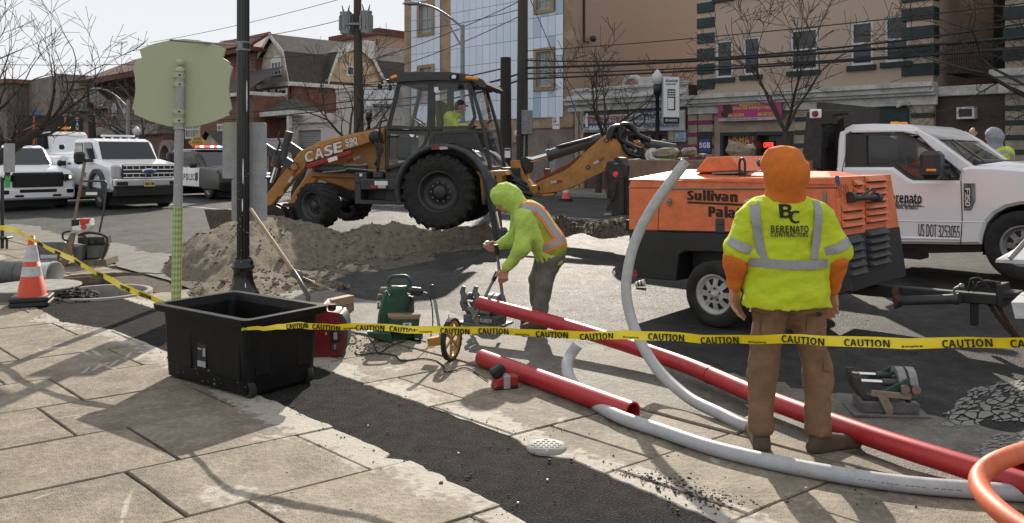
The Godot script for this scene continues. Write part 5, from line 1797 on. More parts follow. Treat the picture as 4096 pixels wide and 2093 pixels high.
	g = Geo.new();g.tube([P.call(1290,690,-0.5),P.call(1380,682,-0.5),P.call(1392,674,-0.5),P.call(1415,675,-0.5)],0.018,6);g.tube([P.call(1380,665,-0.5),P.call(1378,660,-0.5),P.call(1440,662,-0.5),P.call(1470,656,-0.5)],0.018,6);g.tube([P.call(1410,676,-0.49),P.call(1540,685,-0.49),P.call(1543,700,-0.5)],0.016,6);part("hydraulic_pipe",g,M.galv,o)
	for e in [[1500,550,1515,640,1508,690],[1507,548,1530,600,1500,660],[1495,565,1520,590,1512,640]]:
		g = Geo.new();g.tube([P.call(e[0],e[1],-0.46),P.call(e[2],e[3],-0.42),P.call(e[4],e[5],-0.46)],0.028,7);part("hose",g,M.dark,o)
	g = Geo.new();g.ball(P.call(1502,548,-0.48),Vector3(0.14,0.13,0.08));part("pivot",g,M.dark,o)
	# print on the arm
	var bs := Basis()
	var cp: Vector3 = P.call(1292,604,-0.52)
	var outline := mk("outline",0.02,0.02,0.02,0.6)
	for i in 4:
		var q: Vector3 = P.call([1236,1276,1314,1351][i],[626,614,602,590][i],-0.526)
		var hh: float = 44*k
		text("CASE"[i],o,q + Vector3(0,0,0.003),38*k*1.04,hh,M.casetext,0.235,bs,true,0.008,false,0.12)
		text("CASE"[i],o,q,38*k*1.22,hh*1.16,outline,0.235,bs,true,0.006,false,0.12)
	text("590",o,P.call(1404,566,-0.522),54*k,28*k,M.casetext,0.235,bs,true,0.008,false,0.1)
	text("590",o,P.call(1404,566,-0.526),58*k,31*k,outline,0.235,bs,true,0.006,false,0.1)
	text("Super N",o,P.call(1408,583,-0.522),52*k,16*k,M.casetext,0.235)
	for e in [[1170,705,0.98,-0.525],[1414,637,0.33,-0.84],[1513,747,0.0,-0.16]]:
		var q: Vector3 = P.call(e[0],e[1],e[3])
		for s in [-1,1]:
			g = Geo.new();g.box(q + Basis(Vector3.BACK,e[2])*Vector3(s*16*k,0,0),Vector3(32*k,12*k,0.008),0,Basis(Vector3.BACK,e[2]));part("reflector",g,M.tape_red if (s > 0) == (e[2] > 0.5) or e[2] == 0.0 and s < 0 else M.tape_white,o)
	# step and battery boxes
	g = Geo.new()
	for e in [[[1418,690,1466,690,1466,735,1418,735],-0.3],[[1440,716,1590,716,1590,760,1440,760],-0.22],[[1490,688,1532,688,1532,712,1490,712],-0.4],[[1540,690,1605,690,1614,800,1590,812,1540,812],-0.45]]: g.prism(l2(tl,e[0],e[1]),-0.9,e[1],0.015)
	part("battery_box",g,M.cabgrey,o)
	g = Geo.new();g.prism(l2(tl,[1418,735,1442,735,1442,800,1592,805,1592,819,1418,817],-0.2),-0.75,-0.2,0.01);g.prism(l2(tl,[1442,760,1590,760,1590,802,1442,800],-0.6),-0.9,-0.6);part("step",g,M.cabgrey,o)
	g = Geo.new();g.box(P.call(1524,733,-0.215),Vector3(56*k,18*k,0.006));part("warning_label",g,M.print_white,o);g = Geo.new();g.box(P.call(1443,700,-0.295),Vector3(11*k,11*k,0.006));part("warning_label",g,M.print_white,o)
	# front bucket across the machine, on the ground
	var bo := P.call(905,880,-1.2) as Vector3
	g = Geo.new()
	var prof := [P.call(812,838,0.05),P.call(905,838,0.05),P.call(1000,850,0.05),P.call(1010,905,0.05),P.call(990,960,0.05),P.call(850,962,0.05)]
	var pr := []
	for q in prof: pr.append(Vector2(q.x,q.y))
	g.prism(pr,-0.01,0.03,0.006);g.prism(pr,-2.43,-2.39,0.006)
	for i in [1,2,3,4]:
		var a: Vector2 = pr[i];var b: Vector2 = pr[(i + 1) % 6]
		g.quad(Vector3(a.x,a.y,0),Vector3(b.x,b.y,0),Vector3(b.x,b.y,-2.4),Vector3(a.x,a.y,-2.4));g.quad(Vector3(a.x + 0.03,a.y,0),Vector3(b.x + 0.03,b.y,0),Vector3(b.x + 0.03,b.y,-2.4),Vector3(a.x + 0.03,a.y,-2.4))
	part("bucket",g,M.bucketsteel,o)
	for z in [-0.5,-0.74,-1.7,-1.96]:
		g = Geo.new();g.prism(l2(tl,[1035,826,1070,826,1100,815,1140,835,1150,870,1130,890,1020,905,1010,850],-0.6),z - 0.03,z + 0.03,0.008);part("bucket_ear",g,M.dark,o)
	cab(o,tl,k)
	boom(o,tl,k)

func crop_l2(t: Transform3D,a: Array,x: float,y: float,kk: float,z: float) -> PackedVector2Array: return l2(t,crop(a,x,y,kk),z)

func inset(p: PackedVector2Array, b: float) -> PackedVector2Array:   # the same outline drawn in by b, point for point
	if Geometry2D.is_polygon_clockwise(p): p.reverse()
	var out := PackedVector2Array()
	var n := p.size()
	for i in n:
		var d0 := (p[i] - p[(i + n - 1) % n]).normalized()
		var d1 := (p[(i + 1) % n] - p[i]).normalized()
		var m := d0.orthogonal() + d1.orthogonal()
		out.append(p[i] - m/maxf(0.5,m.length_squared()/2.0)*b)
	return out

func cab(o: Node,tl: Transform3D,k: float):
	var g: Geo
	var P := func(u: float,v: float,z: float) -> Vector3: return lp(tl,u,v,z)
	var zn := -0.50;var zf := -1.98
	glass("cabglass",0.05,0.09,0.085,0.10)
	# roof
	g = Geo.new();g.prism(l2(tl,[1559,318,1572,298,1620,290,1795,289,1875,298,1935,320,1951,340,1944,352,1923,349,1896,325,1716,321,1588,330],zn),zf - 0.08,zn + 0.08,0.05);part("cab_roof",g,M.cabgrey,o)
	for e in [[1576,309,30],[1888,313,56]]:
		g = Geo.new();g.box(P.call(e[0],e[1],zn + 0.08),Vector3(e[2]*k,15*k,0.08),0.02,Basis(Vector3.BACK,-0.14 if e[0] > 1700 else 0.3));part("marker_light",g,M.amber,o)
	g = Geo.new();g.box(P.call(1815,304,zn + 0.12),Vector3(34*k,26*k,0.1),0.02);var wl := part("work_light",g,M.black,o)
	g = Geo.new();g.box(P.call(1815,308,zn + 0.18),Vector3(17*k,15*k,0.02),0.008);part("lens",g,M.print_white,wl)
	g = Geo.new();g.box(P.call(1934,337,zn - 0.1),Vector3(30*k,14*k,0.3),0.02,Basis(Vector3.BACK,-0.5));part("rear_light",g,M.charcoal,o)
	# side frames: door, rear quarter, lower panes; near and far side
	var door := [1591,330,1723,322,1719,519,1548,514]
	var quarter := [1727,322,1876,324,1905,470,1880,515,1727,519]
	var lowd := [1547,524,1716,524,1702,582,1628,656,1556,676,1544,660]
	var lowq := [1722,524,1902,518,1936,612,1812,572,1724,580]
	for s in [zn,zf + 0.05]:
		g = Geo.new()
		for q in [door,quarter,lowd,lowq]:
			var a := l2(tl,q,zn)
			if Geometry2D.is_polygon_clockwise(a): a.reverse()
			g.ring(a,inset(a,0.055),s - 0.05,s)
		part("window_frame",g,M.cabgrey,o)
		for q in [door,quarter,lowd,lowq]:
			g = Geo.new();g.poly(inset(l2(tl,q,zn),0.05),s - 0.02);part("window_pane",g,M.cabglass,o)
		for q in [[1719,318,1730,318,1727,600,1716,600],[1873,322,1884,324,1940,510,1968,684,1955,684,1925,510],[1588,326,1597,330,1554,512,1550,690,1540,672,1544,510]]: g.prism(l2(tl,q,zn),s - 0.08,s + 0.01,0.012)
		part("pillar",g,M.cabgrey,o)
	# front and rear cross frames and panes
	g = Geo.new()
	for e in [[1545,516],[1592,328],[1900,340],[1545,675],[1955,676]]:
		var a: Vector3 = P.call(e[0],e[1],zn);g.box(Vector3(a.x,a.y,(zn + zf)/2),Vector3(0.07,0.07,zn - zf - 0.05),0.01)
	part("cross_bar",g,M.cabgrey,o)
	g = Geo.new()
	var q0: Vector3 = P.call(1593,332,zn);var q1: Vector3 = P.call(1548,514,zn);var q2: Vector3 = P.call(1546,670,zn)
	g.quad(Vector3(q0.x,q0.y,zn - 0.05),Vector3(q1.x,q1.y,zn - 0.05),Vector3(q1.x,q1.y,zf + 0.05),Vector3(q0.x,q0.y,zf + 0.05));g.quad(Vector3(q1.x,q1.y,zn - 0.05),Vector3(q2.x,q2.y,zn - 0.05),Vector3(q2.x,q2.y,zf + 0.05),Vector3(q1.x,q1.y,zf + 0.05))
	part("windscreen",g,M.cabglass,o)
	g = Geo.new()
	q0 = P.call(1880,330,zn);q1 = P.call(1932,510,zn);q2 = P.call(1960,680,zn)
	g.quad(Vector3(q0.x,q0.y,zn - 0.05),Vector3(q1.x,q1.y,zn - 0.05),Vector3(q1.x,q1.y,zf + 0.05),Vector3(q0.x,q0.y,zf + 0.05));g.quad(Vector3(q1.x,q1.y,zn - 0.05),Vector3(q2.x,q2.y,zn - 0.05),Vector3(q2.x,q2.y,zf + 0.05),Vector3(q1.x,q1.y,zf + 0.05))
	part("rear_window",g,M.cabglass,o)
	# fenders over the rear tyres
	for s in [[-0.62,0.02],[-2.5,-1.86]]:
		g = Geo.new()
		var arc := [];var inn := []
		for i in 15:
			var a := deg_to_rad(lerpf(196,-18,i/14.0))
			arc.append(P.call(1766 + cos(a)*192,764 - sin(a)*192,0));inn.append(P.call(1766 + cos(a)*170,764 - sin(a)*170,0))
		var ring := []
		for i in 15: ring.append([Vector3(arc[i].x,arc[i].y,s[0]),Vector3(arc[i].x,arc[i].y,s[1] - 0.04),Vector3(arc[i].x*0.5 + inn[i].x*0.5,arc[i].y*0.5 + inn[i].y*0.5,s[1]),Vector3(inn[i].x,inn[i].y,s[1] - 0.03),Vector3(inn[i].x,inn[i].y,s[0])])
		g.rows(ring,true,1,true,true)
		part("fender",g,M.cabgrey,o)
	g = Geo.new();g.prism(l2(tl,[1545,668,1630,655,1700,590,1800,574,1900,606,1962,680,1962,700,1545,700],-0.6),zf,-0.6,0.0);part("cab_floor",g,M.cabgrey,o)
	for s in [-1,1]:
		g = Geo.new();g.box(P.call(1758,592,0.01) + Vector3(s*17*k,0,0),Vector3(33*k,12*k,0.01),0,Basis(Vector3.BACK,0.06));part("reflector",g,M.tape_white if s > 0 else M.tape_red,o)
	g = Geo.new();g.box(P.call(1568,546,zn + 0.03),Vector3(46*k,8*k,0.05),0.012);part("door_handle",g,M.black,o)
	g = Geo.new();g.tube([P.call(1548,480,zn + 0.02),P.call(1527,486,zn + 0.08),P.call(1520,500,zn + 0.08),P.call(1515,560,zn + 0.08),P.call(1535,572,zn + 0.02)],0.02,7);part("grab_rail",g,M.black,o)
	g = Geo.new();g.tube([P.call(1560,330,zn + 0.05),P.call(1553,320,zn + 0.2),P.call(1532,318,zn + 0.25),P.call(1520,345,zn + 0.25)],0.015,6);g.box(P.call(1519,345,zn + 0.25),Vector3(0.06,0.1,0.14),0.02);g.box(P.call(1560,350,zn + 0.2),Vector3(0.05,0.12,0.1),0.02);part("mirror",g,M.black,o)
	g = Geo.new();g.box(P.call(1745,358,zn + 0.012),Vector3(18*k,21*k,0.004));part("sticker",g,M.print_white,o)
	# seat, wheel, levers inside
	g = Geo.new();g.box(P.call(1800,545,-1.2),Vector3(0.5,0.16,0.52),0.05);g.box(P.call(1768,470,-1.2),Vector3(0.14,0.62,0.5),0.05,Basis(Vector3.BACK,0.1));g.box(P.call(1790,590,-1.2),Vector3(0.35,0.3,0.4));part("seat",g,M.dark,o)
	g = Geo.new()
	var sc: Vector3 = P.call(1680,490,-1.2)
	var rg := []
	for i in 17: rg.append(sc + Basis(Vector3.BACK,-0.6)*Vector3(cos(TAU*i/16)*0.19,0,sin(TAU*i/16)*0.19))
	g.tube(rg,0.016,6,false);g.cyl(sc,P.call(1640,600,-1.2),0.025,0.03,8);g.box(P.call(1630,590,-1.2),Vector3(0.3,0.5,0.6),0.05)
	part("steering_wheel",g,M.dark,o)
	g = Geo.new()
	for e in [[1880,540,1872,500],[1895,540,1893,505]]: g.cyl(P.call(e[0],e[1],-1.1),P.call(e[2],e[3],-1.1),0.015,0.02,6);g.ball(P.call(e[2],e[3],-1.1),Vector3.ONE*0.04,8,6)
	part("lever",g,M.dark,o)

func boom(o: Node,tl: Transform3D,k: float):
	var g: Geo
	var P := func(u: float,v: float,z: float) -> Vector3: return lp(tl,u,v,z)
	var z0 := -1.2
	var C := func(a: Array,z: float) -> PackedVector2Array: return crop_l2(tl,a,1900,480,0.38,z)
	var Q := func(x: float,y: float,z: float) -> Vector3: return lp(tl,1900 + 0.38*x,480 + 0.38*y,z)
	# rear frame, stabilisers
	g = Geo.new();g.prism(l2(tl,[1905,686,2022,682,2030,700,2010,706,2004,790,1990,800,1985,706,1955,704,1950,800,1930,810,1920,706],-0.25),-2.3,-0.2,0.01);part("rear_frame",g,M.caseorange,o)
	for z in [0.0,-2.4]:
		g = Geo.new();g.prism(l2(tl,[1938,712,1966,690,1986,730,2000,850,2012,958,1988,965,1975,930,1950,790],0.0),z - 0.1,z + 0.1,0.02);part("stabiliser_leg",g,M.charcoal,o)
		g = Geo.new();g.cyl(P.call(1960,715,0.08)*Vector3(1,1,0) + Vector3(0,0,z + 0.16),P.call(1988,845,0.08)*Vector3(1,1,0) + Vector3(0,0,z + 0.16),0.085,0.085,14);part("stabiliser_cylinder",g,M.charcoal,o)
		g = Geo.new();g.cyl(P.call(1988,840,0.08)*Vector3(1,1,0) + Vector3(0,0,z + 0.16),P.call(2003,918,0.08)*Vector3(1,1,0) + Vector3(0,0,z + 0.16),0.04,0.04,12);part("piston_rod",g,M.chrome,o)
		g = Geo.new();g.box(P.call(2010,940,0.08)*Vector3(1,1,0) + Vector3(0,0,z + 0.12),Vector3(0.16,0.26,0.2),0.03);g.box(P.call(1985,978,0.05)*Vector3(1,1,0) + Vector3(0,-0.05,z),Vector3(0.5,0.1,0.4),0.03,Basis(Vector3.BACK,-0.2));part("stabiliser_foot",g,M.charcoal,o)
	# swing tower
	g = Geo.new();g.prism(C.call([395,425,500,420,560,620,610,690,680,680,685,760,575,835,540,800,480,700,400,560],z0),z0 - 0.28,z0 + 0.28,0.02);part("swing_tower",g,M.caseorange,o)
	g = Geo.new();g.prism(C.call([500,400,560,388,592,410,590,520,570,560,520,500],z0),z0 - 0.3,z0 + 0.3,0.02);g.prism(C.call([310,500,500,500,510,620,440,700,320,600],z0),z0 - 0.4,z0 + 0.4,0.03);part("tower_head",g,M.dark,o)
	for e in [[230,600,420,640,560,730],[240,640,430,690,560,760],[260,560,400,600,540,680],[270,680,420,740,600,790]]:
		g = Geo.new();g.tube([Q.call(e[0],e[1],z0 + 0.4),Q.call(e[2],e[3],z0 + 0.55),Q.call(e[4],e[5],z0 + 0.35)],0.045,8);part("hose",g,M.black,o)
	# main boom, two cheeks with a box between
	var beam := [690,775,655,745,660,660,800,600,940,540,1010,495,1100,410,1200,310,1300,222,1372,163,1400,168,1560,238,1650,235,1720,300,1700,370,1640,395,1500,412,1390,480,1372,538,1230,610,1080,690,960,735,890,755]
	for s in [-1,1]:
		g = Geo.new();g.prism(C.call(beam,z0),z0 + s*0.16 - 0.03,z0 + s*0.16 + 0.03,0.012);part("boom_plate",g,M.caseorange,o)
	g = Geo.new();g.prism(C.call([690,745,680,690,830,620,1020,540,1250,330,1370,220,1600,280,1650,360,1480,400,1340,520,1060,670],z0),z0 - 0.13,z0 + 0.13);part("boom_core",g,M.caseorange,o)
	g = Geo.new();g.prism(C.call([605,650,720,590,700,545,715,515,765,520,770,570,835,525,960,470,1060,390,1180,330,1190,350,1020,500,830,600,640,680],z0),z0 - 0.42,z0 - 0.25,0.01);part("far_boom_rail",g,M.rustyorange if M.has("rustyorange") else mk("rustyorange",0.26,0.085,0.03,0.7,0,"dirt",1.2),o)
	g = Geo.new();g.prism(C.call([715,775,850,765,845,795,715,808],z0),z0 - 0.2,z0 + 0.2,0.01);part("lower_lug",g,M.caseorange,o)
	# pins, tapes
	for e in [[650,722,34],[1386,215,26],[1190,498,24],[1690,325,36],[1735,250,26]]:
		var c: Vector3 = Q.call(e[0],e[1],z0 + 0.19)
		g = Geo.new();g.cyl(c,c + Vector3(0,0,0.035),e[2]*0.38*k,e[2]*0.34*k,16);var pn := part("pin",g,M.dark,o)
		g = Geo.new();g.cyl(c + Vector3(0,0,0.035),c + Vector3(0,0,0.045),e[2]*0.2*k,e[2]*0.2*k,12);part("pin_head",g,M.galv,pn)
	for e in [[860,650,0.1],[1303,430,0.52]]:
		for s in [-1,1]:
			g = Geo.new();g.box(Q.call(e[0],e[1],z0 + 0.195) + Basis(Vector3.BACK,e[2])*Vector3(s*12.5*k,0,0),Vector3(25*k,11*k,0.008),0,Basis(Vector3.BACK,e[2]));part("reflector",g,M.tape_red if s > 0 else M.tape_white,o)
	# boom cylinder
	g = Geo.new();g.cyl(Q.call(772,375,z0),Q.call(1335,195,z0),0.105,0.105,16);g.cyl(Q.call(765,378,z0),Q.call(800,366,z0),0.12,0.12,16);g.tube([Q.call(860,290,z0),Q.call(900,275,z0 + 0.1),Q.call(1230,190,z0 + 0.1)],0.03,6);part("boom_cylinder",g,M.charcoal,o)
	g = Geo.new();g.cyl(Q.call(570,425,z0),Q.call(780,370,z0),0.05,0.05,12);part("piston_rod",g,M.chrome,o)
	# dipper behind, its cylinder and the big looping hoses
	g = Geo.new();g.prism(C.call([1660,215,1720,205,1790,265,1900,365,1870,400,1720,385],z0),z0 - 0.45,z0 - 0.25,0.012);part("dipper",g,M.caseorange,o)
	g = Geo.new();g.cyl(Q.call(1790,250,z0 - 0.3),Q.call(2110,305,z0 - 0.3),0.095,0.095,14);part("dipper_cylinder",g,M.charcoal,o)
	g = Geo.new();var dc: Vector3 = Q.call(1870,372,z0 - 0.25);g.cyl(dc,dc + Vector3(0,0,0.06),0.14,0.14,18);g.cyl(dc + Vector3(0,0,0.06),dc + Vector3(0,0,0.08),0.08,0.07,16);part("dipper_pin",g,M.print_white,o)
	for e in [[1400,190,1440,90,1540,70,1500,160,1560,260],[1420,200,1480,80,1570,90,1530,200,1640,270],[1530,150,1540,60,1640,60,1720,160,1850,220],[1570,230,1530,130,1590,60,1690,130,1800,240],[1600,260,1700,300,1760,330,1710,385,1640,350],[1560,260,1600,330,1660,370,1740,380,1750,290]]:
		var pts := []
		var ctl := []
		for i in range(0,10,2): ctl.append(Q.call(e[i],e[i + 1],z0 + 0.2 + 0.05*sin(e[0])))
		for i in 4:
			for j in 5: pts.append((ctl[i] as Vector3).cubic_interpolate(ctl[i + 1],ctl[maxi(i - 1,0)],ctl[mini(i + 2,4)],j/5.0))
		pts.append(ctl[4])
		g = Geo.new();g.tube(pts,0.05,8);part("hose",g,M.black,o)

# ---------------------------------------------------------------- trailer compressor
func plain_wheel(p: Node,c: Vector3,r: float,w: float,rim: float,rm: Material,turn := 0.0,holes := 8):
	var o := Node3D.new();o.name = "wheel";o.transform = Transform3D(Basis(Vector3.UP,turn),c);p.add_child(o,true)
	var q := Basis(Vector3.RIGHT,PI/2)
	var h := w/2
	var g := Geo.new()
	g.lathe([Vector2(rim,-h*0.8),Vector2(rim*1.1,-h*0.97),Vector2(lerpf(rim,r,0.6),-h),Vector2(r*0.95,-h*0.9),Vector2(r,-h*0.68),Vector2(r*1.0,-h*0.1),Vector2(r*0.985,-h*0.06),Vector2(r*0.985,h*0.06),Vector2(r,h*0.1),Vector2(r,h*0.68),Vector2(r*0.95,h*0.9),Vector2(lerpf(rim,r,0.6),h),Vector2(rim*1.1,h*0.97),Vector2(rim,h*0.8)],36,Vector3.ZERO,q)
	part("tyre",g,M.rubber,o)
	g = Geo.new()
	g.lathe([Vector2(rim,h*0.8),Vector2(rim*1.02,h*0.86),Vector2(rim*0.9,h*0.7),Vector2(rim*0.85,h*0.35),Vector2(rim*0.78,h*0.4)],36,Vector3.ZERO,q)
	g.lathe([Vector2(rim*0.48,h*0.62),Vector2(rim*0.36,h*0.7),Vector2(rim*0.3,h*0.62),Vector2(rim*0.17,h*0.64),Vector2(rim*0.16,h*0.95),Vector2(0.001,h*1.0)],24,Vector3.ZERO,q)
	for i in holes:   # spokes between the holes
		var P := func(a: float,rr: float,z: float): return Vector3(cos(a)*rr,sin(a)*rr,z)
		var a0 := TAU*i/holes
		var s := TAU/holes
		g.quad(P.call(a0 - s*0.24,rim*0.8,h*0.4),P.call(a0 - s*0.36,rim*0.46,h*0.6),P.call(a0 + s*0.36,rim*0.46,h*0.6),P.call(a0 + s*0.24,rim*0.8,h*0.4),4)
	part("rim",g,rm,o)
	g = Geo.new();g.cyl(Vector3(0,0,-h*0.6),Vector3(0,0,h*0.28),rim*0.84,rim*0.84,20);part("brake_drum",g,M.dark,o)
	for i in 5:
		var a := TAU*i/5 + 0.3
		g = Geo.new();g.cyl(Vector3(cos(a),sin(a),0)*rim*0.3 + Vector3(0,0,h*0.6),Vector3(cos(a),sin(a),0)*rim*0.3 + Vector3(0,0,h*0.82),rim*0.06,rim*0.05,6);part("nut",g,M.rust,o)

func louver(p: Node,t: Transform3D,c: Array,m: Material,nm := "louver"):   # a pressed hood over a dark slot; c = u0, v0, u1, v1 on the plane of t
	var r := rect(t,c[0],c[1],c[2],c[3])
	var g := Geo.new();g.x = p.transform.affine_inverse()*t
	var w: float = r[1] - r[0];var h: float = r[3] - r[2]
	var a := Vector3(r[0],r[3],0.002);var b := Vector3(r[1],r[3],0.002)
	var cI := Vector3(r[1] - w*0.04,r[2],0.045);var dI := Vector3(r[0] + w*0.04,r[2],0.045)
	g.quad(dI,a,b,cI);g.tri(a,dI,Vector3(r[0],r[2],0.002));g.tri(b,Vector3(r[1],r[2],0.002),cI)
	var o := part(nm,g,m,p)
	g = Geo.new();g.x = p.transform.affine_inverse()*t
	g.box(Vector3((r[0] + r[1])/2,r[2] + h*0.02,0.01),Vector3(w*0.96,h*0.5,0.012));part("slot",g,M.black,o)

func compressor():
	mk("salmon",0.74,0.18,0.065,0.5,0,"scuff",1.4)
	mk("skirt",0.02,0.02,0.022,0.5,0,"scuff",1.5)
	mk("rimwhite",0.62,0.61,0.58,0.45,0,"dirt",3)
	var p0 := ground(at(3352,YH,7.15))
	var t := street(p0)
	var o := thing("trailer_compressor","orange trailer air compressor with black skirt behind the worker in the orange hood","compressor",t)
	var W := 1.28
	var g := Geo.new()
	var P := func(u: float,v: float,z := 0.0) -> Vector3: return lp(t,u,v,z)
	g.prism(l2(t,[2523,716,3340,709,3376,943,2514,921,2514,745]),-W,0.0,0.012);part("body",g,M.salmon,o)
	var A: Vector3 = P.call(2523,716);var B: Vector3 = P.call(3340,709)
	A.y -= 0.005;B.y = A.y
	g = Geo.new()
	var r0 := Vector3(A.x + 0.25,A.y + 0.10,-W*0.42);var r1 := Vector3(B.x - 0.3,A.y + 0.10,-W*0.42)
	var r2 := Vector3(r0.x,r0.y,-W*0.62);var r3 := Vector3(r1.x,r1.y,-W*0.62)
	var a := A + Vector3(-0.015,0.003,0.015);var b := B + Vector3(0.015,0.003,0.015)
	var c := Vector3(b.x,b.y,-W - 0.015);var d := Vector3(a.x,a.y,-W - 0.015)
	g.quad(a,r0,r1,b);g.quad(b,r1,r3,c);g.quad(c,r3,r2,d);g.quad(d,r2,r0,a);g.quad(r0,r2,r3,r1)
	part("roof",g,M.salmon,o)
	g = Geo.new();g.prism(l2(t,[2516,922,3378,944,3408,1165,3330,1190,3080,1150,3040,1040,2990,1012,2740,1006,2712,1022,2702,1124,2512,1108]),-W + 0.004,-0.004,0.01);part("skirt",g,M.skirt,o)
	g = Geo.new();g.box(P.call(2870,1060) + Vector3(0,0,-W/2),Vector3(0.8,0.4,W*0.7));part("wheel_well",g,M.black,o)
	var wc: Vector3 = P.call(2878,1174,0.0)
	var wr: float = wc.y - P.call(2878,1306,0.0).y
	plain_wheel(o,Vector3(wc.x,wc.y,0.02),wr,0.2,wr*0.6,M.rimwhite)
	plain_wheel(o,Vector3(wc.x,wc.y,-W - 0.02),wr,0.2,wr*0.6,M.rimwhite,PI)
	g = Geo.new();g.cyl(Vector3(wc.x,wc.y,0),Vector3(wc.x,wc.y,-W),0.05);part("axle",g,M.dark,o)
	# seams, rail, latch, handle, lettering
	g = Geo.new()
	for s in [[2515,752,3350,752,3],[2640,752,2632,925,3],[2632,922,3370,938,3]]: g.cyl(P.call(s[0],s[1],0.001),P.call(s[2],s[3],0.001),0.004,0.004,4)
	part("seam",g,M.dark,o)
	g = Geo.new();g.cyl(P.call(2676,754,0.01),P.call(3070,754,0.01),0.009,0.009,8);part("door_seal",g,M.galv,o)
	g = Geo.new();g.box(P.call(2676,808,0.012),Vector3(0.04,0.075,0.02),0.004);g.box(P.call(2676,806,0.025),Vector3(0.05,0.02,0.02),0.004);part("latch",g,M.galv,o)
	g = Geo.new();g.box(P.call(2880,903,0.006),Vector3(0.095,0.14,0.014),0.006);g.box(P.call(2880,893,0.016),Vector3(0.07,0.03,0.016),0.004);part("handle",g,M.charcoal,o)
	var k: float = (P.call(2850,700) - P.call(2850,800)).y/100.0
	var px := func(u0: float,u1: float,v: float) -> float: return P.call(u1,v).x - P.call(u0,v).x
	text("Sullivan",o,P.call(2846,783,0.004),px.call(2748,2945,783),41*k,M.ink)
	text("Palatek",o,P.call(2932,849,0.004),px.call(2832,3032,849),44*k,M.ink)
	text("Sullivan",o,P.call(2849,784,0.0035),px.call(2748,2945,783),42*k,M.ink);text("Palatek",o,P.call(2935,850,0.0035),px.call(2832,3032,849),45*k,M.ink)
	g = Geo.new();g.box(P.call(2890,816,0.003),Vector3(px.call(2746,3034,816),8*k,0.004));part("underline",g,M.ink,o)
	g = Geo.new();g.cyl(P.call(2539,1094,0.0),P.call(2539,1094,0.012),0.04,0.04,16);part("reflector",g,M.red,o)
	g = Geo.new();g.box(P.call(3300,793,0.004),Vector3(0.03,0.12,0.008));part("hinge",g,M.galv,o)
	# lifting eye housing on the roof
	var z := -W*0.5
	g = Geo.new();g.prism(l2(t,[2850,689,2897,628,2990,624,3042,682],z),z - 0.35,z + 0.35,0.012);part("lifting_housing",g,M.salmon,o)
	g = Geo.new();g.prism(l2(t,[2850,690,3045,684,3046,690,2850,697],z + 0.36),z + 0.3,z + 0.37);part("housing_flange",g,M.galv,o)
	var rc: Vector3 = P.call(2969,655,z + 0.40)
	g = Geo.new()
	var pts := []
	for i in 13: pts.append(rc + Vector3(cos(PI*i/12.0)*0.03,sin(PI*i/12.0)*0.05,0))
	pts.append(rc + Vector3(-0.03,-0.12,0));pts.push_front(rc + Vector3(0.03,-0.12,0))
	g.tube(pts,0.012,7);part("lifting_eye",g,M.black,o)
	# the louvred end, leaning outwards at its foot
	var tilt := (P.call(3376,943).x - P.call(3340,709).x)/(P.call(3340,709).y - P.call(3376,943).y) as float
	var top: Vector3 = t*P.call(3340,709)
	var te := Transform3D(Basis(et,(Vector3.UP - es*tilt).normalized(),(es + Vector3.UP*tilt).normalized()),top)
	te.origin += te.basis.z*0.003
	var q8 := func(x0: float,y0: float,x1: float,y1: float) -> Array: return [3072 + x0*0.532,400 + y0*0.532,3072 + x1*0.532,400 + y1*0.532]
	for e in [[642,602,698,642],[645,660,700,700],[553,780,700,832],[553,838,700,893],[555,896,702,950]]: louver(o,te,q8.call(e[0],e[1],e[2],e[3]),M.salmon)
	for i in 7: louver(o,te,q8.call(728 + i,568 + i*50,872 + i*2,612 + i*50),M.salmon)
	for i in 5:
		louver(o,te,q8.call(585 + i*4,1018 + i*58,695 + i*8,1070 + i*60),M.skirt)
		louver(o,te,q8.call(735 + i*5,965 + i*55,890 + i*3,1010 + i*56),M.skirt)
	g = Geo.new()
	var v0: Vector3 = t.affine_inverse()*(te*(lp(te,3402,790,0.03)));var v1: Vector3 = t.affine_inverse()*(te*lp(te,3515,790,0.09))
	g.cyl(v0,v1,0.028,0.028,10);g.cyl(v0 - (v1 - v0)*0.02,v0 + (v1 - v0)*0.08,0.05,0.05,10);g.cyl(v1,v1 - (v1 - v0)*0.1,0.045,0.045,10)
	g.cyl(v0.lerp(v1,0.3),v0.lerp(v1,0.3) + Vector3(0.06,0.07,-0.12),0.012,0.012,6);g.cyl(v0.lerp(v1,0.7),v0.lerp(v1,0.7) + Vector3(0.03,0.08,-0.05),0.012,0.012,6)
	part("air_outlet",g,M.charcoal,o)
	text("2070",o,t.affine_inverse()*(te*lp(te,3370,762,0.001)),0.28,0.11,mk("fadedprint",0.48,0.11,0.045,0.6),0,t.basis.inverse()*te.basis)
	g = Geo.new();g.x = t.affine_inverse()*te;g.box(lp(te,3352,724,0.002),Vector3(0.07,0.09,0.004));part("sticker",g,M.navy,o)
	# drawbar, jack, coupling, chains
	var zt := -0.72
	var Q := func(x: float,y: float,zz := zt) -> Vector3: return lp(t,3300 + x*0.38,900 + y*0.38,zz)
	g = Geo.new();g.prism(crop_l2(t,[380,640,720,640,1700,722,1900,740,1900,850,1750,832,1440,815,520,745,240,715],3300,900,0.38,zt),zt - 0.06,zt + 0.06,0.01);part("drawbar",g,M.dark,o)
	g = Geo.new();g.cyl(Q.call(800,800,zt + 0.14),Q.call(1350,780,zt + 0.14),0.042,0.042,12);g.cyl(Q.call(1350,780,zt + 0.14),Q.call(1420,778,zt + 0.14),0.05,0.05,12);part("jack",g,M.charcoal,o)
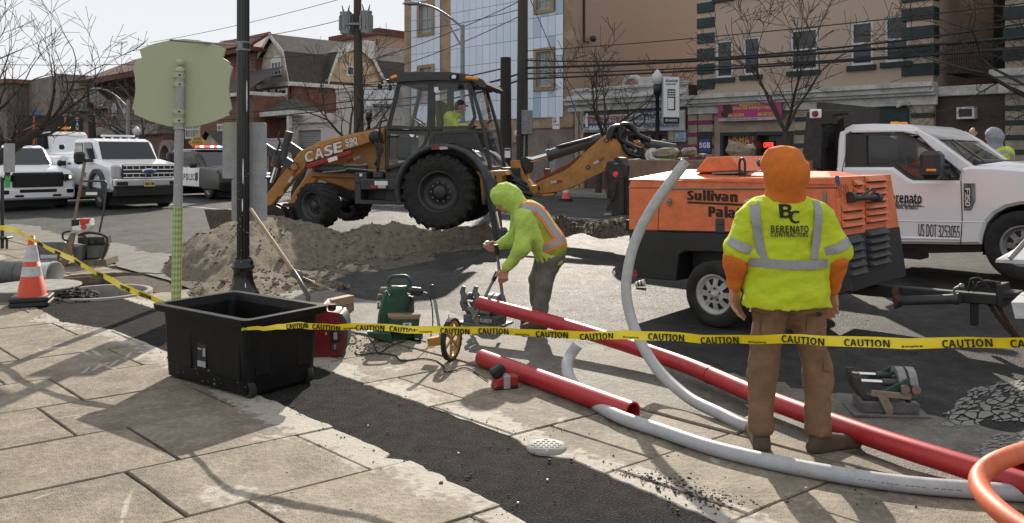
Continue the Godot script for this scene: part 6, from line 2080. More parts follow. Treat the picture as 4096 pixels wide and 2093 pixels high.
	g = Geo.new();g.prism(crop_l2(t,[715,690,742,650,760,740,830,790,800,830,757,882],3300,900,0.38,zt + 0.14),zt + 0.02,zt + 0.2,0.01);part("jack_foot",g,M.rust,o)
	g = Geo.new();g.tube([Q.call(1440,640,zt + 0.14),Q.call(1370,670,zt + 0.14),Q.call(1345,730,zt + 0.14),Q.call(1410,775,zt + 0.14)],0.012,6);g.ball(Q.call(1440,645,zt + 0.14),Vector3.ONE*0.025,8,6);part("jack_crank",g,M.galv,o)
	g = Geo.new();g.prism(crop_l2(t,[1830,612,1910,612,1925,690,2060,700,2060,770,1925,775,1900,860,1860,860,1830,700],3300,900,0.38,zt),zt - 0.1,zt + 0.1,0.012);part("coupling",g,M.dark,o)
	for e in [[1510,700,1540,570,1620,560,1680,600,1740,690],[1580,700,1620,610,1700,590,1780,600,1850,620],[1555,600,1570,700,1640,640,1720,600,1840,610]]:
		g = Geo.new();var w := []
		for i in range(0,10,2): w.append(Q.call(e[i],e[i + 1],zt + 0.05))
		g.tube(w,0.012,6);part("hose",g,M.dark,o)
	g = Geo.new();g.cyl(Q.call(1565,835,zt),Q.call(1565,870,zt),0.01);g.box(Q.call(1575,935,zt),Vector3(0.06,0.2,0.05),0.01);part("plug",g,M.black,o)
	for s in [0,40]:
		for i in 16:
			var w := i/15.0
			var pc: Vector3 = (Q.call(1720 + s*2,790,zt) as Vector3).cubic_interpolate(Q.call(2020 + s*0.5,1190,zt),Q.call(1690,400,zt),Q.call(2300,1300,zt),w)
			var pd: Vector3 = (Q.call(1720 + s*2,790,zt) as Vector3).cubic_interpolate(Q.call(2020 + s*0.5,1190,zt),Q.call(1690,400,zt),Q.call(2300,1300,zt),w + 0.05)
			var dir := (pd - pc).normalized()
			var rg := []
			var sd := Vector3(0,0,1) if i % 2 else dir.cross(Vector3(0,0,1))
			for j in 9: rg.append(pc + dir*cos(TAU*j/8)*0.03 + sd*sin(TAU*j/8)*0.016)
			g = Geo.new();g.tube(rg,0.006,5,false);part("chain_link",g,M.rust,o)

# ---------------------------------------------------------------- white dump truck beside the compressor
func mapped(a: Array) -> Array: return crop(a,3072,400,0.532)

func trucks_near():
	var t := street(et*10.6)
	var o := thing("dump_truck","white pickup based dump truck with a black bulkhead and loaded brown bed","truck",t)
	var P := func(u: float,v: float,z := 0.0) -> Vector3: return lp(t,u,v,z)
	var Q := func(x: float,y: float,z := 0.0) -> Vector3: return lp(t,3072 + x*0.532,400 + y*0.532,z)
	var W := 1.98
	var g := Geo.new()
	mk("trim",0.02,0.02,0.022,0.4);mk("plywood",0.33,0.20,0.14,0.8,0,"dirt",0.8);mk("wornblack",0.04,0.036,0.034,0.6,0,"wear",1.6)
	# lower body with hood and wheel arch
	g.prism(l2(t,mapped([512,1085,508,515,600,506,935,506,1045,588,1085,606,1432,606,1452,512,1520,496,1700,500,2000,522,2260,555,2320,620,2330,900,2290,1075,2235,1075,2200,930,2120,830,2010,785,1900,785,1790,810,1700,860,1640,930,1612,1020,1600,1088,1455,1090,1100,1084])),-W,0.0,0.035,false)
	part("body",g,M.carwhite,o)
	g = Geo.new();g.prism(l2(t,mapped([1500,494,1735,462,2050,500,2300,560,2000,530])),-W + 0.2,-0.2,0.06);part("hood",g,M.carwhite,o)
	# door seams, sill step, crease
	g = Geo.new()
	for e in [[1452,610,1462,900,1450,1084],[628,250,560,520,556,1080]]: g.tube([Q.call(e[0],e[1],0.0),Q.call(e[2],e[3],0.0),Q.call(e[4],e[5],0.0)],0.006,4)
	part("door_seam",g,M.trim,o)
	g = Geo.new();g.tube([Q.call(560,905,0.0),Q.call(1455,918,0.0),Q.call(1640,920,0.0)],0.007,6);g.tube([Q.call(560,1030,-0.004),Q.call(1450,1045,-0.004)],0.02,6);part("crease",g,M.carwhite,o)
	g = Geo.new();g.prism(l2(t,mapped([975,1086,1600,1092,1585,1150,1200,1158,1050,1120,600,1115])),-W,-0.1,0.0);g.box(Q.call(1100,1140,-0.3),Vector3(0.25,0.16,0.3));part("underbody",g,M.black,o)
	# roof, pillars, glass
	g = Geo.new();g.prism(l2(t,mapped([525,262,545,210,600,182,760,176,1020,181,1100,205,1235,292,1215,298,1090,232,1000,222,640,228,590,250])),-W + 0.16,-0.16,0.03,true);part("roof",g,M.carwhite,o)
	for z in [-0.10,-W + 0.10]:
		g = Geo.new()
		g.prism(l2(t,mapped([1085,228,1110,212,1240,286,1470,455,1530,498,1455,512,1440,540,1330,450,1200,340])),z - 0.06,z + 0.06,0.012)
		g.prism(l2(t,mapped([520,300,530,240,600,215,625,232,572,260,565,520,508,520])),z - 0.06,z + 0.06,0.012)
		g.prism(l2(t,mapped([600,215,1000,218,1090,228,1115,262,1000,240,620,246])),z - 0.06,z + 0.06,0.01)
		part("cab_side",g,M.carwhite,o)
		g = Geo.new();g.prism(l2(t,mapped([575,256,706,256,720,506,570,512])),z - 0.03,z + 0.045,0.008)
		var fr := l2(t,mapped([703,250,1000,250,1110,300,1240,390,1360,480,1436,606,1085,604,1045,588,935,506,712,506]))
		if Geometry2D.is_polygon_clockwise(fr): fr.reverse()
		g.ring(fr,inset(fr,0.03),z - 0.03,z + 0.04)
		part("window_trim",g,M.trim,o)
		g = Geo.new();g.poly(inset(fr,0.025),z + 0.0);part("window_pane",g,M.carpane if M.has("carpane") else glass("carpane",0.10,0.12,0.12,0.12),o)
	g = Geo.new()
	var a: Vector3 = Q.call(1105,226);var b: Vector3 = Q.call(1515,498)
	g.quad(Vector3(a.x,a.y,-0.17),Vector3(b.x,b.y,-0.12),Vector3(b.x,b.y,-W + 0.12),Vector3(a.x,a.y,-W + 0.17));part("windscreen",g,M.carglass,o)
	g = Geo.new();g.prism(l2(t,mapped([508,300,545,300,545,520,508,520])),-W + 0.1,-0.1);part("rear_panel",g,M.carwhite,o)
	g = Geo.new();g.cyl(Vector3(b.x - 0.02,b.y + 0.03,-0.3),Vector3(b.x + 0.12,b.y + 0.02,-W + 0.3),0.05,0.05,8);g.cyl(Vector3(b.x + 0.05,b.y + 0.05,-0.4),Vector3(b.x - 0.55,b.y + 0.40,-0.9),0.012,0.012,6);part("wiper_cowl",g,M.trim,o)
	g = Geo.new()
	for e in [[955,166,-0.5],[1020,168,-0.8],[970,176,-0.25]]: g.box(Q.call(e[0],e[1] + 8,e[2]),Vector3(0.10,0.035,0.06),0.012)
	part("roof_marker",g,M.amber,o)
	# inside
	g = Geo.new();g.box(Q.call(800,480,-W/2),Vector3(0.2,0.75,W*0.75),0.06,Basis(Vector3.BACK,0.15));g.box(Q.call(900,580,-W/2),Vector3(0.55,0.2,W*0.75),0.05);part("seat",g,M.charcoal,o)
	g = Geo.new()
	var sc: Vector3 = Q.call(1100,500,-0.5)
	var rg := []
	for i in 17: rg.append(sc + Basis(Vector3.BACK,-1.05)*Vector3(cos(TAU*i/16)*0.2,0,sin(TAU*i/16)*0.2))
	g.tube(rg,0.018,6,false);g.box(Q.call(1250,560,-W/2),Vector3(0.5,0.3,W*0.85),0.08);part("dashboard",g,M.trim,o)
	# mirror, badge, handle, lettering
	g = Geo.new();g.box(Q.call(1235,488,0.22),Vector3(0.23,0.33,0.24),0.05);part("mirror",g,M.trim,o)
	g = Geo.new();g.tube([Q.call(1300,490,0.15),Q.call(1360,500,-0.05)],0.03,8);g.tube([Q.call(1300,570,0.15),Q.call(1360,575,-0.05)],0.03,8);part("mirror_arm",g,M.trim,o)
	g = Geo.new();g.box(Q.call(1228,528,0.342),Vector3(0.11,0.03,0.02),0.006);part("mirror_lamp",g,M.amber,o)
	g = Geo.new();g.prism(l2(t,mapped([1475,626,1560,626,1562,760,1530,828,1478,828])),-0.01,0.022,0.008);part("badge",g,M.galv,o)
	g = Geo.new();g.prism(l2(t,mapped([1482,655,1535,655,1535,770,1515,808,1482,808])),0.02,0.028);part("badge_field",g,M.ink,o)
	for i in 4: text("F350"[i],o,Q.call(1502,680 + i*34,0.034),0.055,0.055,M.casetext,-PI/2)
	text("XL",o,Q.call(1515,640,0.026),0.06,0.025,M.ink)
	var wd := func(x0: float,x1: float,y: float) -> float: return Q.call(x1,y).x - Q.call(x0,y).x
	text("Berenato",o,Q.call(1022,738,0.006),wd.call(890,1154,738),0.125,M.ink,0,Basis(),true)
	text("Contractors, Inc.",o,Q.call(1005,774,0.006),wd.call(860,1152,774),0.085,M.ink,0,Basis(),false)
	text("Hammonton, NJ 08037",o,Q.call(1000,808,0.006),wd.call(870,1130,808),0.055,M.ink,0,Basis(),false)
	g = Geo.new();g.box(Q.call(1010,796,0.004),Vector3(wd.call(850,1180,796),0.006,0.004));part("rule",g,M.ink,o)
	text("US DOT 3253055",o,Q.call(1285,986,0.006),wd.call(1130,1440,986),0.15,M.ink,0,Basis(),false)
	# wheels
	var wc: Vector3 = P.call(4102,985,-0.1)
	plain_wheel(o,Vector3(wc.x,wc.y,-0.13),0.405,0.26,0.235,M.galv)
	plain_wheel(o,Vector3(wc.x,wc.y,-W + 0.13),0.405,0.26,0.235,M.galv,PI)
	g = Geo.new();g.box(Vector3(wc.x,wc.y + 0.1,-W/2),Vector3(0.95,0.5,W - 0.5));part("wheel_well",g,M.black,o)
	var rx: float = P.call(2760,900).x
	for z in [-0.2,-W + 0.2]: plain_wheel(o,Vector3(rx,wc.y + 0.02,z),0.405,0.4,0.235,M.galv,0.0 if z > -1 else PI)
	# dump bed
	var bed := [[P.call(2470,655,0.0).x,P.call(3255,640,0.0).x],[P.call(2700,640).y,P.call(2560,730).y]]
	var x0: float = bed[0][0];var x1: float = bed[0][1];var yt: float = bed[1][0];var yb: float = bed[1][1]
	for z in [0.08,-W - 0.08]:
		g = Geo.new();g.box(Vector3((x0 + x1)/2 + 0.15,(yt + yb)/2,z),Vector3(x1 - x0 - 0.25,yt - yb,0.05),0.006);part("side_board",g,M.plywood,o)
		g = Geo.new();g.box(Vector3((x0 + x1)/2,yb - 0.25,z),Vector3(x1 - x0,0.55,0.07),0.01)
		for i in 5: g.box(Vector3(lerpf(x0 + 0.2,x1 - 0.1,i/4.0),yb - 0.2,z + 0.05),Vector3(0.1,0.6,0.08),0.01)
		part("bed_side",g,M.wornblack,o)
	g = Geo.new();g.box(Vector3((x0 + x1)/2,yb - 0.45,-W/2),Vector3(x1 - x0,0.15,W));g.box(Vector3(rx,yb - 0.75,-W/2),Vector3(x1 - x0,0.18,0.8));part("bed_floor",g,M.wornblack,o)
	g = Geo.new();g.prism(l2(t,crop([1375,500,1390,440,1425,430,1445,460,1500,460,1470,420,1460,400,1500,390,1535,400,1560,450,1580,470,1620,480,1600,690,1590,985,1440,1012,1430,960,1380,960,1400,880,1430,850,1400,830],1900,480,0.38),0.12),-0.05,0.13,0.01);part("tail_post",g,M.wornblack,o)
	g = Geo.new();g.prism(l2(t,crop([1400,470,1560,470,1560,950,1440,980],1900,480,0.38),0.12),-W - 0.1,-W + 0.05,0.01)
	g.box(P.call(2475,740) + Vector3(0,0,-W/2),Vector3(0.08,0.75,W - 0.1));part("tailgate",g,M.wornblack,o)
	g = Geo.new();var tc: Vector3 = P.call(2463,697,0.13);g.cyl(tc,tc + Vector3(0,0,0.02),0.05,0.04,16);part("tail_lamp",g,lamp("taillamp",0.6,0.02,0.02,0.2),o)
	g = Geo.new();g.cyl(P.call(2420,860,0.1),P.call(2505,852,0.1),0.03,0.03,8);part("hinge_bar",g,M.galv,o)
	for s in [[1378,545,1372,700,1400,830,1440,850],[1480,660,1475,760,1450,830,1435,850]]:
		for i in 22:
			var w := i/21.0*2.999
			var j := int(w)
			var pc: Vector3 = (lp(t,1900 + s[j*2]*0.38,480 + s[j*2 + 1]*0.38,0.16) as Vector3).lerp(lp(t,1900 + s[j*2 + 2]*0.38,480 + s[j*2 + 3]*0.38,0.16),w - j)
			g = Geo.new();g.ball(pc,Vector3(0.012,0.022,0.012),6,4);part("chain_link",g,M.rust,o)
	# bulkhead with its guard over the cab
	g = Geo.new();g.prism(l2(t,mapped([262,520,305,90,330,76,620,74,625,108,505,118,500,180,420,190,410,520])),-0.1,0.06,0.012);g.box(P.call(3275,560) + Vector3(0,0,-W/2),Vector3(0.1,1.0,W - 0.1));part("bulkhead",g,M.wornblack,o)
	g = Geo.new()
	for i in 6: g.box(Q.call(455,240 + i*22,-0.2),Vector3(0.1,0.03,0.3))
	g.prism(l2(t,mapped([420,170,500,120,500,510,470,510,440,420])),-0.35,-0.3);part("grate",g,M.dark,o)
	g = Geo.new();var lc: Vector3 = Q.call(362,104,0.06);g.box(lc + Vector3(0,0,0.01),Vector3(0.16,0.12,0.03),0.012);var lm := part("marker_lamp",g,M.print_white,o)
	g = Geo.new();g.cyl(lc + Vector3(0,0,0.025),lc + Vector3(0,0,0.05),0.045,0.035,14);part("lens",g,M.darkred,lm)
	# lumps of broken concrete in the bed
	mk("rubble",0.75,0.70,0.62,0.9,0,"concrete",1.0,"concrete_n",1.5)
	var i := 0
	for e in [[2660,615,60,24,"flat pale slab leaning on the rubble at the tail"],[2690,612,30,26,"grey angular lump beside the pale slab"],[2755,610,48,22,"wide lump in the middle of the truck bed"],[2810,625,26,12,"small lump low in the truck bed"],[2965,600,60,32,"large layered block of broken pavement near the orange hood"],[2730,636,30,8,"thin flake lying on the bed board"],[2540,640,40,6,"narrow slab lying across the tail of the bed"]]:
		g = Geo.new();g.rock(Vector3.ZERO,Vector3(e[2],e[3],e[2]*0.7)*0.0037,40 + i,0.5)
		solo("rubble_lump",g,M.rubble,e[4],"rubble","broken concrete in the truck bed",Transform3D(Basis(Vector3.UP,i*0.7).rotated(Vector3.FORWARD,0.15*sin(i*2.0)),t*P.call(e[0],e[1],-0.5 - 0.12*i)))
		i += 1

# ---------------------------------------------------------------- vehicles coming down the avenue
func car_base(n: String,label: String,cat: String,front: Vector3,W: float,lower: Array,upper: Array,paint: Material,wheels: Array,wr: float,tw := 0.2,turn := 0.0) -> Node3D:
	# x forward from the front bumper back to negative, z to the kerb side; lower and upper are side outlines
	var o := thing(n,label,cat,street(front,turn))
	var h := W/2
	var g := Geo.new();g.prism(lower,-h,h,0.10);part("body",g,paint,o)
	g = Geo.new();g.prism(upper,-h + 0.16,h - 0.16,0.09);part("cabin",g,paint,o)
	for x in wheels:
		for s in [-1,1]:
			plain_wheel(o,Vector3(x,wr,s*(h - tw*0.55)),wr,tw,wr*0.6,M.galv,0.0 if s > 0 else PI)
		g = Geo.new();g.box(Vector3(x,wr*1.0,0),Vector3(wr*2.3,wr*1.5,W - 0.3));part("wheel_well",g,M.black,o)
	return o
func pane(o: Node, n: String, a: Array, m: Material = null):   # a quad a little proud of the body
	var g := Geo.new();g.quad(a[0],a[1],a[2],a[3]);part(n,g,m if m else M.darkglass,o)
func bar(o: Node,n: String,m: Material,c: Vector3,s: Vector3,b := 0.01,lb := "") -> MeshInstance3D:
	var g := Geo.new();g.box(c,s,b);return part(n,g,m,o,lb)

func trucks_far():
	var g: Geo
	mk("headlamp",0.45,0.45,0.47,0.1)
	# white pickup with a black grille
	var h := 1.02
	var o := car_base("pickup_truck","white pickup with a large black grille under the bare tree","pickup",gr(152,842),2.04,[Vector2(-0.05,0.42),Vector2(0,0.62),Vector2(-0.03,0.95),Vector2(-0.15,1.17),Vector2(-1.55,1.32),Vector2(-5.7,1.35),Vector2(-5.75,0.5),Vector2(-0.35,0.3)],[Vector2(-1.5,1.25),Vector2(-2.35,1.88),Vector2(-2.7,1.95),Vector2(-4.1,1.95),Vector2(-4.35,1.3)],M.carwhite,[-0.98,-4.7],0.41,0.27)
	pane(o,"windscreen",[Vector3(-1.60,1.35,h - 0.22),Vector3(-2.30,1.86,h - 0.3),Vector3(-2.30,1.86,-h + 0.3),Vector3(-1.60,1.35,-h + 0.22)])
	pane(o,"side_window",[Vector3(-1.9,1.36,h - 0.15),Vector3(-2.5,1.84,h - 0.15),Vector3(-4.0,1.84,h - 0.15),Vector3(-4.1,1.36,h - 0.15)])
	bar(o,"grille",M.blackgloss,Vector3(0.0,0.91,0),Vector3(0.08,0.44,1.36),0.03)
	for i in 8: bar(o,"grille_bar",M.black,Vector3(0.045,0.74 + i*0.05,0),Vector3(0.03,0.022,1.28),0.004)
	for s in [-1,1]:
		bar(o,"headlight",M.headlamp,Vector3(-0.03,0.98,s*0.86),Vector3(0.16,0.17,0.3),0.04)
		bar(o,"headlight_trim",M.blackgloss,Vector3(0.0,0.97,s*0.76),Vector3(0.14,0.2,0.16),0.03)
		bar(o,"fog_lamp",M.blackgloss,Vector3(0.02,0.56,s*0.86),Vector3(0.08,0.12,0.2),0.02)
		bar(o,"tow_opening",M.blackgloss,Vector3(0.03,0.44,s*0.5),Vector3(0.07,0.08,0.26),0.03)
		bar(o,"mirror",M.blackgloss,Vector3(-1.85,1.38,s*(h + 0.18)),Vector3(0.14,0.2,0.3),0.05)
	bar(o,"lit_headlight",lamp("warmlamp",1.0,0.75,0.35,1.2),Vector3(0.045,0.98,-0.84),Vector3(0.02,0.09,0.1),0.008)
	bar(o,"bumper",M.carwhite,Vector3(-0.02,0.5,0),Vector3(0.12,0.32,2.0),0.05)
	bar(o,"bumper_slot",M.blackgloss,Vector3(0.03,0.58,0),Vector3(0.05,0.1,1.0),0.02)
	# white crew cab service truck
	h = 1.05
	o = car_base("service_truck","white crew cab service truck with chrome grille between pickup and police car","truck",gr(592,835),2.08,[Vector2(-0.1,0.55),Vector2(-0.02,0.75),Vector2(-0.06,1.2),Vector2(-0.2,1.32),Vector2(-1.5,1.46),Vector2(-4.1,1.48),Vector2(-4.1,0.6),Vector2(-0.4,0.5)],[Vector2(-1.35,1.38),Vector2(-1.95,2.02),Vector2(-2.3,2.1),Vector2(-3.75,2.1),Vector2(-4.0,1.4)],M.carwhite,[-1.05,-5.1],0.46,0.3)
	pane(o,"windscreen",[Vector3(-1.42,1.46,h - 0.24),Vector3(-1.93,2.0,h - 0.3),Vector3(-1.93,2.0,-h + 0.3),Vector3(-1.42,1.46,-h + 0.24)])
	pane(o,"side_window",[Vector3(-1.75,1.45,h - 0.15),Vector3(-2.12,1.98,h - 0.15),Vector3(-2.75,1.98,h - 0.15),Vector3(-2.8,1.45,h - 0.15)])
	pane(o,"side_window",[Vector3(-2.92,1.45,h - 0.15),Vector3(-2.9,1.98,h - 0.15),Vector3(-3.6,1.98,h - 0.15),Vector3(-3.75,1.45,h - 0.15)])
	bar(o,"grille",M.blackgloss,Vector3(0.0,1.1,0),Vector3(0.1,0.42,1.5),0.03)
	for y in [0.99,1.22]:
		bar(o,"grille_bar",M.chrome,Vector3(0.05,y + 0.06,0),Vector3(0.04,0.028,1.46),0.01);bar(o,"grille_bar",M.chrome,Vector3(0.05,y - 0.06,0),Vector3(0.04,0.028,1.46),0.01)
		for z in 8: bar(o,"grille_stud",M.chrome,Vector3(0.045,y,-0.63 + z*0.18),Vector3(0.03,0.1,0.02),0.004)
	g = Geo.new();g.ball(Vector3(0.07,1.11,0),Vector3(0.03,0.085,0.21),18,8);part("emblem",g,M.chrome,o)
	g = Geo.new();g.ball(Vector3(0.085,1.11,0),Vector3(0.025,0.06,0.17),18,8);part("emblem_field",g,M.navy,o)
	for s in [-1,1]:
		bar(o,"headlight",M.headlamp,Vector3(-0.03,1.1,s*0.9),Vector3(0.14,0.4,0.26),0.05)
		bar(o,"fog_lamp",M.black,Vector3(0.06,0.76,s*0.76),Vector3(0.06,0.13,0.34),0.02)
		bar(o,"mirror",M.black,Vector3(-1.65,1.5,s*(h + 0.32)),Vector3(0.18,0.36,0.3),0.06)
		bar(o,"mirror_arm",M.black,Vector3(-1.65,1.42,s*(h + 0.08)),Vector3(0.08,0.1,0.3),0.02)
		g = Geo.new()
		var ar := [];var ai := []
		for i in 13: ar.append(Vector2(-1.05 + cos(PI*i/12)*0.66,0.56 + sin(PI*i/12)*0.62));ai.append(Vector2(-1.05 + cos(PI*i/12)*0.52,0.56 + sin(PI*i/12)*0.5))
		g.ring(ar,ai,s*(h - 0.05),s*(h + 0.09));part("fender_flare",g,M.charcoal,o)
	bar(o,"bumper",M.chrome,Vector3(0.0,0.78,0),Vector3(0.16,0.26,2.02),0.05)
	bar(o,"air_dam",M.black,Vector3(-0.1,0.52,0),Vector3(0.2,0.3,1.9),0.03)
	bar(o,"number_plate",mk("plateyellow",0.5,0.42,0.16,0.5),Vector3(0.1,0.74,0),Vector3(0.02,0.16,0.32),0.004)
	var side := Basis(Vector3.UP,PI/2)
	text("XRS F46",o,Vector3(0.113,0.74,0),0.27,0.08,M.ink,0,side)
	text("BC",o,Vector3(-2.3,1.2,h + 0.004),0.16,0.2,M.ink)
	text("BERENATO",o,Vector3(-2.3,1.02,h + 0.004),0.34,0.06,M.ink);text("CONTRACTORS",o,Vector3(-2.3,0.95,h + 0.004),0.34,0.04,M.ink)
	for x in [-2.75,-3.65]: bar(o,"door_handle",M.black,Vector3(x,1.32,h + 0.01),Vector3(0.2,0.05,0.04),0.015)
	for i in 5: bar(o,"roof_marker",M.print_white,Vector3(-2.2,2.12,-0.5 + i*0.25),Vector3(0.1,0.04,0.06),0.015)
	bar(o,"roof_beacon",M.print_white,Vector3(-2.7,2.2,-0.1),Vector3(0.2,0.06,1.0),0.02)
	g = Geo.new();g.box(Vector3(-5.6,1.05,0),Vector3(2.9,1.05,2.3),0.03);var bx_ := part("service_body",g,M.carwhite,o)
	for i in 3: bar(bx_,"cabinet_door",M.white,Vector3(-4.55 - i*0.8,1.05,1.156),Vector3(0.74,0.92,0.02),0.008)
	for i in 3: bar(bx_,"latch",M.black,Vector3(-4.3 - i*0.8,1.1,1.17),Vector3(0.06,0.14,0.02),0.006)
	# black and white police car with its lights on
	h = 0.96
	o = car_base("police_car","black and white police car with red and blue roof lights flashing","police car",gr(985,797),1.92,[Vector2(-0.1,0.35),Vector2(0,0.55),Vector2(-0.05,0.85),Vector2(-0.25,1.02),Vector2(-1.5,1.12),Vector2(-4.9,1.15),Vector2(-5.0,0.45),Vector2(-0.4,0.28)],[Vector2(-1.35,1.05),Vector2(-2.2,1.62),Vector2(-2.7,1.74),Vector2(-4.4,1.72),Vector2(-4.9,1.1)],M.blackgloss,[-0.95,-3.9],0.38,0.24)
	g = Geo.new();g.prism([Vector2(0.02,0.3),Vector2(0.03,0.6),Vector2(-0.02,0.9),Vector2(-0.24,1.04),Vector2(-1.55,1.14),Vector2(-1.6,1.0),Vector2(-1.5,0.85),Vector2(-1.48,0.4),Vector2(-1.4,0.3)],-h - 0.012,h + 0.012,0.07);part("front_body",g,M.blackgloss,o)
	g = Geo.new();g.prism([Vector2(-0.3,1.03),Vector2(-1.5,1.13),Vector2(-1.5,1.16),Vector2(-0.3,1.06)],-h + 0.25,h - 0.25,0.01);part("hood",g,M.blackgloss,o)
	pane(o,"windscreen",[Vector3(-1.42,1.13,h - 0.22),Vector3(-2.17,1.62,h - 0.3),Vector3(-2.17,1.62,-h + 0.3),Vector3(-1.42,1.13,-h + 0.22)])
	pane(o,"side_window",[Vector3(-1.85,1.12,h - 0.15),Vector3(-2.4,1.6,h - 0.15),Vector3(-3.0,1.6,h - 0.15),Vector3(-3.05,1.12,h - 0.15)])
	for s in [-1,1]:
		bar(o,"headlight",M.headlamp,Vector3(-0.02,0.83,s*0.7),Vector3(0.16,0.12,0.36),0.03)
		for y in [0.775,0.895]: bar(o,"running_light",lamp("coolwhite",0.9,0.95,1.0,1.6),Vector3(0.065,y,s*0.7),Vector3(0.02,0.022,0.34),0.004)
		bar(o,"mirror",M.black,Vector3(-1.75,1.17,s*(h + 0.16)),Vector3(0.14,0.18,0.28),0.05)
		bar(o,"push_bar",M.black,Vector3(0.12,0.72,s*0.3),Vector3(0.1,0.7,0.07),0.02)
	bar(o,"push_bar",M.black,Vector3(0.12,0.55,0),Vector3(0.06,0.08,0.6),0.02)
	bar(o,"number_plate",M.plateyellow,Vector3(0.07,0.6,-0.02),Vector3(0.02,0.15,0.3),0.004)
	text("S57",o,Vector3(0.083,0.6,-0.02),0.2,0.08,M.ink,0,side)
	text("POLICE",o,Vector3(-2.35,0.75,h + 0.004),1.1,0.24,M.ink)
	for x in [[-1.62,-2.6],[-2.63,-3.5]]: g = Geo.new();g.prism([Vector2(x[0],0.42),Vector2(x[0],1.08),Vector2(x[1],1.1),Vector2(x[1],0.42)],h - 0.02,h + 0.003,0.002);part("door",g,M.carwhite,o)
	g = Geo.new();g.box(Vector3(-3.4,1.735,0),Vector3(2.0,0.03,1.4),0.01);part("roof_panel",g,M.carwhite,o)
	var sh := [Vector2(-1.72,0.92),Vector2(-1.9,0.92),Vector2(-1.92,0.7),Vector2(-1.81,0.58),Vector2(-1.7,0.7)]
	g = Geo.new();g.prism(sh,h,h + 0.008);part("badge",g,M.ink,o)
	bar(o,"bumper_light",lamp("redlamp",1.0,0.05,0.05,2.0),Vector3(0.16,0.98,-0.28),Vector3(0.03,0.06,0.16),0.008)
	var lb := bar(o,"light_bar",M.black,Vector3(-2.75,1.79,0),Vector3(0.26,0.05,1.16),0.02)
	for i in 9:
		var k: int = [0,2,0,0,2,0,2,1,2][i]
		bar(lb,"lamp",[M.redlamp,lamp("bluelamp",0.1,0.3,1.0,1.6),lamp("whitelamp",1.0,0.95,0.95,2.0)][k],Vector3(-2.72,1.84,0.52 - i*0.13),Vector3(0.2,0.07,0.115),0.015)
	# work truck with a message board behind the pickup
	h = 1.15
	o = car_base("message_board_truck","white work truck carrying a tall black message board","truck",gr(318,736),2.3,[Vector2(-0.1,0.6),Vector2(0,0.8),Vector2(-0.05,1.4),Vector2(-0.3,1.6),Vector2(-1.6,1.85),Vector2(-3.0,1.85),Vector2(-3.0,0.7),Vector2(-0.5,0.5)],[Vector2(-1.5,1.75),Vector2(-1.85,2.65),Vector2(-2.1,2.8),Vector2(-3.0,2.8),Vector2(-3.1,1.7)],M.carwhite,[-1.1,-5.6],0.5,0.3)
	pane(o,"windscreen",[Vector3(-1.57,1.84,h - 0.24),Vector3(-1.86,2.62,h - 0.28),Vector3(-1.86,2.62,-h + 0.28),Vector3(-1.57,1.84,-h + 0.24)])
	pane(o,"side_window",[Vector3(-1.75,1.85,h - 0.15),Vector3(-2.0,2.6,h - 0.15),Vector3(-2.85,2.6,h - 0.15),Vector3(-2.85,1.85,h - 0.15)])
	for s in [-1,1]:
		bar(o,"mirror",M.black,Vector3(-1.5,2.2,s*(h + 0.35)),Vector3(0.2,0.9,0.32),0.04)
		bar(o,"hood_mirror",M.black,Vector3(-0.4,1.95,s*0.75),Vector3(0.1,0.26,0.26),0.05)
	for i in 5: bar(o,"roof_marker",M.amber,Vector3(-1.95,2.8,-0.6 + i*0.3),Vector3(0.1,0.06,0.12),0.02)
	bar(o,"beacon",M.amber,Vector3(-2.5,3.02,0.0),Vector3(0.2,0.12,0.6),0.03)
	bar(o,"flat_bed",M.dark,Vector3(-5.2,1.1,0),Vector3(4.4,0.3,2.3),0.02)
	var mb := bar(o,"message_board",M.black,Vector3(-4.6,2.8,0.1),Vector3(0.3,1.95,3.4),0.02)
	for z in [-0.95,0.95]: bar(mb,"orange_post",mk("postorange",0.5,0.1,0.03,0.6),Vector3(-4.42,2.8,z*0.85 + 0.2),Vector3(0.08,1.8,0.1),0.01)
	for i in 5: text("WANCO"[i],mb,Vector3(-4.44,3.6 - i*0.27,-1.25),0.17,0.2,M.casetext,0,side,true,0.006,true)

# ---------------------------------------------------------------- people
func hand(g: Geo,w: Vector3,d: Vector3,thumb: Vector3,curl: float,k := 1.0):
	# w the wrist, d along the hand, thumb the side where the thumb leaves; fingers bend towards the palm's inner side
	d = d.normalized()
	thumb = (thumb - d*thumb.dot(d)).normalized()
	var inn := d.cross(thumb).normalized()
	var s := Sdf.new();s.k = 260.0
	for i in 4:
		var o := thumb*(0.030 - 0.020*i)*k
		s.add(w + o*0.6 + d*0.01*k,w + o + d*(0.088 - 0.004*i*i*0.5)*k,0.015*k,0.0125*k)
		var p := w + o + d*(0.088 - 0.004*i*i*0.5)*k
		var dir := d
		var ln: float = [0.040,0.045,0.041,0.032][i]*k
		for j in 3:
			dir = dir.rotated(thumb,-curl*(0.55 if j == 0 else 0.75)*(1.0 + 0.08*i))
			var q := p + dir*ln*(1.0 - 0.22*j)
			s.add(p,q,(0.0098 - 0.0009*j)*k,(0.0092 - 0.001*j)*k)
			p = q
	var t0 := w + thumb*0.022*k + d*0.022*k
	var t1 := t0 + (thumb*0.7 + d*0.8 - inn*0.35*curl).normalized()*0.045*k
	s.add(t0,t1,0.016*k,0.0115*k)
	s.add(t1,t1 + (thumb*0.25 + d - inn*0.6*curl).normalized()*0.034*k,0.0115*k,0.009*k)
	s.mesh(g,0.0052)

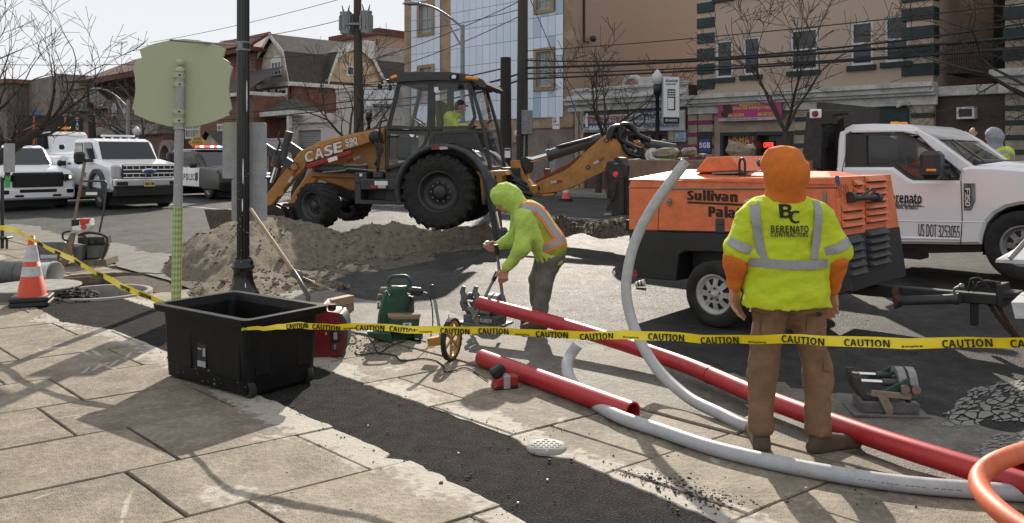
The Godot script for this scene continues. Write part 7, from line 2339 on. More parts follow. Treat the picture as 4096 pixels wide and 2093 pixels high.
func face(o: Node,b: Geo,s: Sdf,c: Vector3,look: Vector3,up: Vector3,hair: Material,cap := false):
	look = look.normalized();up = (up - look*up.dot(look)).normalized()
	var r := look.cross(up).normalized()
	var h := Sdf.new();h.k = 120.0
	h.add(c + up*0.035 - look*0.012,c + up*0.03 - look*0.02,0.092).add(c + up*0.02 + look*0.02,c - up*0.06 + look*0.045,0.072,0.05).add(c - up*0.075 + look*0.055,c - up*0.08 + look*0.06,0.03)
	h.add(c + up * 0.012 + look * 0.088, c - up * 0.02 + look * 0.106, 0.009, 0.014)   # nose
	h.add(c + up * 0.028 + look * 0.075 - r * 0.04, c + up * 0.028 + look * 0.075 + r * 0.04, 0.014)   # brow
	h.add(c - up * 0.048 + look * 0.084 - r * 0.018, c - up * 0.048 + look * 0.084 + r * 0.018, 0.010)   # lips
	for e in [-1,1]:
		h.add(c + r*e*0.082 + up*0.015,c + r*e*0.086 - up*0.02,0.014)
		h.add(c + r*e*0.045 - up*0.015 + look*0.06,c + r*e*0.045 - up*0.015 + look*0.06,0.02)
	h.add(c - up*0.05,c - up*0.16 - look*0.03,0.056,0.062)
	h.mesh(b,0.007)
	var g := Geo.new()
	for e in [-1,1]: g.ball(c + up*0.012 + look*0.078 + r*e*0.032,Vector3.ONE*0.011,8,6)
	part("eyes",g,M.ink,o)
	g = Geo.new()
	var hs := Sdf.new();hs.k = 100.0
	hs.add(c + up*0.05 - look*0.02,c + up*0.04 - look*0.025,0.096).add(c + up*0.0 - look*0.05,c - up*0.03 - look*0.05,0.07)
	if cap: hs.add(c + up*0.07 + look*0.09 - r*0.03,c + up*0.07 + look*0.13 + r*0.03,0.012).add(c + up*0.07 + look*0.09 + r*0.03,c + up*0.068 + look*0.13 - r*0.03,0.012)
	hs.mesh(g,0.009)
	part("cap" if cap else "hair",g,hair,o)

func figure(label: String,J: Dictionary,C: Dictionary) -> Array:
	# joints in world metres; returns the thing and the distance field of its top
	var root: Vector3 = ground((J.anL + J.anR)/2)
	for q in J: if J[q] is Vector3 and not q in ["look","up","tL","tR","dL","dR"]: J[q] -= root
	var o := thing("person",label,"person",Transform3D(Basis(),root))
	var body := Geo.new()
	var s := Sdf.new();s.k = 70.0
	s.add(J.shL,J.shR,0.055).add((J.shL + J.shR)/2,(J.hiL + J.hiR)/2,0.09).add(J.hiL,J.hiR,0.07)
	s.add(J.head - (J.up as Vector3)*0.1,(J.shL + J.shR)/2,0.05)
	for q in ["L","R"]:
		s.add(J["sh" + q],J["el" + q],0.045,0.038).add(J["el" + q],J["wr" + q],0.036,0.025)
		s.add(J["hi" + q],J["kn" + q],0.07,0.05).add(J["kn" + q],J["an" + q],0.048,0.036)
		s.add(J["wr" + q],J["wr" + q] + (J["d" + q] as Vector3).normalized()*0.03,0.026,0.024)
	s.mesh(body,0.02)
	for q in ["L","R"]: hand(body,J["wr" + q],J["d" + q],J["t" + q],C.get("curl",0.5),C.get("hk",1.08))
	face(o,body,s,J.head,J.look,J.up,C.hair,C.get("cap",false))
	part("body",body,M.skin,o)
	# trousers, shoes
	var tr := Sdf.new();tr.k = 55.0;tr.amp = 0.02;tr.fr = Vector3(9,6,9);tr.noise.frequency = 1.0;tr.noise.seed = 3
	var w: float = C.get("w",1.0)
	tr.add(J.hiL,J.hiR,0.125*w).add(J.hiL + Vector3.UP*0.07,J.hiR + Vector3.UP*0.07,0.108*w)
	for q in ["L","R"]:
		tr.add(J["hi" + q],J["kn" + q],0.105*w,0.082*w).add(J["kn" + q],J["an" + q] + Vector3.UP*0.03,0.08*w,0.077*w)
	tr.hem = minf(J.anL.y,J.anR.y) - C.get("cuff",0.015)
	var g := Geo.new();tr.mesh(g,0.016);part("trousers",g,C.trousers,o)
	for q in ["L","R"]:
		var sh := Sdf.new();sh.k = 110.0
		var a: Vector3 = J["an" + q]
		var toe: Vector3 = J["to" + q]
		var fl := (toe - a)*Vector3(1,0,1)
		a = Vector3(a.x,toe.y,a.z)
		sh.add(a - fl.normalized()*0.03 + Vector3.UP*0.03,a + Vector3.UP*0.09,0.048,0.045).add(a + Vector3.UP*0.025,toe + Vector3.UP*0.02,0.047,0.045).add(a + Vector3.UP*0.08,toe + Vector3.UP*0.03,0.04,0.03)
		g = Geo.new();sh.mesh(g,0.011);var so := part("shoe",g,C.shoe,o)
		g = Geo.new()
		var f := fl.normalized();var n := Vector3(-f.z,0,f.x)
		var rr := []
		for i in 14:
			var an := TAU*i/14
			var L := fl.length()/2 + 0.05
			rr.append(a + fl/2 + f*cos(an)*L + n*sin(an)*0.05)
		var lo := []
		for p in rr: lo.append(p + Vector3.DOWN*0.025)
		g.rows([rr,lo],true,-1,false,true);g.fan(rr,true);part("sole",g,M.rubbersole if M.has("rubbersole") else mk("rubbersole",0.16,0.13,0.10,0.8),so)
	# sweatshirt
	var tp := Sdf.new();tp.k = 45.0;tp.amp = C.get("amp",0.018);tp.fr = Vector3(11,8,11);tp.noise.frequency = 1.0
	var bw: float = C.get("bw",0.13)
	if C.get("under",false): tp.add(J.shL.lerp(J.shR,0.3),J.shL.lerp(J.shR,0.7),0.07)
	else: tp.add(J.shL,J.hiL,0.085,bw*0.92).add(J.shR,J.hiR,0.085,bw*0.92).add((J.shL + J.shR)/2,(J.hiL + J.hiR)/2,bw*0.8,bw)
	if not C.get("under",false): tp.add(J.shL,J.shR,0.085)
	var am: float = C.get("arm",1.0)
	for q in ["L","R"]: tp.add(J["sh" + q] if not C.get("under",false) else (J["sh" + q] as Vector3).lerp(J["el" + q],0.45),J["el" + q],(0.078 if not C.get("under",false) else 0.066)*am,0.068*am).add(J["el" + q],(J["wr" + q] as Vector3).lerp(J["el" + q],0.08),0.066*am,0.048*am)
	var up: Vector3 = J.up;var lk: Vector3 = (J.look as Vector3).normalized()
	if C.get("hood",true):
		tp.add(J.head + up*0.045 - lk*0.035,J.head + up*0.0 - lk*0.05,0.105,0.11).add(J.head + up*0.055 + lk*0.02,J.head - up*0.0 - lk*0.02,0.092,0.1).add(J.head - lk*0.06 - up*0.02,(J.shL + J.shR)/2 + Vector3.UP*0.03,0.095,0.112)
	else: tp.add(J.head - up*0.14,(J.shL + J.shR)/2,0.065,0.09)
	g = Geo.new();tp.mesh(g,C.get("cell",0.015));part("hooded_sweatshirt",g,C.top,o)
	return [o,tp,root,tr]

func on_cloth(s: Sdf, x: float, y: float, z: float, lift: float, dir := Vector3(0, 0, -1)) -> Vector3:   # the cloth seen from outside at x, y
	var p := Vector3(x,y,z) if dir.x == 0 else Vector3(z,y,x)
	var t := s.hit(p,dir,1.2)
	return p + dir*((t if t > 0 else 0.6) - lift)

func band(s: Sdf, line: Array, width: float, z: float, lift: float, n := 40) -> Geo:   # a tape sewn on: the line runs in x and y, points of width
	var g := Geo.new()
	var rows := []
	for i in n + 1:
		var w := i/float(n)*(line.size() - 1)
		var j := mini(int(w),line.size() - 2)
		var a: Vector2 = line[j];var b: Vector2 = line[j + 1]
		var c := a.lerp(b,w - j)
		var nn := (b - a).normalized().orthogonal()
		var r := []
		for q in 6:
			var e := c + nn*width*(q/5.0 - 0.5)
			r.append(on_cloth(s,e.x,e.y,z,lift))
		rows.append(r)
	g.rows(rows,false,1)
	return g

func text_on(str_: String, p: Node, s: Sdf, c: Vector2, w: float, h: float, z: float, m: Material):   # lettering pressed onto the cloth
	var t := TextMesh.new()
	var f := SystemFont.new();f.font_names = PackedStringArray(["Droid Sans"]);f.font_weight = 700
	t.text = str_;t.font = f;t.font_size = 32;t.depth = 0.0;t.curve_step = 2.5
	var b := t.get_aabb()
	var arr := t.get_mesh_arrays()
	var vs: PackedVector3Array = arr[Mesh.ARRAY_VERTEX]
	for i in vs.size():
		var q := (vs[i] - b.get_center())
		vs[i] = on_cloth(s,c.x + q.x/b.size.x*w,c.y + q.y/b.size.y*h,z,0.011)
	arr[Mesh.ARRAY_VERTEX] = vs
	arr[Mesh.ARRAY_TANGENT] = null
	var am := ArrayMesh.new()
	am.add_surface_from_arrays(Mesh.PRIMITIVE_TRIANGLES,arr)
	part("lettering",am,m,p)

func people():
	mk("hiviz",0.60,0.72,0.02,0.8,0,"knit",4.5,"knit_n",0.9)
	mk("limecloth",0.56,0.78,0.14,0.85,0,"grain",3,"fine",0.3)
	mk("orangecloth",0.80,0.20,0.02,0.85,0,"grain",3,"fine",0.3)
	mk("duck",0.27,0.155,0.08,0.85,0,"dirt",1.5,"fine",0.3)
	mk("greycloth",0.2,0.2,0.18,0.85,0,"dirt",2,"fine",0.3)
	mk("heather",0.36,0.37,0.42,0.85,0,"grain",3)
	mk("reflective",0.40,0.40,0.42,0.35,0.25,"grain",3)
	mk("tapeorange",0.8,0.19,0.04,0.7)
	mk("boot",0.11,0.07,0.045,0.7,0,"dirt",3)
	mk("darkhair",0.02,0.015,0.012,0.6);mk("capcloth",0.09,0.075,0.055,0.8);mk("blackcap",0.02,0.02,0.022,0.8)
	# ---- the man in the orange hood, his back to us
	var D := 4.78
	var A := func(u: float,v: float,z := 0.0) -> Vector3: return at(u,v,D) + Vector3(0,0,z)
	var g: Geo
	var J := {"head": A.call(3122,690,0.0),"look": Vector3(-0.55,-0.1,-0.8),"up": Vector3(0,1,0.05),"shL": A.call(3010,855),"shR": A.call(3262,855),"elL": A.call(2944,1030,0.02),"elR": A.call(3337,1030,0.02),"wrL": A.call(2947,1150,-0.05),"wrR": A.call(3340,1166,-0.05),"dL": Vector3(0.05,-1,-0.12),"dR": Vector3(-0.02,-1,-0.12),"tL": Vector3(0.75,0,-0.6),"tR": Vector3(-0.75,0,-0.6),
		"hiL": A.call(3086,1212),"hiR": A.call(3216,1212),"knL": A.call(3053,1520,-0.02),"knR": A.call(3279,1510,-0.02),"anL": A.call(3045,1722,0.0),"anR": A.call(3264,1735,0.04)}
	J.toL = gr(2998,1722) + Vector3(0,0.02,0);J.toR = gr(3415,1797) + Vector3(0,0.02,0)
	var C := {"hair": M.darkhair,"trousers": M.duck,"shoe": M.boot,"top": M.orangecloth,"curl": 0.42,"bw": 0.118,"arm": 0.98,"w": 0.95,"under": true,"cuff": -0.0,"hk": 1.1,"cell": 0.012,"amp": 0.016}
	var f := figure("worker seen from behind in orange hood and yellow contractor shirt, arms hanging",J,C)
	var o: Node = f[0]
	var root: Vector3 = f[2]
	var B := func(u: float,v: float,z := 0.0) -> Vector3: return at(u,v,D) + Vector3(0,0,z) - root
	var vest := Sdf.new();vest.k = 46.0;vest.amp = 0.018;vest.fr = Vector3(6,10,6);vest.noise.frequency = 1.0;vest.noise.seed = 8
	vest.add(B.call(3052,868),B.call(3070,1240),0.104,0.137).add(B.call(3225,868),B.call(3226,1240),0.104,0.137).add(B.call(3138,860),B.call(3142,1240),0.13,0.165)
	vest.hem = B.call(3140,1224).y
	vest.add(B.call(3112,812),B.call(3000,878),0.062,0.068).add(B.call(3156,812),B.call(3276,878),0.062,0.068)
	vest.add(B.call(2998,882),B.call(2950,1000,0.02),0.072,0.09).add(B.call(3278,882),B.call(3338,1000,0.02),0.072,0.09)
	g = Geo.new();vest.mesh(g,0.011);var vp := part("safety_shirt",g,M.hiviz,o)
	g = Geo.new()
	var z := 0.5
	var b2 := func(a: Array) -> Array:
		var out := []
		for i in range(0,a.size(),2): var p: Vector3 = B.call(a[i],a[i + 1]);out.append(Vector2(p.x,p.y))
		return out
	for l in [[3008,800,3000,850,3012,950,3028,1025],[3252,800,3248,850,3236,950,3225,1025]]: part("reflective_tape",band(vest,b2.call(l),0.048,z,0.006),M.reflective,vp)
	part("reflective_tape",band(vest,b2.call([2978,1040,3050,1043,3140,1046,3220,1048,3284,1044]),0.05,z,0.008,60),M.reflective,vp)
	part("reflective_tape",band(vest,b2.call([2905,958,2940,978,2985,992]),0.05,z,0.007),M.reflective,vp)
	part("reflective_tape",band(vest,b2.call([3272,1000,3320,985,3385,955]),0.05,z,0.007),M.reflective,vp)
	part("neck_label",band(vest,b2.call([3127,770,3127,798]),0.05,z,0.006,8),mk("palelime",0.62,0.85,0.15,0.8),vp)
	var c1: Vector3 = B.call(3113,838);var c2: Vector3 = B.call(3146,861);var c3: Vector3 = B.call(3129,908);var c4: Vector3 = B.call(3128,930)
	text_on("B",vp,vest,Vector2(c1.x,c1.y),0.068,0.078,z,M.ink);text_on("C",vp,vest,Vector2(c2.x,c2.y),0.06,0.072,z,M.ink)
	text_on("BERENATO",vp,vest,Vector2(c3.x,c3.y),0.212,0.038,z,M.ink);text_on("CONTRACTORS",vp,vest,Vector2(c4.x,c4.y),0.208,0.024,z,M.ink)
	var seams := mk("seam",0.11,0.06,0.03,0.9)
	for l in [[3026,1240,3028,1325,3060,1345,3085,1330],[3134,1226,3137,1290,3140,1325],[3272,1385,3276,1470,3306,1478],[3200,1240,3204,1320,3240,1335,3262,1315],[3000,1243,3140,1246,3290,1243]]: part("seam",band(f[3],b2.call(l),0.006,z,0.003,30),seams,o)
	g = Geo.new();g.ball(B.call(3058,652,-0.08),Vector3(0.02,0.026,0.045),10,8);part("safety_glasses",g,M.carglass,o)
	g = Geo.new();g.box(B.call(3236,1238,0.155),Vector3(0.03,0.024,0.004));part("pocket_label",g,M.ink,o)
	# ---- the man bending over the fusion machine
	D = 8.0
	var K := func(x: float,y: float,zz := 0.0) -> Vector3: return at(1750 + x*0.5017,700 + y*0.5017,D) + Vector3(0,0,zz)
	J = {"head": K.call(535,195,-0.02),"look": Vector3(-0.75,-0.62,0.1),"up": Vector3(-0.55,0.8,0),"shL": K.call(700,335,0.17),"shR": K.call(690,330,-0.2),"elL": K.call(672,560,0.24),"elR": K.call(590,540,-0.16),"wrL": K.call(545,735,0.16),"wrR": K.call(487,572,-0.1),"dL": Vector3(-0.35,-1,0.0),"dR": Vector3(-1,-0.25,0.15),"tL": Vector3(-0.9,0.2,-0.3),"tR": Vector3(-0.1,1,0.2),
		"hiL": K.call(905,640,0.09),"hiR": K.call(885,630,-0.1),"knL": K.call(845,860,0.09),"knR": K.call(800,850,-0.12),"anL": K.call(818,1085,0.08),"anR": K.call(800,1060,-0.14)}
	J.toL = ground(K.call(700,1180,0.14)) + Vector3.UP*0.025;J.toR = ground(K.call(700,1120,-0.14)) + Vector3.UP*0.025
	C = {"hair": M.darkhair,"trousers": M.greycloth,"shoe": M.boot,"top": M.limecloth,"curl": 1.1,"bw": 0.135,"arm": 1.02,"w": 0.97,"amp": 0.017,"cell": 0.013}
	f = figure("worker in a lime hood bending over the green fusion machine levers",J,C)
	o = f[0];root = f[2]
	var tp: Sdf = f[1]
	g = Geo.new()
	var vs := Sdf.new();vs.k = 45.0;vs.amp = 0.01;vs.noise.frequency = 1.0;vs.fr = Vector3(7,7,7)
	var L := func(x: float,y: float,zz := 0.0) -> Vector3: return at(1750 + x*0.5017,700 + y*0.5017,D) + Vector3(0,0,zz) - root
	vs.add(L.call(730,300,0.11),L.call(905,570,0.09),0.118,0.14).add(L.call(730,300,-0.14),L.call(905,570,-0.1),0.118,0.14).add(L.call(760,330),L.call(905,560),0.14,0.15)
	vs.mesh(g,0.014);vp = part("safety_vest",g,mk("dirtyviz",0.46,0.52,0.06,0.85,0,"dirt",1.6,"knit_n",0.5),o)
	var l3 := func(a: Array) -> Array:
		var out := []
		for i in range(0,a.size(),2): var p: Vector3 = L.call(a[i],a[i + 1]);out.append(Vector2(p.x,p.y))
		return out
	for l in [[640,255,720,245,800,265,850,320,910,410,960,480],[770,610,860,555,940,520,1015,490]]:
		part("orange_border",band(vs,l3.call(l),0.098,0.6,0.006),M.tapeorange,vp);part("reflective_tape",band(vs,l3.call(l),0.054,0.6,0.011),M.reflective,vp)
	g = Geo.new()
	for e in [[590,320,578,420],[600,310,590,400]]: g.tube([L.call(e[0],e[1],0.08),L.call(e[2],e[3],0.1)],0.006,5)
	part("hood_cord",g,M.limecloth,o)
	# ---- the operator in the cab
	D = 15.6
	var E := func(u: float,v: float,zz := 0.0) -> Vector3: return at(u,v,D) + Vector3(0,0,zz)
	J = {"head": E.call(1842,430),"look": Vector3(0.9,-0.3,0.1),"up": Vector3(0.2,1,0),"shL": E.call(1800,470,-0.2),"shR": E.call(1800,470,0.2),"elL": E.call(1835,515,-0.22),"elR": E.call(1835,515,0.22),"wrL": E.call(1872,505,-0.15),"wrR": E.call(1865,505,0.12),"dL": Vector3(1,0,0),"dR": Vector3(1,0.1,0),"tL": Vector3(0,1,0.2),"tR": Vector3(0,1,-0.2),
		"hiL": E.call(1798,545,-0.1),"hiR": E.call(1798,545,0.1),"knL": E.call(1878,560,-0.12),"knR": E.call(1878,560,0.12),"anL": E.call(1890,640,-0.12),"anR": E.call(1890,640,0.12)}
	J.toL = E.call(1925,650,-0.12);J.toR = E.call(1925,650,0.12)
	figure("operator in a lime hoodie and dark cap sitting inside the backhoe cab",J,{"hair": M.blackcap,"cap": true,"trousers": M.greycloth,"shoe": M.boot,"top": M.limecloth,"hood": false,"cell": 0.02})
	# ---- the two beyond the dump truck
	for e in [[2655,582,20.0,false],[3972,548,13.8,true]]:
		D = e[2]
		var gy: float = road_y(at(e[0],YH,D))
		var hd := at(e[0],e[1],D)
		var lift: float = hd.y - gy
		var H := func(x: float,y: float,zz := 0.0) -> Vector3: return Vector3(hd.x + x,gy + y*lift/1.62,hd.z + zz)
		var raised: bool = e[3]
		J = {"head": hd,"look": Vector3(-0.9,-0.15,-0.4) if raised else Vector3(-0.5,-0.2,-0.85),"up": Vector3(0,1,0),"shL": H.call(-0.14,1.38,-0.14),"shR": H.call(0.17,1.38,0.1),"elL": H.call(-0.30,1.32,-0.25) if raised else H.call(-0.26,1.12,-0.1),"elR": H.call(0.24,1.1,0.12),"wrL": H.call(-0.21,1.62,-0.22) if raised else H.call(-0.3,0.95,-0.3),"wrR": H.call(0.22,0.9,-0.1),"dL": Vector3(-0.15,1,0.1) if raised else Vector3(0,-1,-0.4),"dR": Vector3(0,-1,-0.2),"tL": Vector3(1,0,0.4),"tR": Vector3(-1,0,-0.4),
			"hiL": H.call(-0.08,0.92),"hiR": H.call(0.1,0.92),"knL": H.call(-0.1,0.5),"knR": H.call(0.12,0.5),"anL": H.call(-0.1,0.09),"anR": H.call(0.13,0.09),"toL": H.call(-0.24,0.03,-0.1),"toR": H.call(0.02,0.03,-0.14)}
		C = {"hair": M.darkhair if raised else M.capcloth,"cap": not raised,"trousers": M.greycloth,"shoe": M.boot,"top": M.heather if raised else M.limecloth,"hood": raised,"curl": 0.9,"cell": 0.018}
		f = figure("worker in a grey hood raising one hand behind the white truck" if raised else "worker in a brown cap standing beyond the rubble in the truck bed",J,C)
		if raised:
			o = f[0];root = f[2]
			vs = Sdf.new();vs.k = 45.0
			var h2 := func(x: float,y: float,zz := 0.0) -> Vector3: return H.call(x,y,zz) - root
			vs.add(h2.call(-0.13,1.36,-0.12),h2.call(-0.08,0.95),0.1,0.13).add(h2.call(0.16,1.36,0.09),h2.call(0.1,0.95),0.1,0.13).add(h2.call(0.02,1.36),h2.call(0.02,0.95),0.13,0.15).add(h2.call(-0.13,1.38,-0.12),h2.call(0.17,1.38,0.1),0.1).add(h2.call(0.17,1.37,0.1),h2.call(0.23,1.15,0.12),0.095,0.09)
			g = Geo.new();vs.mesh(g,0.016);vp = part("safety_vest",g,M.hiviz,o)
			var a1: Array = []
			for q in [[-0.1,1.2],[-0.02,1.36],[0.08,1.42],[0.19,1.36],[0.26,1.2]]: var p: Vector3 = h2.call(q[0],q[1]);a1.append(Vector2(p.x,p.y))
			part("reflective_tape",band(vs,a1,0.05,0.6,0.006),M.reflective,vp)

# ---------------------------------------------------------------- things of the work site
func smooth(a: Array,n := 6) -> Array:
	var out := []
	for i in a.size() - 1:
		for j in n: out.append((a[i] as Vector3).cubic_interpolate(a[i + 1],a[maxi(i - 1,0)],a[mini(i + 2,a.size() - 1)],j/float(n)))
	out.append(a[-1])
	return out
func rrect(w: float,h: float,r: float) -> Array:
	var out := []
	for c in [[1,1,0.0],[-1,1,PI/2],[-1,-1,PI],[1,-1,-PI/2]]:
		for i in 4: out.append(Vector2(c[0]*(w/2 - r) + cos(c[2] + i*PI/6)*r,c[1]*(h/2 - r) + sin(c[2] + i*PI/6)*r))
	return out
func cone(label: String,p: Vector3,h: float,turn: float):
	var o := thing("traffic_cone",label,"cone",Transform3D(Basis(Vector3.UP,turn),p),"orange cones with white collars")
	var g := Geo.new()
	for y in [0.0,0.055] if h > 0.7 else [0.0]:
		g.prism(rrect(h*0.52,h*0.52,0.05),0,0.05,0.01)
		var b := part("base",g,M.dark,o);b.transform = Transform3D(Basis(Vector3.RIGHT,-PI/2),Vector3(0,y,0));g = Geo.new()
	var y0 := 0.1 if h > 0.7 else 0.045
	var R := func(y: float) -> float: return lerpf(h*0.19,h*0.035,(y - y0)/(h - y0))
	g.lathe([Vector2(R.call(y0)*1.12,y0),Vector2(R.call(y0),y0 + 0.02),Vector2(R.call(h),h),Vector2(R.call(h)*0.7,h),Vector2(R.call(h)*0.65,h - 0.05)],28);part("body",g,mk("coneorange",0.75,0.075,0.02,0.5,0,"grain",2),o)
	for e in [[0.42,0.56],[0.63,0.87]]:
		g = Geo.new();g.lathe([Vector2(R.call(h*e[0]) + 0.003,h*e[0]),Vector2(R.call(h*e[1]) + 0.003,h*e[1])],28);part("collar",g,mk("collarwhite",0.75,0.75,0.76,0.5,0,"dirt",4),o)

func site_things():
	var g: Geo
	# ---- the black lamp post with sign plates
	var b := gp(972,1186)
	var D := -b.z
	var o := thing("lamp_post","tall black fluted lamp post with a bell base, chipped white","lamp post",Transform3D(Basis(),b))
	g = Geo.new();g.lathe([Vector2(0.19,0),Vector2(0.19,0.04),Vector2(0.165,0.07),Vector2(0.125,0.18),Vector2(0.108,0.3),Vector2(0.118,0.33),Vector2(0.135,0.345),Vector2(0.135,0.365),Vector2(0.118,0.38),Vector2(0.122,0.41),Vector2(0.105,0.44),Vector2(0.095,0.46)],28);part("base",g,M.blackgloss,o)
	g = Geo.new()
	var rr := []
	for y in [0.46,5.6]:
		var r := []
		for i in 48: var a := -TAU*i/48;var q := 0.071 + (0.004 if i % 4 < 2 else -0.002);r.append(Vector3(cos(a)*q,y,sin(a)*q))
		rr.append(r)
	g.rows(rr,true,-1);part("shaft",g,M.blackgloss,o)
	g = Geo.new()
	for i in 40:
		var a := rng.randf_range(0.2,PI - 0.2);var y := rng.randf_range(0.05,1.5);var q := 0.078 if y > 0.46 else lerpf(0.17,0.11,clampf(y/0.3,0,1)) + 0.004
		g.ball(Vector3(cos(a)*q,y,sin(a)*q),Vector3(0.003,rng.randf_range(0.002,0.006),0.002),6,4)
	for e in [[0.3,1.5,0.2],[0.2,1.1,0.1],[0.9,2.4,0.25],[0.5,0.12,0.08]]: g.ball(Vector3(sin(e[0])*0.074*(1.0 if e[1] > 0.4 else 1.9),e[1],cos(e[0])*0.074*(1.0 if e[1] > 0.4 else 1.9)),Vector3(0.008,e[2]*0.8,0.004),8,6)
	stuffpart(part("paint_chips",g,M.print_white,o))
	for e in [[978,602,177,225,"upper"],[997,800,142,170,"lower"]]:
		g = Geo.new();g.prism(rrect(e[2]/F*(D + 0.1),e[3]/F*(D + 0.1),0.035),-0.003,0.003)
		solo("sign_plate",g,M.greyplate,"blank grey back of the %s sign plate on the black lamp post" % e[4],"sign","sign plates on the lamp post",Transform3D(Basis(),at(e[0],e[1],D + 0.1)))
	g = Geo.new();g.tube([at(958,180,D - 0.05) - b,at(820,172,D - 0.3) - b,at(678,160,D - 0.5) - b],0.012,8);g.box(at(962,182,D - 0.05) - b,Vector3(0.06,0.08,0.06),0.01);part("banner_arm",g,M.galv,o)
	for v in [170,200]: g = Geo.new();g.cyl(at(972,v - 3,D) - b,at(972,v + 3,D) - b,0.08,0.08,24);part("clamp_band",g,M.galv,o)
	# ---- the green sign seen from behind
	b = gp(704,1205);D = -b.z
	o = thing("town_sign","green scalloped sign seen from behind on a grey post with diamond wrap","sign",Transform3D(Basis(),b))
	var tf := Transform3D(Basis(),Vector3(0,0,b.z - 0.08))
	var q2 := l2(tf,crop([350,215,480,165,610,135,740,124,870,135,1030,178,1105,212,1080,290,1145,330,1140,350,1165,372,1140,470,1130,560,1140,650,1158,740,1130,770,1138,795,1000,850,880,885,740,903,600,890,440,845,305,785,305,752,285,735,308,640,315,560,308,450,290,365,312,345,310,325,370,290],400,100,0.4558))
	g = Geo.new();g.x = Transform3D(Basis(),Vector3(-b.x,0,-0.08));g.prism(q2,-0.02,0.02,0.004);part("board",g,mk("signgreen",0.40,0.425,0.27,0.65),o)
	var top := at(720,285,D) - b;var lean := top.x/top.y
	g = Geo.new();g.cyl(Vector3.ZERO,top,0.052,0.048,20);part("post",g,M.greyplate,o)
	g = Geo.new();g.lathe([Vector2(0.052,0),Vector2(0.05,0.03),Vector2(0.03,0.045),Vector2(0.03,0.055)],18,top);g.ball(top + Vector3(0,0.10,0),Vector3.ONE*0.045,16,10);part("finial",g,M.signgreen,o)
	for v in [302,338,447,483]: g = Geo.new();var c := at(717 - (v - 300)*0.012,v,D) - b;g.cyl(c - Vector3(0,0.028,0),c + Vector3(0,0.028,0),0.056,0.056,20);g.box(c + Vector3(-0.02,0,-0.03),Vector3(0.14,0.05,0.05),0.01);var bn := part("clamp_band",g,M.signgreen,o);g = Geo.new();g.cyl(c + Vector3(0.025,0,0.04),c + Vector3(0.025,0,0.062),0.01,0.01,8);part("bolt",g,M.ink,bn)
	g = Geo.new();g.cyl(at(717,511,D) - b,at(717,516,D) - b,0.066,0.066,20);part("flange",g,M.signgreen,o)
	g = Geo.new()
	var hh: float = (at(700,826,D) - b).y
	for j in 16:
		for i in 10:
			var P := func(x: float,y: float) -> Vector3: return Vector3(cos(-x*TAU/10)*0.056 + lean*y*hh/16,y*hh/16,sin(-x*TAU/10)*0.056)
			var m := [P.call(i + 0.5,j),P.call(i + 1,j + 0.5),P.call(i + 0.5,j + 1),P.call(i,j + 0.5)]
			g.col = Color(0.22,0.30,0.09);g.quad(m[3],m[2],m[1],m[0])
			g.col = Color(0.42,0.48,0.24)
			g.tri(P.call(i,j),m[3],m[0]);g.tri(P.call(i + 1,j),m[0],m[1]);g.tri(P.call(i + 1,j + 1),m[1],m[2]);g.tri(P.call(i,j + 1),m[2],m[3])
	var dm := mk("diamonds",1,1,1,0.5);dm.vertex_color_use_as_albedo = true
	part("diamond_wrap",g,dm,o)
	# ---- the black bin
	var a := gp(664,1507);var f := gp(992,1598)
	var e1 := (f - a).normalized();var e2 := Vector3(-e1.z,0,e1.x)
	if e2.z > 0: e2 = -e2
	var L := (f - a).length();var Wd := 0.60
	var T0 := Transform3D(Basis(e1,Vector3.UP,e1.cross(Vector3.UP)),(a + f)/2 + e2*Wd/2)
	o = thing("tote_bin","large open black plastic tote bin with wheels on the sidewalk","bin",T0)
	var H := 0.565
	g = Geo.new()
	var rings := []
	for e in [[0.0,0.025],[0.0,0.02],[0.0,H - 0.05],[0.05,H - 0.05],[0.055,H],[0.0,H],[-0.015,H - 0.06],[-0.03,0.04]]:
		var r := []
		var tp: float = 0.025*e[1]/H
		for p in rrect(L + 2*(e[0] + tp),Wd + 2*(e[0] + tp),0.05): r.append(Vector3(p.x,e[1],p.y))
		rings.append(r)
	g.rows(rings,true,-1,true,true);part("shell",g,mk("binplastic",0.011,0.011,0.012,0.42,0,"dirt",2,"bumps",0.3),o)
	M.binplastic.metallic_specular = 0.3
	for x in [-0.30,0.28]: bar(o,"raised_panel",M.binplastic,Vector3(x*L,H*0.52,Wd/2 + 0.008),Vector3(0.3,H*0.62,0.02),0.006)
	for z in [-0.18,0.18]: bar(o,"raised_panel",M.binplastic,Vector3(L/2 + 0.008,H*0.55,z),Vector3(0.02,H*0.6,0.12),0.006)
	g = Geo.new()
	for e in [[0.0,0.0]]: g.box(Vector3(-0.02,0.235,Wd/2 + 0.013),Vector3(0.105,0.17,0.004));part("label",g,M.ink,o)
	g = Geo.new();g.box(Vector3(-0.02,0.172,Wd/2 + 0.0165),Vector3(0.1,0.042,0.002));g.box(Vector3(-0.045,0.28,Wd/2 + 0.0165),Vector3(0.045,0.012,0.002));g.box(Vector3(0.01,0.26,Wd/2 + 0.0165),Vector3(0.03,0.06,0.002));part("label_print",g,M.greyplate,o)
	for z in [-Wd/2 + 0.06,Wd/2 - 0.03]: plain_wheel(o,Vector3(L/2 - 0.03,0.055,z),0.062,0.045,0.03,M.dark)
	g = Geo.new()
	for i in 40: g.ball(Vector3(rng.randf_range(-L/2,L/2),absf(rng.randfn(0,0.12)) + 0.03,Wd/2 + 0.006),Vector3(rng.randf_range(0.003,0.02),rng.randf_range(0.002,0.012),0.002),6,4)
	stuffpart(part("dried_mud",g,mk("mud",0.09,0.085,0.08,0.9),o))
	# ---- caution tape
	mk("tapeyellow",0.80,0.62,0.01,0.35)
	var P0 := T0*Vector3(L/2 - 0.02,H - 0.075,Wd/2 + 0.04)
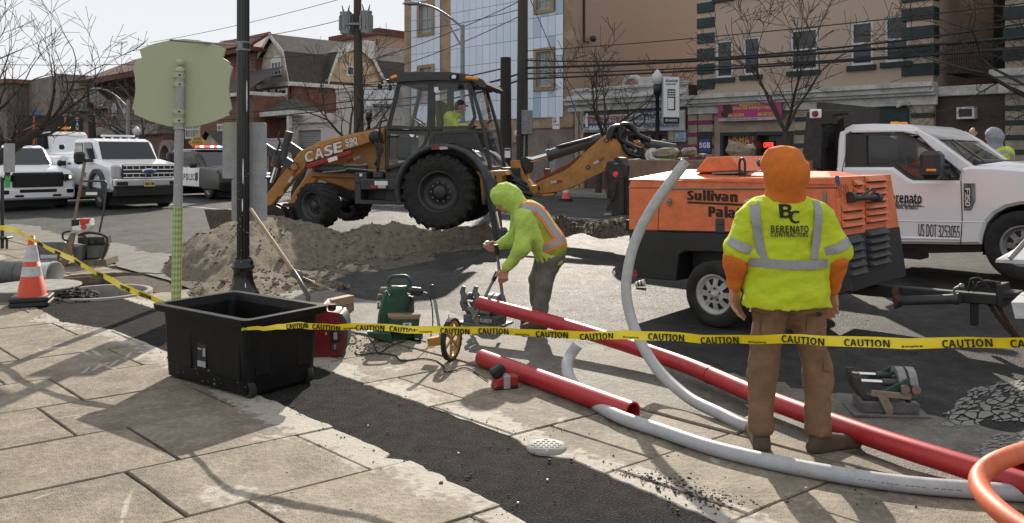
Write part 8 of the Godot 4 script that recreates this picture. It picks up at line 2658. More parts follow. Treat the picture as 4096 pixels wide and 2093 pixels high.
	tape([[P0,0.02],[at(1200,1305,5.25),0.038],[at(1624,1315,5.0),0.042],[at(2424,1341,4.45),0.044],[at(3200,1362,3.95),0.046],[at(4250,1378,3.45),0.047]],"yellow caution tape stretched from the black bin past the workers",[1189,1305,-1400,1481,1615,-1705,1820,1974,-2090,2208,2387,-2525,2665,2879,-3030,3212,3468,-3650,3869,4150],true)
	tape([[at(-60,898,10.2),0.06],[at(60,922,9.8),0.06],[at(108,950,9.3),0.05]],"yellow caution tape entering on the left and tied to the cone top",[],false)
	tape([[at(108,950,9.25),0.045],[at(300,1045,8.0),0.05],[at(480,1140,7.0),0.05],[T0*Vector3(-L/2 - 0.04,H - 0.06,Wd/2 - 0.1),0.05]],"yellow caution tape sloping from the cone down to the black bin",[160,230,310,400,500,580],false)
	cone("large orange cone with two white collars by the excavation",gp(95,1228) + Vector3(0,0,-0.15),0.78,0.35)
	cone("small orange cone standing in the far lane under the boom",gr(2263,806),0.72,0.8)
	pipes()

func tape(pts: Array,label: String,words: Array,brand: bool):
	var c := [];var w := []
	for e in pts: c.append(e[0]);w.append(e[1])
	var o := thing("caution_tape",label,"tape",Transform3D(Basis(),Vector3.ZERO),"caution tape around the works")
	var s := smooth(c,10)
	var g := Geo.new()
	var rows := []
	for i in s.size():
		var k := i/10.0
		var j := mini(int(k),w.size() - 2)
		var hh: float = lerpf(w[j],w[j + 1],k - j)
		s[i] += Vector3(0,0.005*sin(i*0.83) + 0.003*sin(i*2.1),0)
		var n := Vector3(0,1,0.35*sin(i*0.55))
		rows.append([s[i] + n*hh/2,s[i] + Vector3(0,0,0.003*sin(i*1.3)),s[i] - n*hh/2])
	g.rows(rows,false,1)
	part("ribbon",g,M.tapeyellow,o)
	var ii := 0
	for w0 in words:
		var u := absf(w0)
		for i in s.size() - 1:
			var ua: float = CX + s[i].x/-s[i].z*F;var ub: float = CX + s[i + 1].x/-s[i + 1].z*F
			if u >= ua and u < ub:
				var p: Vector3 = s[i].lerp(s[i + 1],(u - ua)/(ub - ua))
				var x: Vector3 = (s[i + 1] - s[i]).normalized()
				var z := x.cross(Vector3.UP).normalized()
				var br: bool = w0 < 0
				text("Empire" if br else "CAUTION",o,p + Vector3(0,-0.012 if br else -0.005,0) + z*0.004,0.085 if br else 0.195,0.012 if br else 0.034,M.ink,0,Basis(x,z.cross(x),z),true,0.003)
		ii += 1

func pipes():
	var g: Geo
	mk("redpipe",0.44,0.024,0.03,0.38,0,"scuff",2.5);mk("whitepipe",0.42,0.43,0.445,0.42,0,"scuff",2.5);mk("orangepipe",0.62,0.13,0.05,0.55,0,"scuff",3)
	var o := thing("red_pipe","long red plastic pipe running from the fusion machine past the worker's legs","pipe",Transform3D())
	var p := smooth([gp(1925,1213,0.29),gp(2250,1300,0.21),gp(2700,1445,0.12),gp(3050,1590,0.085),gp(3450,1735,0.078),gp(3800,1848,0.08),gp(4500,2060,0.08)],8)
	g = Geo.new();g.tube(p,0.062,20,false);part("tube",g,M.redpipe,o)
	g = Geo.new();g.pipe(p[0],p[0] + (p[0] - p[1]).normalized()*0.02,0.062,0.05);g.cyl(p[19],p[19] + (p[20] - p[19]).normalized()*0.012,0.066,0.066,20);part("fused_joint",g,M.redpipe,o)
	g = Geo.new()
	for i in range(30,46): 
		var d: Vector3 = p[i + 1] - p[i]
		var off := Vector3(-0.012,0.005,0.0625)
		for k in 3:
			if (i*3 + k) % 4 != 3: g.cyl(p[i] + d*(k/3.0 + 0.05) + off,p[i] + d*(k/3.0 + 0.24) + off,0.0014,0.0014,4)
	part("print_line",g,M.print_white,o)
	o = thing("red_pipe","short red plastic pipe lying on the slabs with its open end near","pipe",Transform3D())
	var a := gp(1928,1432,0.066);var b := gp(2532,1650,0.066)
	g = Geo.new();g.pipe(a,b,0.066,0.055,28);part("tube",g,M.redpipe,o)
	o = thing("white_pipe","thin white plastic pipe curving up in front of the orange compressor","pipe",Transform3D())
	var ds := [6.3,6.3,6.3,6.25,6.2,6.1,5.9,5.6,5.3,5.1]
	var q := []
	var px := [2740,652,2620,815,2545,955,2510,1090,2508,1200,2545,1330,2625,1470,2750,1588,2880,1655,2990,1708]
	for i in 10: q.append(at(px[i*2],px[i*2 + 1],ds[i]))
	q.append(gr(3060,1730) + Vector3.UP*0.04)
	q = smooth(q,6)
	g = Geo.new();g.tube(q,0.04,16,false);g.pipe(q[0],q[0] + (q[0] - q[1]).normalized()*0.015,0.04,0.033,16);part("tube",g,M.whitepipe,o)
	o = thing("white_pipe","long white plastic pipe under the red one with its short end bent up","pipe",Transform3D())
	q = smooth([at(2312,1378,6.1),at(2280,1425,6.1),at(2268,1475,6.0),at(2292,1535,5.85),at(2360,1600,5.6),gp(2480,1668,0.045),gp(2640,1722,0.042),gp(2900,1806,0.042),gp(3300,1890,0.042),gp(3700,1945,0.042),gp(4300,1985,0.042)],7)
	g = Geo.new();g.tube(q,0.042,16,true);part("tube",g,M.whitepipe,o)
	g = Geo.new()
	for i in range(42,66):
		for k in 3:
			if (i*3 + k) % 5 != 4:
				var d: Vector3 = q[i + 1] - q[i]
				g.cyl(q[i] + d*k/3.0 + Vector3(-0.006,0.008,0.0415),q[i] + d*(k/3.0 + 0.22) + Vector3(-0.006,0.008,0.0415),0.0012,0.0012,4)
	part("print_line",g,M.ink,o)
	o = thing("orange_pipe_coil","thick orange plastic pipe looping over and under the red pipe","pipe",Transform3D())
	g = Geo.new();g.tube(smooth([at(4500,1780,4.1),at(4200,1790,4.05),at(4010,1838,3.95),at(3925,1900,3.9),at(3928,1965,3.75),at(4000,2045,3.5),at(4120,2130,3.3),at(4300,2200,3.1)],7),0.046,16);part("tube",g,M.orangepipe,o)
	o = thing("red_pipe_offcut","piece of dark red pipe just beyond the orange loop","pipe",Transform3D())
	g = Geo.new();g.pipe(gp(4092,1860,0.07),gp(4300,1760,0.07),0.062,0.052,20);part("tube",g,M.redpipe,o)

func fusion(o: Node, m: Material):   # hinged clamps on two rails over a cast base; z along the rails
	var g := Geo.new();g.box(Vector3(0,0.012,0),Vector3(0.50,0.024,0.30),0.006);g.box(Vector3(0,0.06,0.1),Vector3(0.38,0.08,0.03),0.01);g.box(Vector3(0,0.06,-0.1),Vector3(0.38,0.08,0.03),0.01);g.box(Vector3(-0.175,0.06,0),Vector3(0.03,0.08,0.2),0.01);g.box(Vector3(0.175,0.06,0),Vector3(0.03,0.08,0.2),0.01);part("base",g,m,o)
	for z in [-0.08,0.06]:
		g = Geo.new();g.cyl(Vector3(-0.2,0.235 - z*0.1,z),Vector3(0.14,0.225 - z*0.1,z),0.014,0.014,12);part("rail",g,M.chrome,o)
		g = Geo.new();g.cyl(Vector3(-0.04,0.23 - z*0.1,z),Vector3(0.06,0.227 - z*0.1,z),0.026,0.026,12);part("sleeve",g,M.charcoal,o)
		g = Geo.new();g.prism([Vector2(-0.24,0.27),Vector2(-0.185,0.27),Vector2(-0.18,0.2),Vector2(-0.12,0.1),Vector2(-0.17,0.1),Vector2(-0.23,0.19)],z - 0.028,z + 0.028,0.008);g.cyl(Vector3(-0.215,0.26,z),Vector3(-0.215,0.285,z),0.026,0.026,12);part("end_bracket",g,M.charcoal,o)
	for x in [0.085,0.155]:
		g = Geo.new()
		var oo := [];var ii := []
		for i in 15: oo.append(Vector2(cos(TAU*i/14 + 0.3)*0.115,0.205 + sin(TAU*i/14 + 0.3)*0.115));ii.append(Vector2(cos(TAU*i/14 + 0.3)*0.078,0.205 + sin(TAU*i/14 + 0.3)*0.078))
		g.x = Transform3D(Basis(Vector3.UP,PI/2),Vector3(x,0,0));g.ring(oo,ii,-0.026,0.026);g.box(Vector3(0,0.08,0),Vector3(0.2,0.06,0.05),0.01);part("clamp_ring",g,M.galv,o)
		g = Geo.new();g.cyl(Vector3(x,0.2,0.118),Vector3(x,0.2,0.15),0.032,0.03,12);part("clamp_knob",g,M.steel,o)
	g = Geo.new();g.box(Vector3(0.0,0.155,0.125),Vector3(0.26,0.045,0.014),0.005,Basis(Vector3.BACK,-0.06));g.prism([Vector2(-0.1,0.16),Vector2(-0.02,0.13),Vector2(0.01,0.07),Vector2(0.01,-0.0),Vector2(-0.02,-0.005)],0.12,0.135,0.003);part("linkage",g,mk("bone",0.34,0.30,0.23,0.7,0,"dirt",6),o)
	g = Geo.new();g.box(Vector3(0.02,0.19,0.105),Vector3(0.24,0.05,0.02),0.006,Basis(Vector3.BACK,0.5));part("green_link",g,mk("toolgreen",0.02,0.10,0.055,0.5,0,"dirt",3),o);g = Geo.new();g.box(Vector3(0.0,0.25,-0.09),Vector3(0.2,0.03,0.02),0.006,Basis(Vector3.BACK,0.5));part("green_link",g,M.toolgreen,o)

func small_things():
	var g: Geo
	var o: Node3D
	mk("castgrey",0.17,0.17,0.175,0.6,0,"dirt",3)
	o = thing("fusion_machine","grey pipe clamp machine with chrome rails standing alone on the road","machine",Transform3D(Basis(Vector3.UP,-0.12).scaled(Vector3.ONE*0.95),gr(3570,1668) + Vector3(0,0,-0.1)))
	fusion(o,M.castgrey)
	o = thing("fusion_machine","green fusion machine holding the red pipe end before the bending worker","machine",Transform3D(Basis(Vector3.UP,-0.5),gr(1938,1306) + Vector3(0,0,-0.12)))
	fusion(o,M.castgrey)
	var b := o.position
	text("McELROY",o,Vector3(0.05,0.06,0.118),0.2,0.035,M.casetext)
	for u in [1855,1905]:
		var w := [at(u,1145,8.05) - b,at(u - 6,1170,8.05) - b,at(u + 8,1190,8.05) - b,at(u - 6,1212,8.05) - b,at(u + 6,1240,8.05) - b]
		g = Geo.new();g.x = Transform3D(o.basis.inverse(),Vector3.ZERO);g.tube(w,[0.02,0.028,0.038,0.028,0.03],8);part("open_jaw",g,M.castgrey,o)
	for e in [[1988,1092,1895,1278],[1985,985,2012,1205]]:
		g = Geo.new();g.x = Transform3D(o.basis.inverse(),Vector3.ZERO);var p0 := at(e[0],e[1],7.95) - b;var p1 := at(e[2],e[3],8.0) - b
		g.cyl(p0.lerp(p1,0.12),p1,0.014,0.018,10);part("lever",g,M.galv,o)
		g = Geo.new();g.x = Transform3D(o.basis.inverse(),Vector3.ZERO);g.cyl(p0 - (p1 - p0)*0.03,p0.lerp(p1,0.16),0.022,0.022,10);part("grip",g,M.black,o)
	# heater stand
	var t := Transform3D(Basis(Vector3.UP,0.12),gp(1590,1362))
	o = thing("heater_stand","dark green plastic tool stand with a canvas bag and heating iron","tool stand",t)
	var Q := func(x: float,y: float,z := 0.0) -> Vector3: return lp(t,1180 + x*0.3192,1080 + y*0.3192,z)
	g = Geo.new();g.prism(crop_l2(t,[1030,690,1040,560,1080,380,1110,280,1150,265,1180,330,1200,300,1150,210,1440,210,1400,300,1490,340,1495,560,1500,860,1240,880,1000,860],1180,1080,0.3192,-0.1),-0.2,-0.05,0.02,true);g.prism(crop_l2(t,[905,770,1200,790,1225,900,1200,920,900,830],1180,1080,0.3192,0.05),-0.02,0.06,0.01);g.prism(crop_l2(t,[1480,780,1600,790,1600,870,1490,860],1180,1080,0.3192,0.05),-0.2,0.06,0.01);part("stand",g,M.toolgreen,o)
	g = Geo.new()
	var loop := []
	for e in rrect(0.2,0.115,0.055): loop.append(Q.call(1305,155,-0.12) + Vector3(e.x,e.y,0))
	loop.append(loop[0]);g.tube(loop,0.017,8,false);part("carry_handle",g,M.toolgreen,o)
	g = Geo.new();g.prism(crop_l2(t,[1160,570,1575,560,1560,640,1540,820,1180,810,1170,640],1180,1080,0.3192,0.05),-0.05,0.05,0.02);part("tool_bag",g,M.toolgreen,o)
	g = Geo.new();g.prism(crop_l2(t,[1158,565,1578,560,1560,628,1235,638,1165,610],1180,1080,0.3192,0.06),-0.055,0.065,0.015);part("canvas_flap",g,mk("canvas",0.34,0.26,0.16,0.9,0,"grain",4),o)
	g = Geo.new();g.box(Q.call(1405,685,0.056),Vector3(0.075,0.03,0.004));var hl := part("label",g,M.print_white,o)
	text("HOT",hl,Q.call(1405,685,0.06),0.04,0.018,M.ink)
	g = Geo.new();g.box(Q.call(1515,270,0.02),Vector3(0.13,0.075,0.09),0.025,Basis(Vector3.BACK,-0.12));g.cyl(Q.call(1450,330,0.02),Q.call(1395,490,0.02),0.022,0.02,10);g.cyl(Q.call(1395,488,0.02),Q.call(1392,500,0.02),0.03,0.03,12);part("heating_iron",g,M.black,o)
	g = Geo.new();g.tube(smooth([Q.call(1605,280,0.02),Q.call(1670,310,0.03),Q.call(1705,400,0.03),Q.call(1725,550,0.03),Q.call(1722,715,0.03),Q.call(1690,880,0.1)]),0.006,6);part("flex",g,M.black,o)
	g = Geo.new();g.box(Q.call(1110,250,-0.22),Vector3(0.07,0.05,0.05),0.01);g.box(Q.call(1060,330,-0.22),Vector3(0.05,0.04,0.04),0.01);g.cyl(Q.call(1030,445,-0.22),Q.call(1060,445,-0.22),0.035,0.035,12);part("regulator",g,M.bone,o)
	# generator
	t = Transform3D(Basis(Vector3.UP,0.10),gp(1330,1432) + Vector3(0,0,-0.02))
	o = thing("generator","dark red portable generator behind the black bin","generator",t)
	var G := func(x: float,y: float,z := 0.0) -> Vector3: return lp(t,1180 + x*0.3192,1080 + y*0.3192,z)
	g = Geo.new();g.prism(crop_l2(t,[120,1100,130,540,320,520,330,440,370,445,410,520,540,540,610,640,615,1000,580,1070,400,1090],1180,1080,0.3192,0.0),-0.28,0.0,0.025,true);part("housing",g,M.darkred,o)
	g = Geo.new();g.prism(crop_l2(t,[550,545,590,550,645,640,665,780,655,960,610,1060,575,1065,612,960,615,700],1180,1080,0.3192,0.0),-0.29,0.01,0.015,true);part("end_cover",g,M.charcoal,o)
	g = Geo.new();g.cyl(G.call(465,520,-0.12),G.call(465,430,-0.12),0.033,0.033,16);part("fuel_cap",g,M.black,o)
	g = Geo.new();g.box(G.call(502,825,0.0),Vector3(0.085,0.11,0.012),0.004);g.cyl(G.call(498,965,0),G.call(498,965,0.02),0.03,0.028,16);part("panel",g,M.black,o)
	g = Geo.new();g.box(G.call(505,830,0.007),Vector3(0.03,0.06,0.006),0.002);g.box(G.call(498,965,0.022),Vector3(0.008,0.04,0.006),0.001);g.box(G.call(388,800,0.002),Vector3(0.015,0.02,0.003));part("switch",g,M.greyplate,o)
	# cords
	var C := func(a: Array) -> Array:
		var out := []
		for i in range(0,a.size(),2): var q := gr(1180 + a[i]*0.3192,1080 + a[i + 1]*0.3192);out.append(q + Vector3.UP*0.008)
		return smooth(out)
	for e in [["black cord looping from the generator to the charger",[660,800,880,815,960,900,1040,1050,1120,1060,1260,1090,1330,1150,1450,1140,1600,1125,1760,1150,1860,1220,1880,1290,1980,1280,2100,1240,2200,1260,2330,1340,2420,1400]],["thin black cord with a plug from the heating iron",[755,1020,790,1075,950,1055,1080,1040,1180,970,1350,910,1500,885,1640,915]],["short black cord curled beside the generator",[650,810,740,840,770,900,720,940,660,925]]]:
		g = Geo.new();g.tube(C.call(e[1]),0.0055,6);solo("extension_lead",g,M.rubber,e[0],"extension lead","black leads on the slabs")
	# battery charger
	t = Transform3D(Basis(Vector3.UP,0.35),gp(2018,1560) + Vector3(0,0,-0.06))
	o = thing("battery_charger","red battery charger with a black battery tilted on top","charger",t)
	g = Geo.new();g.box(Vector3(0,0.008,0),Vector3(0.18,0.016,0.11),0.004);part("foot",g,M.black,o)
	g = Geo.new();g.prism([Vector2(-0.09,0.016),Vector2(0.09,0.016),Vector2(0.09,0.085),Vector2(-0.02,0.095),Vector2(-0.07,0.075)],-0.055,0.055,0.008);part("case",g,M.red,o)
	g = Geo.new();g.box(Vector3(0.0,0.05,0),Vector3(0.05,0.093,0.118),0.004);part("label",g,M.greyplate,o)
	g = Geo.new();g.box(Vector3(-0.055,0.125,0),Vector3(0.11,0.075,0.075),0.015,Basis(Vector3.BACK,0.5));part("battery",g,M.black,o)
	# measuring wheel
	var wp := gp(1806,1442)
	t = Transform3D(Basis(Vector3.UP,1.22),wp)
	o = thing("measuring_wheel","yellow measuring wheel with a folded grey handle and black grip","measuring wheel",t)
	var wr := 0.175
	g = Geo.new()
	var oo := [];var ii := [];var i2 := []
	for i in 29: var a := TAU*i/28;oo.append(Vector2(cos(a)*wr,wr + sin(a)*wr));ii.append(Vector2(cos(a)*wr*0.9,wr + sin(a)*wr*0.9));i2.append(Vector2(cos(a)*wr*0.78,wr + sin(a)*wr*0.78))
	g.ring(oo,ii,-0.02,0.02);part("tyre",g,M.rubber,o)
	g = Geo.new();g.ring(ii,i2,-0.012,0.012)
	for i in 3: var a := TAU*i/6 + 0.4;g.box(Vector3(0,wr,0),Vector3(wr*1.6,0.025,0.014),0.003,Basis(Vector3.BACK,a))
	part("wheel",g,mk("toolyellow",0.55,0.27,0.02,0.5,0,"dirt",3),o)
	g = Geo.new();g.x = Transform3D(t.basis.inverse(),Vector3.ZERO);var c0 := at(1740,1365,6.85) - wp;g.box(c0,Vector3(0.12,0.07,0.07),0.008,Basis(Vector3.BACK,0.15));part("counter",g,M.toolyellow,o)
	g = Geo.new();g.x = Transform3D(t.basis.inverse(),Vector3.ZERO);g.cyl(at(1765,1345,6.85) - wp,at(1757,1305,6.9) - wp,0.016,0.016,10);g.cyl(at(1757,1310,6.9) - wp,at(1738,1195,6.95) - wp,0.013,0.013,10);part("handle",g,M.galv,o)
	g = Geo.new();g.x = Transform3D(t.basis.inverse(),Vector3.ZERO);g.cyl(at(1738,1195,6.95) - wp,at(1728,1150,7.0) - wp,0.02,0.026,10);g.ball(at(1728,1150,7.0) - wp,Vector3.ONE*0.027,10,6);part("grip",g,M.black,o)
	# bottle, cup, block of lumber, tape box, white sill plank
	var bp := gr(1795,1328)
	o = thing("chalk_bottle","small clear bottle of red chalk with a red nozzle behind the tape","bottle",Transform3D(Basis(),bp))
	g = Geo.new();g.lathe([Vector2(0.028,0),Vector2(0.028,0.09),Vector2(0.014,0.105)],14,Vector3.ZERO,Basis(),1,true);part("body",g,M.print_white,o)
	g = Geo.new();g.lathe([Vector2(0.018,0.1),Vector2(0.018,0.125),Vector2(0.006,0.13),Vector2(0.003,0.17)],12);g.cyl(Vector3(0,0.02,0),Vector3(0,0.07,0),0.0285,0.0285,14);part("cap",g,M.red,o)
	var cp := gr(2542,1150)
	o = thing("paper_cup","white paper cup with red bands lying on the road by the compressor","cup",Transform3D(Basis(Vector3(0.35,0.1,-0.9).normalized(),1.35),cp + Vector3.UP*0.035))
	g = Geo.new();g.lathe([Vector2(0.0,0),Vector2(0.03,0),Vector2(0.045,0.12),Vector2(0.041,0.12),Vector2(0.028,0.008)],20);part("cup",g,M.print_white,o)
	g = Geo.new()
	for y in [0.03,0.07]: g.lathe([Vector2(0.0305 + y*0.125,y),Vector2(0.0305 + (y + 0.02)*0.125,y + 0.02)],20)
	part("band",g,M.darkred,o)
	for e in [[1352,1238,0.0,"dark wooden block lying behind the red generator"],[1345,1205,0.09,"pale wooden block on top of the darker one"]]:
		g = Geo.new();g.box(Vector3(0,0.045,0),Vector3(0.1,0.088,0.34),0.004);solo("wood_block",g,M.oldwood if e[2] == 0.0 else M.wood,e[3],"wood block","wood blocks behind the generator",Transform3D(Basis(Vector3.UP,-0.55),gr(1352,1262) + Vector3(0.02*e[2],e[2],-0.1)))
	# shovels
	for e in [["long wooden shovel handle leaning on the lamp post",1003,838,9.35,1190,1110,8.5,1232,1185,8.2],["wooden shovel handle lying on the sand spill",1375,1182,10.2,1240,1127,10.6,1205,1112,10.7]]:
		var p0 := at(e[1],e[2],e[3]);var p1 := at(e[4],e[5],e[6]);var p2 := at(e[7],e[8],e[9])
		o = thing("shovel",e[0],"shovel",Transform3D(Basis(),ground(p1)),"shovels by the lamp post");var of := o.position
		g = Geo.new();g.cyl(p0 - of,p1 - of,0.019,0.021,10);g.ball(p0 - of,Vector3.ONE*0.019,8,6);part("handle",g,M.wood,o)
		var d := (p1 - p0).normalized()
		g = Geo.new();g.tube([p1 - of - d*0.12,p1 - of,p2 - of,p2 - of + Vector3(0,-0.12,0.02)] if e[3] < 10 else [p1 - of - d*0.05,p1 - of,p2 - of],0.024,8);part("socket",g,M.charcoal,o)
		g = Geo.new();var bl := (p2 - of + Vector3(0.02,-0.2,0.03)) if e[3] < 10 else (at(1188,1098,10.7) - of)
		g.ball(bl,Vector3(0.11,0.13,0.025) if e[3] < 10 else Vector3(0.1,0.06,0.02),14,8,Basis(Vector3.UP,0.5).rotated(Vector3.FORWARD,0.4));part("blade",g,M.galv,o)
	# manhole lid, concrete ring and its lid
	var mp := gp(2186,1790)
	o = thing("manhole_cover","small round white painted cover at the edge of the asphalt strip","cover",Transform3D(Basis(),mp))
	g = Geo.new();g.lathe([Vector2(0.0,0.012),Vector2(0.112,0.012),Vector2(0.118,0.0),Vector2(0.118,-0.02)],36);part("lid",g,mk("lidwhite",0.40,0.39,0.37,0.7,0,"dirt",4),o)
	for i in 7:
		for j in 7:
			var x := (i - 3)*0.031 + (0.015 if j % 2 else 0.0);var z := (j - 3)*0.031
			if x*x + z*z < 0.0095: g = Geo.new();g.box(Vector3(x,0.013,z),Vector3(0.022,0.006,0.008),0.002);part("stud",g,M.lidwhite,o)
	mk("precast",0.36,0.345,0.31,0.85,0,"dirt",1.5,"concrete_n",0.5)
	o = thing("concrete_ring","round precast concrete ring set in the excavation","concrete ring",Transform3D(Basis(),gp(405,1172)*Vector3(1,0,1) + Vector3(0,-0.2,0)))
	g = Geo.new();g.lathe([Vector2(0.58,-0.5),Vector2(0.58,0.215),Vector2(0.575,0.22),Vector2(0.52,0.22),Vector2(0.515,0.215),Vector2(0.51,-0.3)],48);part("wall",g,M.precast,o)
	g = Geo.new();g.cyl(Vector3(0,-0.1,0),Vector3(0,-0.08,0),0.51,0.51,40);part("floor",g,M.precast,o)
	o = thing("concrete_disc","thick round concrete lid lying beside the cone","concrete lid",Transform3D(Basis(),gp(60,1190) + Vector3(0.1,0,-0.2)))
	g = Geo.new();g.lathe([Vector2(0,0.11),Vector2(0.52,0.11),Vector2(0.53,0.1),Vector2(0.48,0.0)],44,Vector3.ZERO,Basis(),-1);part("slab",g,M.precast,o)
	# bucket and pipe stub behind the cone
	var kp := gp(165,1142)
	o = thing("white_bucket","white plastic bucket lying on its side behind the cone","bucket",Transform3D(Basis(Vector3.BACK,-PI/2).rotated(Vector3.UP,-0.25),kp + Vector3(-0.15,0.15,-0.1)))
	g = Geo.new();g.lathe([Vector2(0,0.0),Vector2(0.13,0.0),Vector2(0.148,0.3),Vector2(0.155,0.3),Vector2(0.155,0.33),Vector2(0.146,0.33),Vector2(0.13,0.02)],28);part("wall",g,M.white,o)
	g = Geo.new();var hp := []
	for i in 13: hp.append(Vector3(cos(PI*i/12)*0.16,0.3 + 0.05*sin(PI*i/12),sin(PI*i/12)*0.17))
	g.tube(hp,0.004,6);part("handle",g,M.galv,o)
	o = thing("grey_pipe_stub","short grey corrugated pipe stub next to the white bucket","pipe",Transform3D(Basis(Vector3.UP,-0.25),kp + Vector3(-0.25,0.16,-0.05)))
	g = Geo.new();var pr := []
	for i in 9: pr.append(Vector2(0.155 if i % 2 else 0.148,i*0.02))
	g.pipe(Vector3(-0.42,0,0),Vector3(-0.06,0,0),0.15,0.135,28);g.lathe(pr,28,Vector3(-0.05,0,0),Basis(Vector3.BACK,-PI/2));part("tube",g,M.castgrey,o)
	var tp := gp(235,1135)
	g = Geo.new();g.cyl(tp + Vector3(-0.05,0.05,0),tp + Vector3(0.4,0.08,-0.05),0.016,0.016,8);solo("tool_handle",g,M.oldwood,"wooden tool handle with dark end lying on the pit edge","tool")
	# grey crate, compactor, cut-off machine leaning on it
	var gc := gp(185,1038)
	o = thing("grey_crate","long low grey plastic case behind the plate compactor","case",Transform3D(Basis(Vector3.UP,0.08),gc + Vector3(0,0,-0.2)))
	g = Geo.new();g.box(Vector3(0,0.14,0),Vector3(0.5,0.27,0.3),0.015);g.box(Vector3(0.45,0.12,0.02),Vector3(0.36,0.23,0.26),0.015);part("case",g,M.castgrey,o)
	g = Geo.new();for i in 12: g.box(Vector3(-0.12 + i*0.022,0.04,0.156),Vector3(0.014,0.06,0.01))
	part("bristles",g,M.print_white,o)
	t = Transform3D(Basis(Vector3.UP,0.1),gp(335,1066) + Vector3(0,0,-0.18))
	o = thing("plate_compactor","dusty plate compactor with a folded handle beside the pit","compactor",t)
	var V := func(x: float,y: float,z := 0.0) -> Vector3: return lp(t,x*0.3192,840 + y*0.3192,z)
	mk("dusty",0.22,0.19,0.13,0.85,0,"dirt",3);mk("dustydark",0.06,0.055,0.05,0.8,0,"dirt",3)
	g = Geo.new();g.prism(crop_l2(t,[705,650,740,610,800,690,1000,640,1320,620,1335,690,1290,715,900,720,740,700],0,840,0.3192,0.15),-0.35,0.15,0.02);part("plate",g,M.dusty,o)
	g = Geo.new();g.prism(crop_l2(t,[900,460,1040,455,1040,630,920,630],0,840,0.3192,0.1),-0.25,0.1,0.01);g.prism(crop_l2(t,[1070,440,1290,440,1270,520,1230,610,1080,620],0,840,0.3192,0.05),-0.25,0.05,0.02);part("engine",g,M.castgrey,o)
	g = Geo.new();g.prism(crop_l2(t,[960,345,1290,340,1310,430,1080,440,960,420],0,840,0.3192,0.08),-0.25,0.08,0.03);g.cyl(V.call(1155,400,0.08),V.call(1155,400,0.12),0.03,0.03,12);part("tank",g,M.dustydark,o)
	for z in [0.12,-0.3]:
		g = Geo.new();g.tube(smooth([V.call(1030,640,z),V.call(1080,420,z),V.call(1060,330,z),V.call(980,320,z)],4),0.02,8);g.tube(smooth([V.call(1280,620,z),V.call(1340,400,z),V.call(1300,320,z),V.call(1120,285,z),V.call(980,320,z)],4),0.02,8);part("roll_bar",g,M.dustydark,o)
	g = Geo.new();g.tube([V.call(1235,310,-0.1),V.call(1300,0,-0.1),V.call(1330,-330,-0.1),V.call(1315,-360,-0.1),V.call(1030,-360,-0.1),V.call(1010,-340,-0.1),V.call(960,0,-0.3)],0.016,8);part("handle",g,M.charcoal,o)
	g = Geo.new();g.prism(crop_l2(t,[1000,-260,1290,-260,1290,-160,1000,-160],0,840,0.3192,-0.1),-0.12,-0.1);var pl := part("handle_plate",g,M.dark,o);g = Geo.new();g.box(V.call(1145,-205,-0.095),Vector3(0.17,0.045,0.006));part("label",g,M.print_white,pl)
	o = thing("power_tool","orange and white engine unit on a long wooden shaft leaning on the compactor","power tool",t)
	g = Geo.new();g.cyl(V.call(930,130,0.2),V.call(1060,-600,0.1),0.022,0.022,10);g.prism(crop_l2(t,[740,720,790,480,880,290,940,290,900,480,900,560,800,740],0,840,0.3192,0.2),0.16,0.2,0.005);part("shaft",g,M.oldwood,o)
	g = Geo.new();g.prism(crop_l2(t,[885,125,990,115,1115,118,1120,200,1080,260,990,290,890,270],0,840,0.3192,0.22),0.0,0.2,0.03);part("engine",g,M.print_white,o)
	g = Geo.new();g.prism(crop_l2(t,[985,112,1110,112,1100,170,1000,190],0,840,0.3192,0.22),0.1,0.22,0.01);g.cyl(V.call(1045,215,0.2),V.call(1045,215,0.225),0.04,0.04,16);part("cover",g,M.coneorange,o)
	g = Geo.new();g.prism(crop_l2(t,[882,125,980,120,985,195,885,205],0,840,0.3192,0.22),0.08,0.215,0.015);g.tube(smooth([V.call(880,265,0.2),V.call(790,290,0.2),V.call(790,360,0.2),V.call(850,390,0.2)],4),0.016,8);part("air_filter",g,M.black,o)
	# left edge: post with a green notice, blank plate, stand foot
	var lp0 := gp(8,995)
	o = thing("notice_post","dark post with a green and black notice at the left edge","sign",Transform3D(Basis(),lp0))
	var z0 := -lp0.z
	g = Geo.new();g.box(Vector3(0,0.65,0),Vector3(0.05,1.3,0.05),0.008);g.tube([Vector3(0.03,1.25,0),Vector3(0.06,1.36,0),Vector3(0.1,1.36,0),Vector3(0.12,1.3,0)],0.012,6);g.box(Vector3(0.02,0.2,0),Vector3(0.26,0.05,0.22),0.02)
	for s in [-0.08,0.12]: g.box(Vector3(s,0.1,0.06),Vector3(0.03,0.2,0.03))
	part("post",g,M.dark,o)
	g = Geo.new();g.box(at(29,728,z0) - lp0,Vector3(0.1,0.21,0.01),0.002);part("green_panel",g,mk("noticegreen",0.06,0.34,0.08,0.5),o)
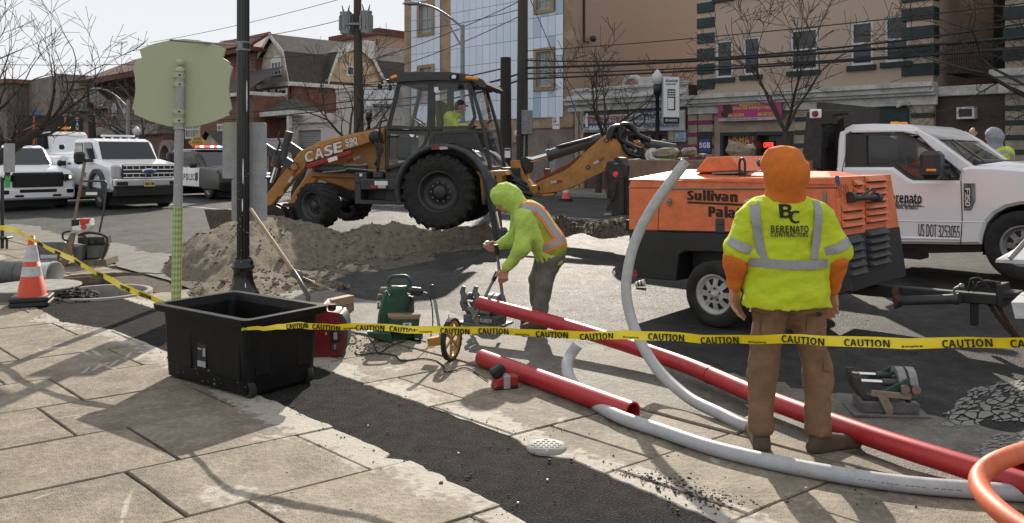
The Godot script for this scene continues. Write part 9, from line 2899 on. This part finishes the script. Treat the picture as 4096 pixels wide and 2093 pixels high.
	g = Geo.new();g.box(at(29,690,z0) - lp0 + Vector3(0,0,0.0),Vector3(0.1,0.11,0.01),0.002);var np := part("black_panel",g,M.ink,o)
	text("75",np,at(26,684,z0) - lp0 + Vector3(0,0,0.008),0.05,0.04,M.print_white)
	g = Geo.new();g.prism(rrect(0.17,0.44,0.02),-0.003,0.003);solo("sign_plate",g,M.greyplate,"blank grey sign back behind the leaning tree trunk","sign","",Transform3D(Basis(),at(36,632,12.5)))
	# trailer ramp at the right edge
	t = street(ground(at(4050,YH,6.9)))
	o = thing("loading_ramp","white perforated loading ramp edge jutting in at the right","ramp",Transform3D())
	g = Geo.new();var w0 := at(3985,1038,6.2);var w1 := at(4300,990,6.2)
	g.quad(w0,at(4080,985,6.9),at(4350,900,7.0),at(4350,1045,6.2));g.quad(w0,at(4350,1045,6.2),at(4350,1072,6.2),at(3982,1050,6.2));part("deck",g,M.white,o)
	g = Geo.new();g.cyl(at(4040,1035,6.15),at(4110,960,6.15),0.02,0.02,8);part("strut",g,M.galv,o)
	for e in [[4230,1050,6.25],[4310,960,6.9]]: var lq := at(e[0],e[1],e[2]);g = Geo.new();g.cyl(ground(lq),lq,0.03,0.03,8);part("leg",g,M.galv,o)
	o = thing("ramp_step","worn white punched step plate beside the trailer coupling","step",Transform3D())
	g = Geo.new();w0 = at(4045,1210,5.6);g.quad(w0,at(4090,1168,6.0),at(4350,1150,6.0),at(4300,1215,5.6));g.quad(w0,at(4300,1215,5.6),at(4300,1275,5.6),at(4062,1275,5.6));g.quad(w0,at(4062,1275,5.6),at(4100,1240,6.0),at(4090,1168,6.0));part("plate",g,M.white,o)
	for e in [[4140,1270,5.65],[4290,1270,5.65]]: var lq := at(e[0],e[1],e[2]);g = Geo.new();g.cyl(ground(lq),lq,0.025,0.025,8);part("leg",g,M.galv,o)
	var sk := at(4250,1378,3.47);g = Geo.new();g.cyl(ground(sk),sk + Vector3(0,0.08,0),0.018,0.018,8);solo("wood_stake",g,M.wood,"wooden stake holding the far end of the long caution tape","stake")
